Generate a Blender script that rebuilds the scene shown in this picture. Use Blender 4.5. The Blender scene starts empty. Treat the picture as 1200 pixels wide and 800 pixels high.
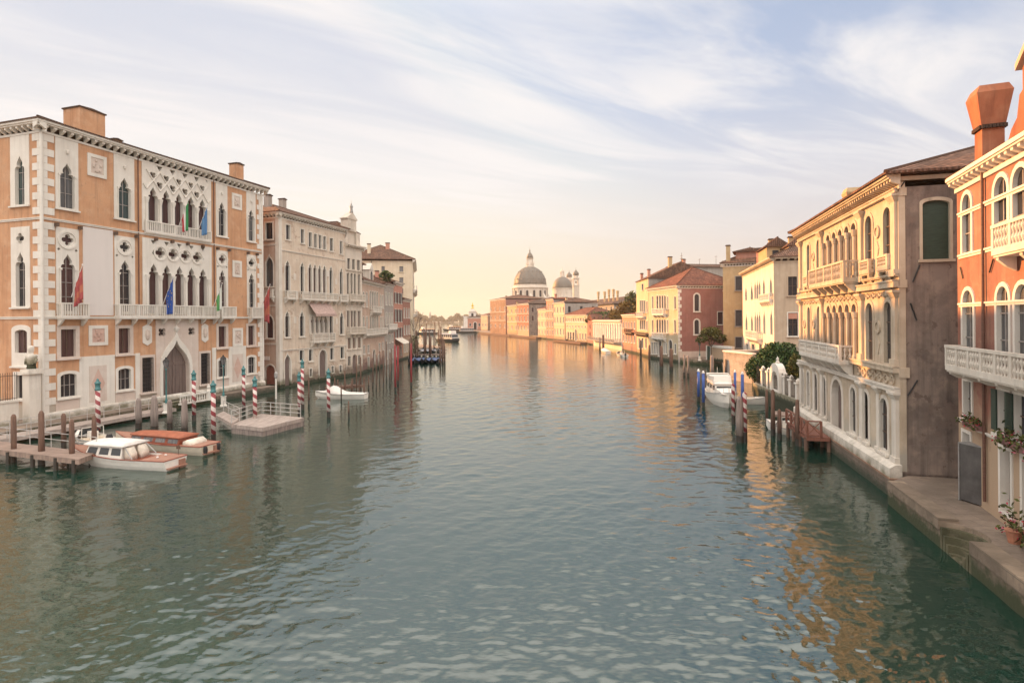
import bpy, math, random
from mathutils import Vector, Matrix, noise as mnoise
from mathutils.geometry import tessellate_polygon
R = math.radians
random.seed(7)
sc = bpy.context.scene
COL = sc.collection

# ------------------------------------------------------------------ camera
F_PX, HX, HY, ROLL, CAM_Z = 650.0, 600.0, 373.5, R(0.45), 9.0
cam = bpy.data.cameras.new('camera'); cam_o = bpy.data.objects.new('camera', cam); COL.objects.link(cam_o)
cam.sensor_width = 36.0; cam.lens = 36.0 * F_PX / 1200.0
cam.shift_y = (HY - 400.0) / 1200.0
cam.clip_start = 0.1; cam.clip_end = 20000
cam_o.matrix_world = Matrix.Translation((0, 0, CAM_Z)) @ Matrix.Rotation(R(90), 4, 'X') @ Matrix.Rotation(-ROLL, 4, 'Z')
sc.camera = cam_o

# ------------------------------------------------------------------ sky, sun, exposure
SUN_AZ, SUN_EL = -53.0, 14.5            # azimuth from the view direction (left negative), elevation
w = bpy.data.worlds.new('World'); sc.world = w; w.use_nodes = True
nt = w.node_tree; nt.nodes.clear()
def N(t, **k):
    n = nt.nodes.new(t)
    for a, v in k.items(): setattr(n, a, v)
    return n
L = lambda a, b: nt.links.new(a, b)
out = N('ShaderNodeOutputWorld'); bg = N('ShaderNodeBackground'); bg.inputs[1].default_value = 0.13
L(bg.outputs[0], out.inputs[0])
sky = N('ShaderNodeTexSky', sky_type='NISHITA', sun_disc=False)
sky.sun_elevation = R(SUN_EL); sky.sun_rotation = R(SUN_AZ)
sky.air_density = 1.0; sky.dust_density = 2.2; sky.ozone_density = 1.3
tc = N('ShaderNodeTexCoord'); sep = N('ShaderNodeSeparateXYZ'); L(tc.outputs['Generated'], sep.inputs[0])
def MATH(op, a, b=None, c=None, clamp=False):
    m = N('ShaderNodeMath', operation=op, use_clamp=clamp)
    for i, x in enumerate((a, b, c)):
        if x is None: continue
        if isinstance(x, (int, float)): m.inputs[i].default_value = x
        else: L(x, m.inputs[i])
    return m.outputs[0]
zz = MATH('MAXIMUM', sep.outputs[2], 0.03)
comb = N('ShaderNodeCombineXYZ')
L(MATH('DIVIDE', sep.outputs[0], zz), comb.inputs[0]); L(MATH('DIVIDE', sep.outputs[1], zz), comb.inputs[1])
def cloud_layer(rot, sx, sy, off, scale, detail, lo, hi, dist=0.6):
    mp = N('ShaderNodeMapping', vector_type='TEXTURE'); mp.inputs['Rotation'].default_value = (0, 0, R(rot))
    mp.inputs['Scale'].default_value = (1 / sx, 1 / sy, 1); mp.inputs['Location'].default_value = off
    L(comb.outputs[0], mp.inputs[0])
    nz = N('ShaderNodeTexNoise'); nz.inputs['Scale'].default_value = scale; nz.inputs['Detail'].default_value = detail
    nz.inputs['Roughness'].default_value = 0.58; nz.inputs['Distortion'].default_value = dist
    L(mp.outputs[0], nz.inputs['Vector'])
    mr = N('ShaderNodeMapRange', interpolation_type='SMOOTHSTEP'); L(nz.outputs[0], mr.inputs[0])
    mr.inputs[1].default_value = lo; mr.inputs[2].default_value = hi
    return mr.outputs[0]
c1 = cloud_layer(33, 0.42, 1.6, (3.1, 1.7, 0), 1.0, 10, 0.38, 0.68, 0.9)
c2 = cloud_layer(38, 0.35, 0.8, (0.4, 5.3, 2), 0.6, 3, 0.30, 0.54, 0.3)
def SMOOTH(x, a, b, c=0.0, d=1.0):
    m = N('ShaderNodeMapRange', interpolation_type='SMOOTHSTEP'); L(x, m.inputs[0])
    for i, v in enumerate((a, b, c, d)): m.inputs[i + 1].default_value = v
    return m.outputs[0]
def CMIX(f, a, b, mode='MIX'):
    m = N('ShaderNodeMix', data_type='RGBA', blend_type=mode)
    for i, x in ((0, f), (6, a), (7, b)):
        if hasattr(x, 'links'): L(x, m.inputs[i])
        else: m.inputs[i].default_value = x if i == 0 else (x[0], x[1], x[2], 1)
    return m.outputs[2]
cf = MATH('MULTIPLY', MATH('MULTIPLY', c1, c2), SMOOTH(sep.outputs[2], 0.08, 0.30, 0, 0.9))
# thin high haze whitens the lower sky, warmer towards the sun
sund = Vector((math.sin(R(SUN_AZ + 22)), math.cos(R(SUN_AZ + 22)), 0.0)).normalized()
dotn = N('ShaderNodeVectorMath', operation='DOT_PRODUCT'); L(tc.outputs['Generated'], dotn.inputs[0]); dotn.inputs[1].default_value = sund
sunny = SMOOTH(dotn.outputs['Value'], 0.50, 1.0)
low = SMOOTH(sep.outputs[2], 0.26, 0.02)
vcol = CMIX(sunny, (2.05, 2.32, 2.98), (2.40, 2.60, 3.08))
vcol = CMIX(SMOOTH(sep.outputs[2], 0.46, 0.16), vcol, CMIX(sunny, (2.85, 2.78, 2.92), (3.78, 3.66, 3.42)))
vcol = CMIX(low, vcol, CMIX(sunny, (3.15, 2.75, 2.45), (3.80, 3.30, 2.30)))
cap = N('ShaderNodeVectorMath', operation='MINIMUM'); L(sky.outputs[0], cap.inputs[0]); cap.inputs[1].default_value = (3.0, 3.1, 3.3)
skyc = CMIX(SMOOTH(sep.outputs[2], 0.60, 0.02, 0.55, 0.97), cap.outputs[0], vcol)
skyc = CMIX(cf, skyc, (3.75, 3.62, 3.55))
skyc = CMIX(SMOOTH(sep.outputs[2], 0.44, 0.60), skyc, (2.98, 2.84, 2.70))   # added neutral warm tone overhead, for the water to mirror
# added fill light: sky overhead and behind the camera brightened, mostly out of view
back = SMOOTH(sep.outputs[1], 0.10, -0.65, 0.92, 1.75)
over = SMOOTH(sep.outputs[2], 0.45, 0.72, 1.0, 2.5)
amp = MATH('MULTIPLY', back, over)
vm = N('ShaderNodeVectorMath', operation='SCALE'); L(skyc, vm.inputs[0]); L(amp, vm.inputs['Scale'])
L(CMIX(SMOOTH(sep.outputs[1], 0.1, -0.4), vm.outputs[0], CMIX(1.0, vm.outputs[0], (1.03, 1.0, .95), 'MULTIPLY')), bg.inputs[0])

sl = bpy.data.lights.new('sun', 'SUN'); sl.energy = 5.0; sl.angle = R(0.55); sl.color = (1.0, 0.46, 0.15)
so = bpy.data.objects.new('sun', sl); COL.objects.link(so); so.location = (-200, 150, 120)
sdir = Vector((math.sin(R(SUN_AZ)) * math.cos(R(SUN_EL)), math.cos(R(SUN_AZ)) * math.cos(R(SUN_EL)), math.sin(R(SUN_EL))))
so.rotation_euler = sdir.to_track_quat('Z', 'Y').to_euler()
sc.view_settings.view_transform = 'Standard'; sc.view_settings.look = 'None'
sc.view_settings.exposure = 1.13; sc.view_settings.gamma = 1.0; sc.view_settings.use_curve_mapping = False

# ------------------------------------------------------------------ survey: photograph pixel -> point on a known plane
def ray(px, py):
    a, b, c, s = px - HX, HY - py, math.cos(ROLL), math.sin(ROLL)
    return Vector(((a * c + b * s) / F_PX, 1.0, (-a * s + b * c) / F_PX))
def W(px, py, z=0.0):
    r = ray(px, py); k = (z - CAM_Z) / r.z
    return Vector((r.x * k, k, z))
def D(px, py, d):
    r = ray(px, py); return Vector((r.x * d, d, CAM_Z + r.z * d))
def vp(px):
    r = ray(px, HY); return Vector((r.x, 1, 0)).normalized()

# ------------------------------------------------------------------ object helpers
def tag(o, label=None, cat=None, group=None, kind=None):
    if label: o['label'] = label
    if cat: o['category'] = cat
    if group: o['group'] = group
    if kind: o['kind'] = kind
    return o
def empty(name, loc, rz=0.0, label=None, cat=None, group=None):
    o = bpy.data.objects.new(name, None); COL.objects.link(o)
    o.location = loc; o.rotation_euler = (0, 0, rz); o.empty_display_size = 0.3
    return tag(o, label, cat, group)
def copy_tree(o, parent=None):
    c = o.copy(); COL.objects.link(c)
    if parent: c.parent = parent
    for ch in list(o.children): copy_tree(ch, c)
    return c

class MB:
    """collects faces and links them as one mesh object"""
    def __init__(s, M=None):
        s.v, s.f, s.mi, s.sm, s.M, s.cur, s.smooth = [], [], [], [], M or Matrix(), 0, False
    def add(s, pts, faces):
        b = len(s.v); M = s.M
        s.v += [tuple(M @ Vector(p)) for p in pts]
        for f in faces:
            s.f.append([b + i for i in f]); s.mi.append(s.cur); s.sm.append(s.smooth)
    def box(s, x0, x1, y0, y1, z0, z1):
        s.add([(x0,y0,z0),(x1,y0,z0),(x1,y1,z0),(x0,y1,z0),(x0,y0,z1),(x1,y0,z1),(x1,y1,z1),(x0,y1,z1)],
              [(0,3,2,1),(4,5,6,7),(0,1,5,4),(1,2,6,5),(2,3,7,6),(3,0,4,7)])
    def plate(s, outer, holes, y0, y1, back=False, strips=True):
        loops = [outer] + list(holes)
        tri = tessellate_polygon([[Vector((x, z, 0)) for x, z in lp] for lp in loops])
        flat = [p for lp in loops for p in lp]; n = len(flat)
        fr = []
        for a, b, c in tri:
            ax, az = flat[a]; bx, bz = flat[b]; cx, cz = flat[c]
            ar = (bx-ax)*(cz-az) - (cx-ax)*(bz-az)
            if abs(ar) < 1e-9: continue
            fr.append((a, b, c) if ar > 0 else (a, c, b))
        pts = [(x, y0, z) for x, z in flat]
        faces = list(fr)
        if strips or back:
            pts += [(x, y1, z) for x, z in flat]
            if back: faces += [(n + a, n + c, n + b) for a, b, c in fr]
            if strips:
                o = 0
                for lp in loops:
                    m = len(lp)
                    for i in range(m):
                        j = (i + 1) % m
                        faces.append((o + i, n + o + i, n + o + j, o + j))
                    o += m
        s.add(pts, faces)
    def ring(s, outer, inner, y0, y1): s.plate(outer, [inner], y0, y1)
    def tube(s, p, q, r0, r1=None, n=8, caps=True):
        r1 = r0 if r1 is None else r1
        p, q = Vector(p), Vector(q); d = (q - p)
        if d.length < 1e-6: return
        qt = d.to_track_quat('Z', 'Y'); pts = []
        for c, r in ((p, r0), (q, r1)):
            for i in range(n):
                a = 2 * math.pi * i / n
                pts.append(tuple(c + qt @ Vector((r * math.cos(a), r * math.sin(a), 0))))
        fs = [(i, (i+1) % n, n + (i+1) % n, n + i) for i in range(n)]
        if caps: fs += [tuple(range(n-1, -1, -1)), tuple(range(n, 2*n))]
        s.add(pts, fs)
    def path(s, pts, r, n=6):
        for a, b in zip(pts, pts[1:]): s.tube(a, b, r, r, n)
    def lathe(s, prof, c=(0,0,0), n=12, rot=0.0, caps=True):
        pts = []
        for r, z in prof:
            for i in range(n):
                a = rot + 2 * math.pi * i / n
                pts.append((c[0] + r * math.cos(a), c[1] + r * math.sin(a), c[2] + z))
        fs = []
        for k in range(len(prof) - 1):
            for i in range(n):
                j = (i + 1) % n
                fs.append((k*n+i, k*n+j, (k+1)*n+j, (k+1)*n+i))
        if caps: fs += [tuple(range(n-1, -1, -1)), tuple(range((len(prof)-1)*n, len(prof)*n))]
        s.add(pts, fs)
    def loft(s, secs, close=True, caps=True):
        n = len(secs[0]); pts = [p for sec in secs for p in sec]; fs = []
        for k in range(len(secs) - 1):
            for i in range(n if close else n - 1):
                j = (i + 1) % n
                fs.append((k*n+i, k*n+j, (k+1)*n+j, (k+1)*n+i))
        if caps: fs += [tuple(range(n-1, -1, -1)), tuple(range((len(secs)-1)*n, len(secs)*n))]
        s.add(pts, fs)
    def build(s, name, mat, parent=None, **tags):
        if not s.f: return None
        me = bpy.data.meshes.new(name); me.from_pydata(s.v, [], s.f)
        for m in (mat if isinstance(mat, (list, tuple)) else [mat]): me.materials.append(m)
        me.polygons.foreach_set('material_index', s.mi)
        me.polygons.foreach_set('use_smooth', s.sm)
        me.update()
        o = bpy.data.objects.new(name, me); COL.objects.link(o)
        if parent: o.parent = parent
        return tag(o, **tags)

# ------------------------------------------------------------------ materials
MT = {}
def mat_nodes(name):
    m = bpy.data.materials.new(name); m.use_nodes = True
    t = m.node_tree; b = t.nodes['Principled BSDF']; MT[name] = m
    return m, t, b
def nn(t, ty, **k):
    n = t.nodes.new(ty)
    for a, v in k.items():
        if a in n.inputs: n.inputs[a].default_value = v
        else: setattr(n, a, v)
    return n
def c4(c): return (c[0], c[1], c[2], 1)
def mixcol(t, fac, a, b, mode='MIX'):
    m = t.nodes.new('ShaderNodeMix'); m.data_type = 'RGBA'; m.blend_type = mode
    for i, x in ((0, fac), (6, a), (7, b)):
        if hasattr(x, 'links'): t.links.new(x, m.inputs[i])
        elif i == 0: m.inputs[0].default_value = x
        else: m.inputs[i].default_value = c4(x)
    return m.outputs[2]
def noise_fac(t, vec, scale, lo, hi, detail=6, rough=.6, sc=None, dist=0):
    if sc:
        mp = t.nodes.new('ShaderNodeMapping'); mp.inputs['Scale'].default_value = sc; t.links.new(vec, mp.inputs[0]); vec = mp.outputs[0]
    n = nn(t, 'ShaderNodeTexNoise', Scale=scale, Detail=detail, Roughness=rough, Distortion=dist); t.links.new(vec, n.inputs['Vector'])
    r = t.nodes.new('ShaderNodeMapRange'); r.inputs[1].default_value = lo; r.inputs[2].default_value = hi
    t.links.new(n.outputs[0], r.inputs[0]); return r.outputs[0]
def set_bump(t, b, height, strength, dist=.02):
    bp = t.nodes.new('ShaderNodeBump'); bp.inputs['Strength'].default_value = strength; bp.inputs['Distance'].default_value = dist
    t.links.new(height, bp.inputs['Height']); t.links.new(bp.outputs[0], b.inputs['Normal'])
def plaster(name, col, dark=None, light=None, stain=.6, streak=.35, rough=.9, bump=.35, tide=None, patch=None, sc=1.0):
    """weathered render or stone: big blotches, vertical rain streaks, fine grain, optional tide line of damp and algae"""
    m, t, b = mat_nodes(name)
    dark = dark or tuple(x * .62 for x in col); light = light or tuple(min(1, x * 1.22) for x in col)
    co = t.nodes.new('ShaderNodeTexCoord').outputs['Object']
    a = noise_fac(t, co, .35 * sc, .42, .68, 7); c = mixcol(t, a, col, dark)
    m0 = t.nodes.new('ShaderNodeMath'); m0.operation = 'MULTIPLY'; t.links.new(a, m0.inputs[0]); m0.inputs[1].default_value = stain
    c = mixcol(t, m0.outputs[0], col, dark)
    a2 = noise_fac(t, co, .9 * sc, .5, .75, 5); m1 = t.nodes.new('ShaderNodeMath'); m1.operation = 'MULTIPLY'; t.links.new(a2, m1.inputs[0]); m1.inputs[1].default_value = .75
    c = mixcol(t, m1.outputs[0], c, light)
    s = noise_fac(t, co, 1.0, .48, .78, 5, .65, (2.6, 2.6, .16)); m2 = t.nodes.new('ShaderNodeMath'); m2.operation = 'MULTIPLY'; t.links.new(s, m2.inputs[0]); m2.inputs[1].default_value = streak
    c = mixcol(t, m2.outputs[0], c, tuple(x * .42 for x in dark))
    if patch:                                            # flaked-off render
        p = noise_fac(t, co, .55, .555, .60, 9, .72); c = mixcol(t, p, c, patch); p2 = noise_fac(t, co, 1.7, .60, .64, 8, .7); c = mixcol(t, p2, c, tuple(x * .8 for x in patch))
    if tide:                                             # (level, height, colour)
        sp = t.nodes.new('ShaderNodeSeparateXYZ'); t.links.new(co, sp.inputs[0])
        wob = noise_fac(t, co, 1.2, .2, .8, 5); ad = t.nodes.new('ShaderNodeMath'); ad.operation = 'MULTIPLY_ADD'
        t.links.new(wob, ad.inputs[0]); ad.inputs[1].default_value = -tide[1] * 1.3; t.links.new(sp.outputs[2], ad.inputs[2])
        r = t.nodes.new('ShaderNodeMapRange'); r.inputs[1].default_value = tide[0] + tide[1] * .3; r.inputs[2].default_value = tide[0] - tide[1] * .5
        t.links.new(ad.outputs[0], r.inputs[0]); c = mixcol(t, r.outputs[0], c, tide[2])
        wb = noise_fac(t, co, 2.3, .2, .8, 6, .7); a3 = t.nodes.new('ShaderNodeMath'); a3.operation = 'MULTIPLY_ADD'      # ragged weed band at the water
        t.links.new(wb, a3.inputs[0]); a3.inputs[1].default_value = -.7; t.links.new(sp.outputs[2], a3.inputs[2])
        r3 = t.nodes.new('ShaderNodeMapRange'); r3.inputs[1].default_value = .22; r3.inputs[2].default_value = .02
        t.links.new(a3.outputs[0], r3.inputs[0]); c = mixcol(t, r3.outputs[0], c, (.035, .04, .02))
    t.links.new(c, b.inputs['Base Color']); b.inputs['Roughness'].default_value = rough
    h = nn(t, 'ShaderNodeTexNoise', Scale=9.0 * sc, Detail=6.0, Roughness=.7); t.links.new(co, h.inputs['Vector'])
    set_bump(t, b, h.outputs[0], bump, .03)
    return m
def simple(name, col, rough=.6, metal=0, var=.25, scale=3.0, bump=.1, spec=.5, sc=None):
    m, t, b = mat_nodes(name)
    co = t.nodes.new('ShaderNodeTexCoord').outputs['Object']
    f = noise_fac(t, co, scale, .3, .7, 5, .6, sc)
    c = mixcol(t, f, tuple(x * (1 - var) for x in col), tuple(min(1, x * (1 + var)) for x in col))
    t.links.new(c, b.inputs['Base Color']); b.inputs['Roughness'].default_value = rough; b.inputs['Metallic'].default_value = metal
    b.inputs['Specular IOR Level'].default_value = spec
    if bump: set_bump(t, b, f, bump, .02)
    return m
def glass(name, col, rough=.22, curtain=None):
    m, t, b = mat_nodes(name)
    if curtain:
        co = t.nodes.new('ShaderNodeTexCoord').outputs['Object']
        f = noise_fac(t, co, 1.0, .35, .65, 3, .5, (9, 9, .25)); t.links.new(mixcol(t, f, col, curtain), b.inputs['Base Color'])
    else: b.inputs['Base Color'].default_value = c4(col)
    b.inputs['Roughness'].default_value = rough; b.inputs['Specular IOR Level'].default_value = .28
    return m
def tiles(name, col, sc=1.0):
    """clay pantile roof: courses down the slope in bump, tile-to-tile colour change"""
    m, t, b = mat_nodes(name)
    co = t.nodes.new('ShaderNodeTexCoord').outputs['UV']
    wv = nn(t, 'ShaderNodeTexWave', wave_type='BANDS', bands_direction='X', Scale=1.25 * sc); t.links.new(co, wv.inputs['Vector'])
    br = nn(t, 'ShaderNodeTexBrick', Scale=1.0); br.offset = 0
    br.inputs['Color1'].default_value = (0, 0, 0, 1); br.inputs['Color2'].default_value = (1, 1, 1, 1); br.inputs['Mortar'].default_value = (.25, .25, .25, 1)
    br.inputs['Brick Width'].default_value = .25; br.inputs['Row Height'].default_value = .4; br.inputs['Mortar Size'].default_value = .015
    t.links.new(co, br.inputs['Vector'])
    oc = t.nodes.new('ShaderNodeTexCoord').outputs['Object']
    c = mixcol(t, br.outputs['Color'], tuple(x * .6 for x in col), tuple(min(1, x * 1.5) for x in col))
    f = noise_fac(t, oc, .8, .4, .7, 6); c = mixcol(t, f, c, (col[0] * .45, col[1] * .55, col[2] * .65))
    g = nn(t, 'ShaderNodeMath', operation='POWER'); t.links.new(wv.outputs[0], g.inputs[0]); g.inputs[1].default_value = .5
    c = mixcol(t, g.outputs[0], tuple(x * .35 for x in col), c)
    t.links.new(c, b.inputs['Base Color']); b.inputs['Roughness'].default_value = .95; b.inputs['Specular IOR Level'].default_value = .15
    set_bump(t, b, wv.outputs[0], .9, .09)
    return m
def bricks(name, c1, c2, mortar, scale=1.0, bw=.28, rh=.085, tide=None, moss=None, flat=False, grime=None):
    m, t, b = mat_nodes(name)
    co = t.nodes.new('ShaderNodeTexCoord').outputs['Object']
    sp = t.nodes.new('ShaderNodeSeparateXYZ'); t.links.new(co, sp.inputs[0])
    ad = t.nodes.new('ShaderNodeMath'); t.links.new(sp.outputs[0], ad.inputs[0]); t.links.new(sp.outputs[1], ad.inputs[1])
    cb = t.nodes.new('ShaderNodeCombineXYZ'); t.links.new(ad.outputs[0], cb.inputs[0]); t.links.new(sp.outputs[2], cb.inputs[1])
    br = nn(t, 'ShaderNodeTexBrick', Scale=scale); t.links.new(cb.outputs[0] if not flat else co, br.inputs['Vector'])
    br.inputs['Color1'].default_value = c4(c1); br.inputs['Color2'].default_value = c4(c2); br.inputs['Mortar'].default_value = c4(mortar)
    br.inputs['Brick Width'].default_value = bw; br.inputs['Row Height'].default_value = rh; br.inputs['Mortar Size'].default_value = .012
    f = noise_fac(t, co, .7, .4, .72, 7); c = mixcol(t, f, br.outputs['Color'], tuple(x * .5 for x in c1))
    if grime:
        c = mixcol(t, noise_fac(t, co, 1.3, .5, .66, 9, .72), c, grime); c = mixcol(t, noise_fac(t, co, .22, .45, .7, 5), c, tuple(x * .7 for x in grime))
    if moss:
        wob = noise_fac(t, co, 1.6, .2, .8, 6, .7); ma = t.nodes.new('ShaderNodeMath'); ma.operation = 'MULTIPLY_ADD'
        t.links.new(wob, ma.inputs[0]); ma.inputs[1].default_value = -moss[1]; t.links.new(sp.outputs[2], ma.inputs[2])
        r = t.nodes.new('ShaderNodeMapRange'); r.inputs[1].default_value = moss[0] + .1; r.inputs[2].default_value = moss[0] - .35
        t.links.new(ma.outputs[0], r.inputs[0]); c = mixcol(t, r.outputs[0], c, moss[2])
    t.links.new(c, b.inputs['Base Color']); b.inputs['Roughness'].default_value = .9
    n2 = nn(t, 'ShaderNodeTexNoise', Scale=7.0, Detail=5.0); t.links.new(co, n2.inputs['Vector'])
    mm = t.nodes.new('ShaderNodeMath'); mm.operation = 'MULTIPLY_ADD'; t.links.new(br.outputs['Fac'], mm.inputs[0]); mm.inputs[1].default_value = -.6; t.links.new(n2.outputs[0], mm.inputs[2])
    set_bump(t, b, mm.outputs[0], .6, .04)
    return m
ALG = (.045, .05, .03)
plaster('orange_plaster', (.55, .30, .165), (.44, .22, .115), (.61, .39, .25), .95, .6, patch=(.50, .285, .165), tide=(1.6, 1.0, (.42, .36, .29)))
plaster('istrian_stone', (.66, .60, .52), (.50, .44, .37), (.74, .69, .61), .5, .35, tide=(.55, .9, (.20, .18, .12)))
plaster('white_stone', (.70, .65, .58), (.58, .52, .44), (.76, .72, .65), .45, .25)
plaster('pale_marble', (.60, .50, .43), (.50, .38, .31), (.68, .60, .53), .5, .2)
plaster('pink_marble', (.56, .38, .31), (.48, .30, .24), (.62, .48, .41), .6, .2)
plaster('blank_panel', (.66, .60, .56), (.63, .57, .53), (.68, .62, .58), .3, .08, bump=.05)
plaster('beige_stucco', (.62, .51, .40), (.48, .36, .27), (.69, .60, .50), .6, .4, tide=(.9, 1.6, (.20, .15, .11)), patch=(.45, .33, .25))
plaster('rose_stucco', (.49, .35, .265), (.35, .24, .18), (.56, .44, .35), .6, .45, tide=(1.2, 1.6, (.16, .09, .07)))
plaster('baroque_stone', (.62, .54, .45), (.47, .39, .31), (.70, .63, .54), .6, .4, tide=(.9, 1.2, (.20, .15, .11)))
plaster('palazzo_stone', (.53, .43, .32), (.37, .29, .21), (.62, .53, .42), .8, .55, tide=(1.7, .9, (.40, .36, .30)))
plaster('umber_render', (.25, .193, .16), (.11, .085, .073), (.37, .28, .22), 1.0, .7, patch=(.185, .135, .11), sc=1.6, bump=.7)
plaster('terracotta_render', (.33, .142, .098), (.21, .095, .07), (.39, .235, .165), .9, .6, patch=(.30, .165, .115), tide=(3.6, 2.2, (.42, .30, .20)))
plaster('hot_orange_render', (.37, .125, .058), (.24, .08, .042), (.44, .20, .11), 1.0, .7)
plaster('yellow_render', (.53, .415, .275), (.41, .31, .19), (.60, .50, .36), .5, .35, tide=(.9, 1.2, (.26, .2, .13)))
plaster('ochre_render', (.46, .32, .17), (.36, .24, .13), (.53, .40, .24), .5, .35, tide=(.9, 1.4, (.25, .19, .13)))
plaster('brick_red_render', (.32, .16, .132), (.25, .09, .075), (.38, .17, .14), .5, .3, tide=(.8, 1.2, (.25, .16, .13)))
plaster('pink_render', (.47, .22, .155), (.36, .16, .11), (.53, .30, .22), .5, .3, tide=(.8, 1.2, (.28, .16, .12)))
plaster('grey_render', (.34, .30, .26), (.26, .22, .19), (.42, .37, .33), .6, .4)
plaster('cream_render', (.62, .52, .38), (.52, .42, .29), (.68, .60, .47), .4, .3, tide=(.8, 1.2, (.28, .22, .16)))
plaster('tan_render', (.46, .35, .25), (.37, .27, .19), (.53, .43, .32), .5, .35)
plaster('lead_sheet', (.155, .135, .11), (.11, .095, .08), (.21, .185, .155), .5, .5, rough=.6, bump=.15)
bricks('old_brick', (.34, .19, .12), (.26, .14, .09), (.40, .30, .22), grime=(.25, .15, .10))
bricks('quay_brick', (.24, .17, .13), (.17, .12, .09), (.30, .26, .21), bw=.6, rh=.2, moss=(.16, .7, ALG), grime=(.13, .105, .08))
bricks('quay_stone', (.37, .28, .20), (.26, .195, .145), (.14, .115, .09), bw=1.1, rh=.36, moss=(.22, .95, (.045, .052, .022)), grime=(.17, .13, .095))
bricks('garden_brick', (.42, .36, .31), (.34, .28, .24), (.46, .42, .37), bw=.4, rh=.13)
bricks('paving_stone', (.33, .25, .19), (.25, .19, .148), (.13, .10, .08), bw=1.15, rh=.62, flat=True, grime=(.19, .145, .11))
plaster('moss_stone', (.10, .092, .05), (.05, .05, .025), (.20, .165, .11), .9, .1, sc=3)
tiles('roof_tiles', (.23, .125, .085)); tiles('roof_tiles_red', (.28, .115, .075)); tiles('roof_tiles_brown', (.19, .12, .09))
glass('glass_dark', (.025, .025, .03)); glass('glass_curtain', (.04, .04, .045), .2, (.13, .13, .13)); glass('glass_green', (.02, .035, .035), .12, (.06, .09, .09))
glass('glass_wine', (.045, .022, .024), .25, (.09, .045, .045)); glass('glass_pale', (.12, .12, .13), .12, (.22, .21, .20)); glass('boat_glass', (.05, .06, .07), .04)
simple('frame_wood', (.10, .06, .04), .6); simple('frame_grey', (.28, .25, .23), .6)
simple('shutter_green', (.025, .05, .035), .55, sc=(1, 1, 6)); simple('shutter_brown', (.13, .06, .04), .6, sc=(1, 1, 6)); simple('shutter_dark', (.045, .04, .045), .6)
simple('door_wood', (.16, .115, .10), .6, sc=(8, 8, .5), scale=1.5, var=.35); simple('red_door', (.26, .09, .06), .6)
simple('iron', (.035, .033, .032), .5, .6); simple('grey_metal', (.36, .34, .32), .5, .2); simple('rail_grey', (.42, .39, .36), .55)
simple('lead_grey', (.30, .28, .26), .5)
simple('pole_wood', (.15, .085, .06), .85, var=.45, sc=(6, 6, .6), scale=1.2, bump=.4); simple('grey_pole_wood', (.24, .19, .165), .85, var=.4, sc=(6, 6, .6), scale=1.2, bump=.4)
simple('plank_wood', (.27, .19, .15), .8, var=.35, sc=(1, 8, 1), scale=.9, bump=.3); simple('plank_grey', (.36, .29, .25), .8, var=.3, sc=(8, 1, 1), scale=.9, bump=.3)
simple('wet_wood', (.035, .028, .022), .45, bump=.3); simple('red_stain_wood', (.22, .085, .055), .7, sc=(6, 6, 1), bump=.2)
simple('teal_paint', (.05, .17, .17), .45); simple('blue_paint', (.035, .085, .30), .5); simple('white_paint', (.75, .70, .66), .5, var=.1); simple('red_paint', (.30, .035, .04), .5)
simple('boat_white', (.74, .69, .62), .3, var=.06, bump=0); simple('boat_cream', (.66, .56, .44), .35, var=.08, bump=0); simple('boat_canvas', (.66, .62, .57), .85, var=.12, bump=.1)
simple('teak', (.32, .16, .11), .55, sc=(1, 14, 1), scale=1.2, bump=.15); simple('mahogany', (.24, .06, .03), .3, sc=(1, 10, 1), scale=1.0, bump=0); simple('orange_cloth', (.32, .095, .045), .6, var=.2, bump=.1)
simple('dark_hull', (.02, .02, .022), .35); simple('blue_tarp', (.06, .10, .22), .7, bump=.2); simple('grey_tarp', (.34, .34, .36), .7, bump=.2); simple('boat_orange', (.55, .25, .08), .5)
simple('slate_panel', (.085, .078, .074), .7, var=.4, scale=1.4, bump=.15); simple('panel_edge', (.26, .25, .24), .5)
simple('flower_red', (.50, .03, .06), .7, var=.4); simple('flower_pink', (.50, .16, .20), .7, var=.4); simple('terracotta_pot', (.40, .17, .10), .8); simple('flower_box', (.20, .10, .09), .8)
simple('awning_cloth', (.40, .28, .24), .85); simple('cream_cloth', (.66, .58, .48), .85)
simple('bark', (.11, .08, .06), .9, bump=.5, sc=(5, 5, 1))
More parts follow.
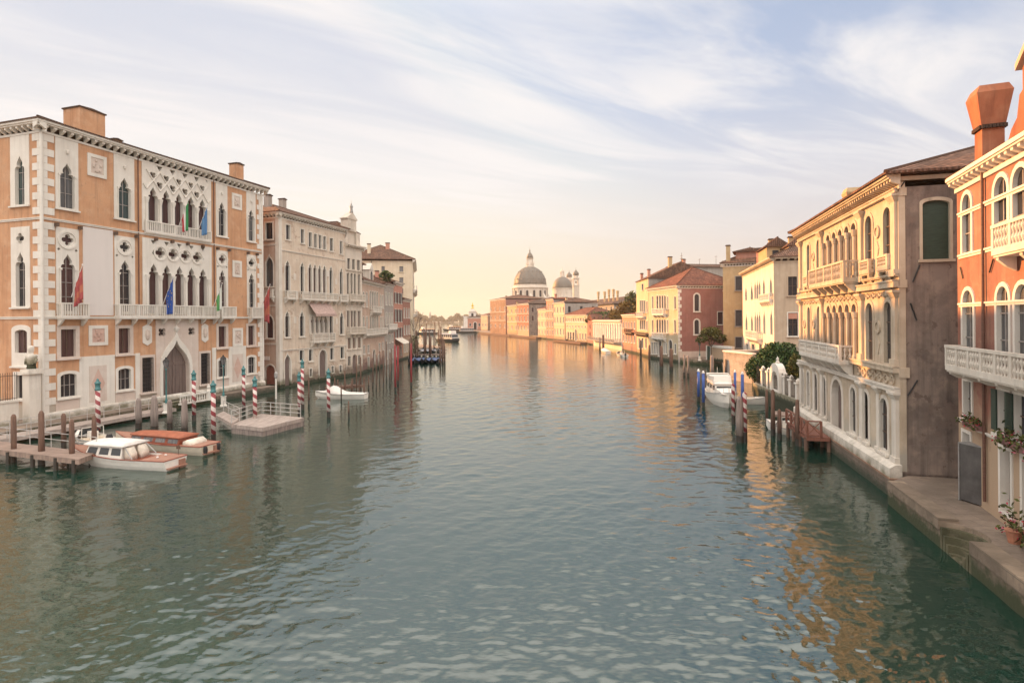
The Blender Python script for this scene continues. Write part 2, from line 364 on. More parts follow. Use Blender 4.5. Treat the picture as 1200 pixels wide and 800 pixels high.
# ------------------------------------------------------------------ architecture helpers
def arch(kind, x0, x1, z0, z1, n=8):
    """outline of an opening, counter-clockwise seen from outside"""
    wd = x1 - x0; cx = (x0 + x1) / 2; h = wd / 2
    if kind == 'rect': return [(x0, z0), (x1, z0), (x1, z1), (x0, z1)]
    pts = [(x0, z0), (x1, z0)]
    if kind == 'round':
        zs = z1 - h
        return pts + [(cx + h * math.cos(math.pi * i / n), zs + h * math.sin(math.pi * i / n)) for i in range(n + 1)]
    if kind == 'seg':
        r = wd * .17
        return pts + [(cx + h * math.cos(math.pi * i / n), z1 - r + r * math.sin(math.pi * i / n)) for i in range(n + 1)]
    if kind == 'ogee':
        H = wd * 1.0; zs = z1 - H
        half = [(.5, 0), (.49, .16), (.45, .32), (.37, .48), (.26, .62), (.14, .74), (.06, .85), (0, 1)]
    elif kind == 'point':
        H = wd * .82; zs = z1 - H
        half = [(.5, 0), (.485, .22), (.44, .42), (.36, .62), (.24, .8), (.1, .94), (0, 1)]
    elif kind == 'tref':
        H = wd * 1.15; zs = z1 - H
        half = [(.5, 0), (.5, .08), (.47, .2), (.40, .28), (.30, .31), (.24, .30), (.30, .38), (.31, .48), (.27, .60), (.18, .71), (.09, .82), (.03, .92), (0, 1)]
    else: raise ValueError(kind)
    rt = [(cx + a * wd, zs + b * H) for a, b in half]
    lt = [(2 * cx - x, z) for x, z in reversed(rt[:-1])]
    return pts + rt + lt
def quatre(cx, cz, r, n=5, rot=0.0):
    pts = []
    for k in range(4):
        a0 = rot + math.pi / 2 * k
        ox, oz = cx + .52 * r * math.cos(a0), cz + .52 * r * math.sin(a0)
        for i in range(n + 1):
            a = a0 - math.pi * .62 + 1.24 * math.pi * i / n
            pts.append((ox + .46 * r * math.cos(a), oz + .46 * r * math.sin(a)))
    return pts
def disc(cx, cz, r, n=12): return [(cx + r * math.cos(2*math.pi*i/n), cz + r * math.sin(2*math.pi*i/n)) for i in range(n)]
def grow(lp, e):
    cx = (min(x for x, z in lp) + max(x for x, z in lp)) / 2; cz = (min(z for x, z in lp) + max(z for x, z in lp)) / 2
    return [(x + (e if x > cx + 1e-6 else -e if x < cx - 1e-6 else 0), z + (e if z > cz else -e)) for x, z in lp]

class Face:
    """one vertical wall of a house: x runs left to right as seen from outside, y into the wall"""
    def __init__(s, o, t, M): s.o, s.t, s.M, s.holes = Vector(o), Vector(t), M, []
    def uz(s, px, py):
        r = ray(px, py); n = Vector((-s.t.y, s.t.x, 0)); k = s.o.dot(n) / r.dot(n)
        p = Vector((r.x * k, r.y * k, CAM_Z + r.z * k))
        return ((p - s.o).dot(s.t), p.z)
    def u(s, px, py=390): return s.uz(px, py)[0]
    def z(s, px, py): return s.uz(px, py)[1]

class House:
    def __init__(s, name, label, cat, p0, t, w, dp, group=None):
        t = Vector((t[0], t[1], 0)).normalized(); i = Vector((-t.y, t.x, 0)); p0 = Vector((p0[0], p0[1], 0))
        s.w, s.dp, s.t, s.i, s.p0 = w, dp, t, i, p0
        s.root = empty(name, p0, math.atan2(t.y, t.x), label, cat, group)
        T, RZ = Matrix.Translation, lambda a: Matrix.Rotation(R(a), 4, 'Z')
        s.F = {'f': Face(p0, t, Matrix()), 'r': Face(p0 + t * w, i, T((w, 0, 0)) @ RZ(90)),
               'b': Face(p0 + t * w + i * dp, -t, T((w, dp, 0)) @ RZ(180)), 'l': Face(p0 + i * dp, -i, T((0, dp, 0)) @ RZ(-90))}
        s.wd = {'f': w, 'b': w, 'l': dp, 'r': dp}
    def local(s, P):
        d = Vector(P) - s.p0; return (d.dot(s.t), d.dot(s.i), P[2])
    def walls(s, zt, mats, z0=-.8, gable=None):
        m = MB()
        for i, k in enumerate('frbl'):
            f = s.F[k]; m.M = f.M; m.cur = min(i, len(mats) - 1) if len(mats) > 1 else 0
            m.plate([(0, z0), (s.wd[k], z0), (s.wd[k], zt), (0, zt)], f.holes, 0, .02, strips=False)
        m.M = Matrix(); m.cur = 0
        m.add([(0, 0, zt), (s.w, 0, zt), (s.w, s.dp, zt), (0, s.dp, zt)], [(0, 1, 2, 3)])
        return m.build('wall', mats, s.root)
    def win(s, face, kind, x0, x1, z0, z1, fw=.16, outer=None, ft=None, fb=.1, fm='white_stone', pm='glass_dark', sill=.14,
            bars=None, shut=None, proud=.05, deep=.26, name='window', extra=(), n=8, barmat='frame_wood', oshape=None):
        f = s.F[face]; hole = arch(kind, x0, x1, z0, z1, n)
        ft = fw if ft is None else ft
        ok = outer or {'tref': 'ogee'}.get(kind, kind)
        ol = oshape or arch(ok, x0 - fw, x1 + fw, z0 - fb, z1 + ft, n)
        f.holes.append(grow(ol, -.03))
        m = MB(f.M); m.plate(ol, [hole] + list(extra), -proud, deep)
        if sill: m.box(x0 - fw - .08, x1 + fw + .08, -proud - sill, -proud + .01, z0 - fb - .12, z0 - fb + .02)
        wo = m.build(name, MT[fm], s.root)
        p = MB(f.M); ax0, ax1 = min(x for x, z in ol), max(x for x, z in ol); az1 = max(z for x, z in ol)
        p.box(ax0 + .04, ax1 - .04, deep - .02, deep + .04, z0 - fb + .04, az1 - .04)
        p.build('shutter' if pm.startswith('shutter') else 'pane', MT[pm], wo)
        if bars:
            b = MB(f.M); nx, nz = bars; y0, y1 = deep - .07, deep - .025
            for i in range(1, nx): x = x0 + (x1 - x0) * i / nx; b.box(x - .03, x + .03, y0, y1, z0, z1 - (.1 if kind != 'rect' else 0))
            for i in range(1, nz): z = z0 + (z1 - z0) * i / nz; b.box(x0, x1, y0 + .005, y1 - .005, z - .025, z + .025)
            b.build('mullion', MT[barmat], wo)
        if shut:
            ww = (x1 - x0) / 2 * .98
            for sx in (-1, 1):
                b = MB(f.M); xa = x0 - ww if sx < 0 else x1 + .02
                b.box(xa - .02, xa + ww, -proud - .06, -proud - .015, z0, z1); b.build('shutter', MT[shut], wo)
        return wo
    def balcony(s, face, x0, x1, z, h=1.0, out=.75, nb=None, mt='white_stone', corb=.55, pitch=.26, ends=True, fat=1.0, square=False, name='balcony', posts=None):
        f = s.F[face]; m = MB(f.M)
        m.box(x0, x1, -out, -.055, z - .16, z); m.box(x0 + .04, x1 - .04, -out + .05, -.055, z - .24, z - .161)
        if corb:
            k = max(2, int((x1 - x0) / 1.5) + 1)
            for i in range(k):
                x = x0 + .2 + (x1 - x0 - .4) * i / (k - 1)
                m.loft([[(x - .1, -.06, z - .245), (x + .1, -.06, z - .245), (x + .1, -.06, z - .245 - corb), (x - .1, -.06, z - .245 - corb)],
                        [(x - .1, -out * .5, z - .245), (x + .1, -out * .5, z - .245), (x + .1, -out * .5, z - .35 - corb * .45), (x - .1, -out * .5, z - .35 - corb * .45)],
                        [(x - .1, -out * .85, z - .245), (x + .1, -out * .85, z - .245), (x + .1, -out * .85, z - .33), (x - .1, -out * .85, z - .33)]])
        m.build(name + '_slab' if False else name, MT[mt], s.root)
        bo = [c for c in s.root.children][-1]
        r = MB(f.M); t = .1
        r.box(x0 - .02, x1 + .02, -out - .02, -out + t + .06, z + h - .12, z + h)
        r.box(x0, x1, -out, -out + t + .02, z + .001, z + .09)
        def bal(x, y):
            if square: r.box(x - .045 * fat, x + .045 * fat, y - .045, y + .045, z + .09, z + h - .12)
            else:
                hh = h - .21
                r.lathe([(.05*fat, 0), (.035*fat, .06*hh), (.075*fat, .3*hh), (.03*fat, .52*hh), (.035*fat, .58*hh), (.07*fat, .78*hh), (.035*fat, .95*hh), (.05*fat, hh)], (x, y, z + .09), 6, caps=False)
        k = max(2, int((x1 - x0) / pitch)); pp = posts or max(4, int(1.9 / pitch))
        for i in range(k + 1):
            x = x0 + .08 + (x1 - x0 - .16) * i / k
            if i in (0, k) or i % pp == 0: r.box(x - .09, x + .09, -out - .005, -out + t + .045, z + .002, z + h - .119)
            else: bal(x, -out + t / 2)
        if ends:
            for xe in (x0, x1 - t - .02):
                r.box(xe, xe + t + .02, -out + t + .065, -.06, z + h - .12, z + h - .003)
                r.box(xe + .004, xe + t + .016, -out + t + .025, -.06, z + .003, z + .088)
                kk = max(1, int((out - .2) / pitch))
                for i in range(1, kk + 1): bal(xe + t / 2, -out + t / 2 + (out - .1) * i / (kk + .6))
        r.build('balustrade', MT[mt], bo)
        return bo
    def cornice(s, face, x0, x1, zb, zt, out=.6, pitch=.7, mt='white_stone', cw=.22, parent=None, name='cornice'):
        f = s.F[face]; m = MB(f.M); h = zt - zb
        m.box(x0, x1, -.08, .0, zb - .18, zb)
        m.box(x0, x1, -out, .0, zt - h * .32, zt)
        m.box(x0, x1, -out * .85, .0, zt - h * .48, zt - h * .321)
        k = int((x1 - x0) / pitch)
        for i in range(k + 1):
            x = x0 + cw / 2 + (x1 - x0 - cw) * i / max(1, k)
            m.loft([[(x - cw/2, -.001, zb + .01), (x + cw/2, -.001, zb + .01), (x + cw/2, -.001, zt - h*.481), (x - cw/2, -.001, zt - h*.481)],
                    [(x - cw/2, -out*.72, zb + h*.3), (x + cw/2, -out*.72, zb + h*.3), (x + cw/2, -out*.72, zt - h*.481), (x - cw/2, -out*.72, zt - h*.481)]])
        return m.build(name, MT[mt], parent or s.root)
    def band(s, face, x0, x1, z, h=.2, out=.07, mt='white_stone', name='string_course'):
        m = MB(s.F[face].M); m.box(x0, x1, -out, 0, z - h / 2, z + h / 2)
        m.box(x0, x1, -out - .05, -.01, z + h / 2 - .06, z + h / 2 + .015)
        return m.build(name, MT[mt], s.root)
    def panel(s, face, x0, x1, z0, z1, out=.04, mt='pale_marble', name='panel', parent=None):
        m = MB(s.F[face].M); m.box(x0, x1, -out, .002, z0, z1); return m.build(name, MT[mt], parent or s.root)
    def roof(s, z, rise, over=.5, mt='roof_tiles', kind='hip', eave=.12, name='roof', x0=None, x1=None, y0=None, y1=None, axis=None):
        x0 = -over if x0 is None else x0; x1 = s.w + over if x1 is None else x1; y0 = -over if y0 is None else y0; y1 = s.dp + over if y1 is None else y1
        return hip_roof(s.root, x0, x1, y0, y1, z, rise, mt, kind, eave, name, axis)
    def chimney(s, x, y, z0, z1, wd=.6, mt='ochre_render', style='box', d=None, cap='roof_tiles_brown'):
        return chimney(s.root, x, y, z0, z1, wd, mt, style, d, cap)

def hip_roof(root, x0, x1, y0, y1, z, rise, mt='roof_tiles', kind='hip', eave=.12, name='roof', axis=None):
    W_, D_ = x1 - x0, y1 - y0
    axis = axis or ('x' if W_ >= D_ else 'y')
    if axis == 'x':
        k = D_ / 2 if kind == 'hip' else 0
        ra, rb = (x0 + min(k, W_/2), y0 + D_/2, z + rise), (x1 - min(k, W_/2), y0 + D_/2, z + rise)
    else:
        k = W_ / 2 if kind == 'hip' else 0
        ra, rb = (x0 + W_/2, y0 + min(k, D_/2), z + rise), (x0 + W_/2, y1 - min(k, D_/2), z + rise)
    A, B, C_, Dd = (x0, y0, z), (x1, y0, z), (x1, y1, z), (x0, y1, z)
    slopes = [(A, B, rb, ra), (B, C_, rb), (C_, Dd, ra, rb), (Dd, A, ra)] if axis == 'x' else [(A, B, ra), (B, C_, rb, ra), (C_, Dd, rb), (Dd, A, ra, rb)]
    m = MB(); uvs = []
    for fc in slopes:
        p = [Vector(q) for q in fc]; e = (p[1] - p[0]).normalized()
        nrm = (p[1] - p[0]).cross(p[2] - p[0]); nrm = nrm.normalized() if nrm.length > 1e-9 else Vector((0, 0, 1)); up = nrm.cross(e)
        m.add([tuple(q) for q in p], [tuple(range(len(p)))])
        uvs += [((q - p[0]).dot(e) + 37, (q - p[0]).dot(up) + 11) for q in p]
    nb = len(m.v)
    m.box(x0, x1, y0, y1, z - eave, z - .004)
    o = m.build(name, MT[mt], root)
    uv = o.data.uv_layers.new(name='UVMap')
    for li, lp in enumerate(o.data.loops):
        vi = lp.vertex_index
        if vi < nb: uv.data[li].uv = uvs[vi]
        else:
            q = o.data.vertices[vi].co; uv.data[li].uv = (q.x + q.y, q.z)
    # ridge and hip cap tiles
    c = MB()
    for a, b in ([(ra, rb)] if (Vector(ra) - Vector(rb)).length > .1 else []): c.tube(a, b, .11, .11, 6)
    if kind == 'hip':
        for a, b in ((A, ra), (B, rb if axis == 'x' else ra), (C_, rb), (Dd, ra if axis == 'x' else rb)): c.tube(a, b, .1, .1, 6)
    c.build('ridge_tiles', MT[mt], o)
    return o
def chimney(root, x, y, z0, z1, wd=.6, mt='ochre_render', style='box', d=None, cap='roof_tiles_brown'):
    d = d or wd; m = MB()
    if style == 'box':
        m.box(x - wd/2, x + wd/2, y - d/2, y + d/2, z0, z1 - .25)
    elif style == 'flare':                                    # Venetian inverted-cone chimney
        h = z1 - z0; zb = z0 + h * .52
        m.box(x - wd/2, x + wd/2, y - d/2, y + d/2, z0, zb)
        a = [(x + sx * wd/2 * 1.05, y + sy * d/2 * 1.05, zb + .001) for sx, sy in ((-1,-1),(1,-1),(1,1),(-1,1))]
        b = [(x + sx * wd/2 * 1.62, y + sy * d/2 * 1.62, z1 - .35) for sx, sy in ((-1,-1),(1,-1),(1,1),(-1,1))]
        c = [(x + sx * wd/2 * 1.3, y + sy * d/2 * 1.3, z1 - .02) for sx, sy in ((-1,-1),(1,-1),(1,1),(-1,1))]
        m.loft([a, b, c])
    o = m.build('chimney', MT[mt], root)
    c = MB()
    if style == 'box':
        c.box(x - wd/2 - .1, x + wd/2 + .1, y - d/2 - .1, y + d/2 + .1, z1 - .25, z1 - .12)
        c.loft([[(x - wd/2 - .06, y - d/2 - .06, z1 - .119), (x + wd/2 + .06, y - d/2 - .06, z1 - .119), (x + wd/2 + .06, y + d/2 + .06, z1 - .119), (x - wd/2 - .06, y + d/2 + .06, z1 - .119)],
                [(x - .06, y - d/2, z1), (x + .06, y - d/2, z1), (x + .06, y + d/2, z1), (x - .06, y + d/2, z1)]])
    else:
        h = z1 - z0; zb = z0 + h * .52; k = 7
        for i in range(k):
            f_ = -1 + 2 * (i + .5) / k
            for sy in (-1, 1):
                c.box(x + f_*wd*.55 - .05, x + f_*wd*.55 + .05, y + sy*d*.56 - .06, y + sy*d*.56 + .06, zb - .02, zb + .14)
                c.box(x + sy*wd*.56 - .06, x + sy*wd*.56 + .06, y + f_*d*.55 - .05, y + f_*d*.55 + .05, zb - .02, zb + .14)
    c.build('chimney_cap', MT[cap], o)
    return o
def statue(m, x, y, z, h):
    """robed standing figure as one lathe-built body"""
    prof = [(.20, 0), (.22, .05), (.17, .3), (.15, .45), (.19, .62), (.21, .74), (.10, .82), (.07, .85), (.10, .90), (.105, .95), (.06, 1.0)]
    m.smooth = True; m.lathe([(r * h * .95, q * h) for r, q in prof], (x, y, z), 10); m.smooth = False
def chim_at(H, px, py, y_in, z0, wd, mt, style='box', d=None):
    """chimney whose top is surveyed in the photograph, standing y_in metres behind the front wall"""
    u, z = Face(H.p0 + H.i * y_in, H.t, Matrix()).uz(px, py); return H.chimney(u, y_in, z0, z, wd, mt, style, d)
# ------------------------------------------------------------------ water
def water():
    import numpy as np
    rng = np.random.default_rng(3)
    ds = np.concatenate([np.geomspace(9.0, 260, 860), np.geomspace(265, 9000, 60)])
    xs = np.concatenate([np.linspace(-2.2, -1.05, 20)[:-1], np.linspace(-1.05, 1.05, 760), np.linspace(1.05, 2.2, 20)[1:]])
    X = (xs[None, :] * ds[:, None]); Y = np.repeat(ds[:, None], len(xs), 1); Z = np.zeros_like(X)
    dd = ds[:, None]
    for i in range(90):
        lam = np.exp(rng.uniform(np.log(.26), np.log(2.6)))
        th = rng.normal(0.3, .85); k = 2 * np.pi / lam
        kx, ky = k * np.sin(th), -k * np.cos(th)
        amp = .0022 * lam ** .62 * rng.uniform(.5, 1.2)
        fade = np.clip(1.6 - dd * .0075 * 1.6 / lam, 0, 1)         # fade what the grid can no longer carry
        Z += amp * fade * np.sin(kx * X + ky * Y + rng.uniform(0, 6.28) + .8 * np.sin(.11 * X + .07 * Y * rng.uniform(.5, 1.5) + i))
    gust = .70 + .6 * np.sin(.09 * X + .05 * Y + 1.0) * np.sin(.045 * Y - .06 * X + 2.0)
    Z *= np.clip(gust + .25 * np.sin(.31 * X + .1 * Y) * np.sin(.23 * Y), .3, 1.35)
    h, wn = X.shape
    me = bpy.data.meshes.new('canal_water')
    me.vertices.add(h * wn); me.vertices.foreach_set('co', np.stack([X, Y, Z], -1).astype(np.float32).ravel())
    idx = np.arange(h * wn).reshape(h, wn)
    q = np.stack([idx[:-1, :-1], idx[:-1, 1:], idx[1:, 1:], idx[1:, :-1]], -1).reshape(-1, 4)
    me.loops.add(q.size); me.loops.foreach_set('vertex_index', q.astype(np.int32).ravel())
    me.polygons.add(len(q)); me.polygons.foreach_set('loop_start', np.arange(0, q.size, 4, dtype=np.int32))
    me.polygons.foreach_set('use_smooth', np.ones(len(q), bool)); me.update(calc_edges=True); me.validate()
    m, t, b = mat_nodes('canal_water')
    co = t.nodes.new('ShaderNodeTexCoord').outputs['Object']
    f = noise_fac(t, co, .03, .35, .65, 3)
    t.links.new(mixcol(t, f, (.003, .027, .0185), (.005, .034, .0225)), b.inputs['Base Color'])
    b.inputs['Roughness'].default_value = .045; b.inputs['IOR'].default_value = 2.25
    n1 = nn(t, 'ShaderNodeTexNoise', Scale=1.0, Detail=3.0, Roughness=.55); mp = nn(t, 'ShaderNodeMapping'); mp.inputs['Scale'].default_value = (.9, 1.5, 1); mp.inputs['Rotation'].default_value = (0, 0, R(12))
    t.links.new(co, mp.inputs[0]); t.links.new(mp.outputs[0], n1.inputs['Vector'])
    bp = nn(t, 'ShaderNodeBump', Strength=.22, Distance=.10); t.links.new(n1.outputs[0], bp.inputs['Height'])
    n2 = nn(t, 'ShaderNodeTexNoise', Scale=5.0, Detail=3.0); t.links.new(mp.outputs[0], n2.inputs['Vector'])
    b2 = nn(t, 'ShaderNodeBump', Strength=.35, Distance=.02); t.links.new(n2.outputs[0], b2.inputs['Height'])
    t.links.new(bp.outputs[0], b2.inputs['Normal']); t.links.new(b2.outputs[0], b.inputs['Normal'])
    me.materials.append(m); o = bpy.data.objects.new('canal_water', me); COL.objects.link(o); tag(o, kind='structure')
    # the same water behind and beside the camera
    mb = MB(); mb.add([(-9000, -300, -.05), (9000, -300, -.05), (9000, 9.2, -.05), (-9000, 9.2, -.05)], [(0, 1, 2, 3)])
    o2 = mb.build('water_under_the_bridge', m); tag(o2, kind='structure')
    mb = MB(); mb.add([(-20000, -20000, -3), (20000, -20000, -3), (20000, 20000, -3), (-20000, 20000, -3)], [(0, 1, 2, 3)])
    o3 = mb.build('ground', MT['moss_stone']); tag(o3, kind='structure')
water()
# ------------------------------------------------------------------ flags
def flag_mat(name, cols, axis=0, em=None):
    m, t, b = mat_nodes(name)
    co = t.nodes.new('ShaderNodeTexCoord').outputs['UV']; sp = t.nodes.new('ShaderNodeSeparateXYZ'); t.links.new(co, sp.inputs[0])
    cr = t.nodes.new('ShaderNodeValToRGB'); cr.color_ramp.interpolation = 'CONSTANT'
    while len(cr.color_ramp.elements) < len(cols): cr.color_ramp.elements.new(1)
    for i, c in enumerate(cols): cr.color_ramp.elements[i].position = i / len(cols); cr.color_ramp.elements[i].color = c4(c)
    t.links.new(sp.outputs[axis], cr.inputs[0]); t.links.new(cr.outputs[0], b.inputs['Base Color']); b.inputs['Roughness'].default_value = .85
    return m
flag_mat('flag_tricolour', [(.03, .22, .07), (.70, .67, .62), (.45, .03, .04)])
flag_mat('flag_union_blue', [(.02, .07, .30)]); flag_mat('flag_pale_blue', [(.08, .20, .40), (.12, .26, .46)])
flag_mat('flag_green_white', [(.62, .62, .55), (.10, .32, .10)]); flag_mat('flag_crimson', [(.36, .07, .06), (.30, .05, .05), (.40, .12, .07), (.33, .06, .06)], 1)
simple('star_yellow', (.60, .42, .05), .8)
def flag(P, outd, side, mat, label, cat='flag', length=3.0, fly=1.9, pole=2.4, stars=False, tilt=.42, spread=.4):
    """cloth hanging limp from a pole that leans out of the wall; P = foot of the pole"""
    P = Vector(P); outd = Vector(outd).normalized(); sd = Vector(side).normalized()
    d = (outd * tilt + Vector((0, 0, 1)) * .85).normalized(); root = empty('flag', P, 0, label, cat, 'flags on the orange palace')
    p = MB(); p.tube((0, 0, 0), tuple(d * pole), .035, .025, 8)
    p.lathe([(.0, 0), (.06, .03), (.05, .09), (0, .13)], tuple(d * pole), 8); p.build('flagpole', MT['white_paint'], root)
    nu, nv = 14, 16; me = MB(); me.smooth = True; pts = []
    for j in range(nv + 1):
        v = j / nv
        for i in range(nu + 1):
            u = i / nu                                         # along the hoist (pole) then gathers as it falls
            a = d * pole * (.98 - u * .72 * (1 - .0 * v))
            foldx = math.sin(u * 15 + v * 2.0) * .10 * (.35 + v) 
            drop = Vector((0, 0, -1)) * v * (length * (.75 + .25 * (1 - u)))
            gather = (d * pole * (.98 - .30) - a) * (v ** .7) * (1 - spread)
            pts.append(tuple(a + drop + gather + sd * (foldx + .12 * v * math.sin(u * 4)) + outd * .05 * math.cos(u * 12) * v))
    n = nu + 1
    me.add(pts, [(j*n+i, j*n+i+1, (j+1)*n+i+1, (j+1)*n+i) for j in range(nv) for i in range(nu)])
    o = me.build('flag_cloth', MT[mat], root)
    uv = o.data.uv_layers.new(name='UVMap')
    for li, lp in enumerate(o.data.loops):
        k = lp.vertex_index; uv.data[li].uv = ((k % n) / nu * .999, (k // n) / nv * .999)
    sol = o.modifiers.new('cloth_thickness', 'SOLIDIFY'); sol.thickness = .012
    if stars:
        st = MB()
        for k in range(12):
            a = 2 * math.pi * k / 12; j = int(nv * (.5 + .23 * math.sin(a))); i = int(nu * (.5 + .33 * math.cos(a)))
            q = Vector(pts[j * n + i]) + outd * .02 + sd * -.03
            st.lathe([(0, -.05), (.05, 0), (0, .05)], tuple(q), 6)
        st.build('stars', MT['star_yellow'], o)
    return root

# ------------------------------------------------------------------ orange Gothic palace on the left
def orange_palace():
    p0 = W(51, 489, 1.0)
    H = House('gothic_palace', 'orange rendered Gothic palace with white tracery loggias and flags, nearest on the left', 'palace', p0, vp(800), 25.55, 17.0)
    f, lf = H.F['f'], H.F['l']
    S, M_ = 'white_stone', MT
    pmr = lambda: random.choice(['glass_curtain', 'glass_green', 'glass_curtain', 'glass_dark'])
    BAYS = [(1.05, 2.95), (6.2, 8.25), (18.25, 19.95), (22.95, 24.5)]
    # top floor: tall white panels with a pointed lobed light
    for a, b in BAYS:
        c = (a + b) / 2; hw = .60 if b - a > 1.8 else .5
        H.win('f', 'tref', c - hw, c + hw, 19.0, 22.95, fw=(b - a) / 2 - hw, ft=2.05, fb=.12, outer='rect', pm=pmr(), bars=(2, 3), barmat='frame_grey')
        k = MB(f.M); k.lathe([(.02, 0), (.10, .1), (.13, .3), (.04, .42)], (c, -.12, 23.7), 8); k.build('finial', M_[S], H.root)
        m = MB(f.M)
        for s in (-1, 1): m.tube((c + s * (hw + .06), -.09, 18.95), (c + s * (hw + .06), -.09, 21.75), .055, .055, 8); m.box(c + s*(hw+.06) - .09, c + s*(hw+.06) + .09, -.17, -.051, 21.75, 21.92)
        m.build('colonnette', M_[S], H.root)
    # first floor bays: lobed light under a quatrefoil roundel
    for i, (a, b) in enumerate(BAYS):
        c = (a + b) / 2; hw = .58 if b - a > 1.8 else .47
        H.win('f', 'tref', c - hw, c + hw, 10.0, 15.0, fw=(b - a) / 2 - hw, ft=2.25, fb=.3, outer='rect', pm='glass_dark' if i % 2 else 'glass_wine', bars=(2, 4), barmat='frame_grey', sill=0,
              extra=[quatre(c, 16.22, .52)] + [disc(c + s * (b - a) * .38, 15.35, .12, 8) for s in (-1, 1)])
        m = MB(f.M); m.ring(disc(c, 16.22, .83, 24), disc(c, 16.22, .64, 24), -.12, -.051)
        for s in (-1, 1): m.tube((c + s * (hw + .06), -.09, 9.7), (c + s * (hw + .06), -.09, 13.55), .06, .06, 8); m.box(c + s*(hw+.06) - .1, c + s*(hw+.06) + .1, -.19, -.051, 13.55, 13.75)
        m.build('roundel', M_[S], H.root)
    # loggias: five lights each
    def loggia(z0, z1, ztop, x0, x1, style):
        n = 5; g = .45; wd = (x1 - x0 - 2 * g) / n; holes, fr = [], MB(f.M); outer = [(x0, z0), (x1, z0), (x1, ztop), (x0, ztop)]
        cs = [x0 + g + wd * (i + .5) for i in range(n)]; hw = wd * .36
        for c in cs: holes.append(arch('tref', c - hw, c + hw, z0 + .08, z1))
        if style == 1:                                            # quatrefoil roundels over the columns
            zq = z1 + 1.12
            for i in range(n + 1):
                c = cs[0] - wd / 2 + wd * i
                if 0 < i < n: holes.append(quatre(c, zq, .58))
                r = .78
                if 0 < i < n: fr.ring(disc(c, zq, r, 24), disc(c, zq, r - .15, 24), -.13, -.061)
            for c in cs:
                holes.append([(c, zq - .3), (c + .17, zq + .25 - .35), (c, zq + .28), (c - .17, zq - .1)][::1])
                holes.append([(c - .3, ztop - .16), (c, ztop - .62), (c + .3, ztop - .16)])
            for s in (0, n):
                c = cs[0] - wd / 2 + wd * s; e = .2 if s == 0 else -.2
        else:                                                     # interlaced diagonal tracery above
            zq = z1 + .42
            for i in range(1, n):
                holes.append(quatre(cs[0] - wd / 2 + wd * i, zq - .15, .42, 5, math.pi / 4))
            for c in cs:
                holes.append(quatre(c, zq + .72, .40, 5, math.pi / 4))
                holes.append([(c - wd*.5 + .22, ztop - .14), (c - wd*.5 + .02, ztop - .14), (c - wd*.5 + .02, ztop - .5)] if False else [(c + wd*.5 - .36, ztop - .16), (c + wd * .5, ztop - .72), (c + wd*.5 + .36, ztop - .16)] if c != cs[-1] else [(c + wd*.28, ztop - .16), (c + wd * .46, ztop - .5), (c + wd*.46, ztop - .16)])
            for i in range(n + 1):
                for s in (-1, 1):
                    a = (cs[0] - wd/2 + wd * i, zq - .75); b = (a[0] + s * wd, a[1] + 1.95)
                    if x0 + .1 < b[0] < x1 - .1 or True:
                        k = min(1, (x1 - .1 - a[0]) / wd if s > 0 else (a[0] - x0 - .1) / wd)
                        if k > .1: fr.tube((a[0], -.10, a[1]), (a[0] + s * wd * k, -.10, a[1] + 1.95 * k), .075, .075, 6)
        f.holes.append(grow(outer, -.03))
        m = MB(f.M); m.plate(outer, holes, -.06, .4)
        o = m.build('loggia', M_[S], H.root); fr.build('tracery', M_[S], o)
        cm = MB(f.M)
        for i in range(n + 1):
            c = cs[0] - wd / 2 + wd * i; zc = z1 - hw * 2 * 1.15
            cm.lathe([(.19, 0), (.19, .12), (.13, .2), (.125, zc - z0 - .5), (.15, zc - z0 - .42), (.23, zc - z0 - .05), (.24, zc - z0 + .08)], (c, -.13, z0), 10)
        cm.build('column', M_[S], o)
        pn = MB(f.M); pn.box(x0 + .1, x1 - .1, .42, .5, z0 + .05, ztop - .1); pn.build('pane', M_['glass_wine'], o)
        sh = MB(f.M)
        for i, c in enumerate(cs):
            if style == 2 or i in (0,): sh.box(c - hw * .9, c - hw * .2, .36, .415, z0 + .1, z1 - 1.2)
        sh.build('blind', M_['glass_pale'], o)
    loggia(9.75, 14.95, 17.45, 9.05, 17.55, 1)
    loggia(18.15, 22.75, 25.15, 9.05, 17.55, 2)
    H.balcony('f', 9.25, 17.35, 18.15, 1.05, .30, corb=0, square=True, pitch=.21, ends=False, posts=8, name='balcony')
    H.balcony('f', 6.1, 17.95, 9.5, 1.2, .75, square=True, pitch=.215, posts=9, corb=.6)
    H.balcony('f', 1.0, 3.35, 9.5, 1.2, .75, square=True, pitch=.215, posts=20, corb=.6)
    H.balcony('f', 18.3, 20.5, 9.5, 1.2, .75, square=True, pitch=.215, posts=20, corb=.6)
    H.balcony('f', 23.0, 24.9, 9.5, 1.2, .75, square=True, pitch=.215, posts=20, corb=.6)
    H.panel('f', 3.3, 6.05, 9.62, 17.62, .06, 'blank_panel', 'blank_panel')
    # carved plaques
    for a, b, z0, z1 in ((3.75, 5.5, 22.35, 24.4), (20.65, 22.2, 22.5, 24.4), (3.75, 5.5, 6.85, 8.7), (20.6, 22.2, 5.95, 8.15), (20.65, 22.1, 14.3, 16.3)):
        m = MB(f.M); m.ring([(a, z0), (b, z0), (b, z1), (a, z1)], [(a + .3, z0 + .3), (b - .3, z0 + .3), (b - .3, z1 - .3), (a + .3, z1 - .3)], -.08, .01)
        o = m.build('plaque', M_[S], H.root); q = MB(f.M); q.box(a + .29, b - .29, -.02, .012, z0 + .29, z1 - .29)
        for k in range(9): q.lathe([(.0, -.13), (.12, -.08), (.12, .08), (0, .13)], (a + .5 + (b - a - 1.0) * random.random(), -.02, z0 + .5 + (z1 - z0 - 1.0) * random.random()), 7)
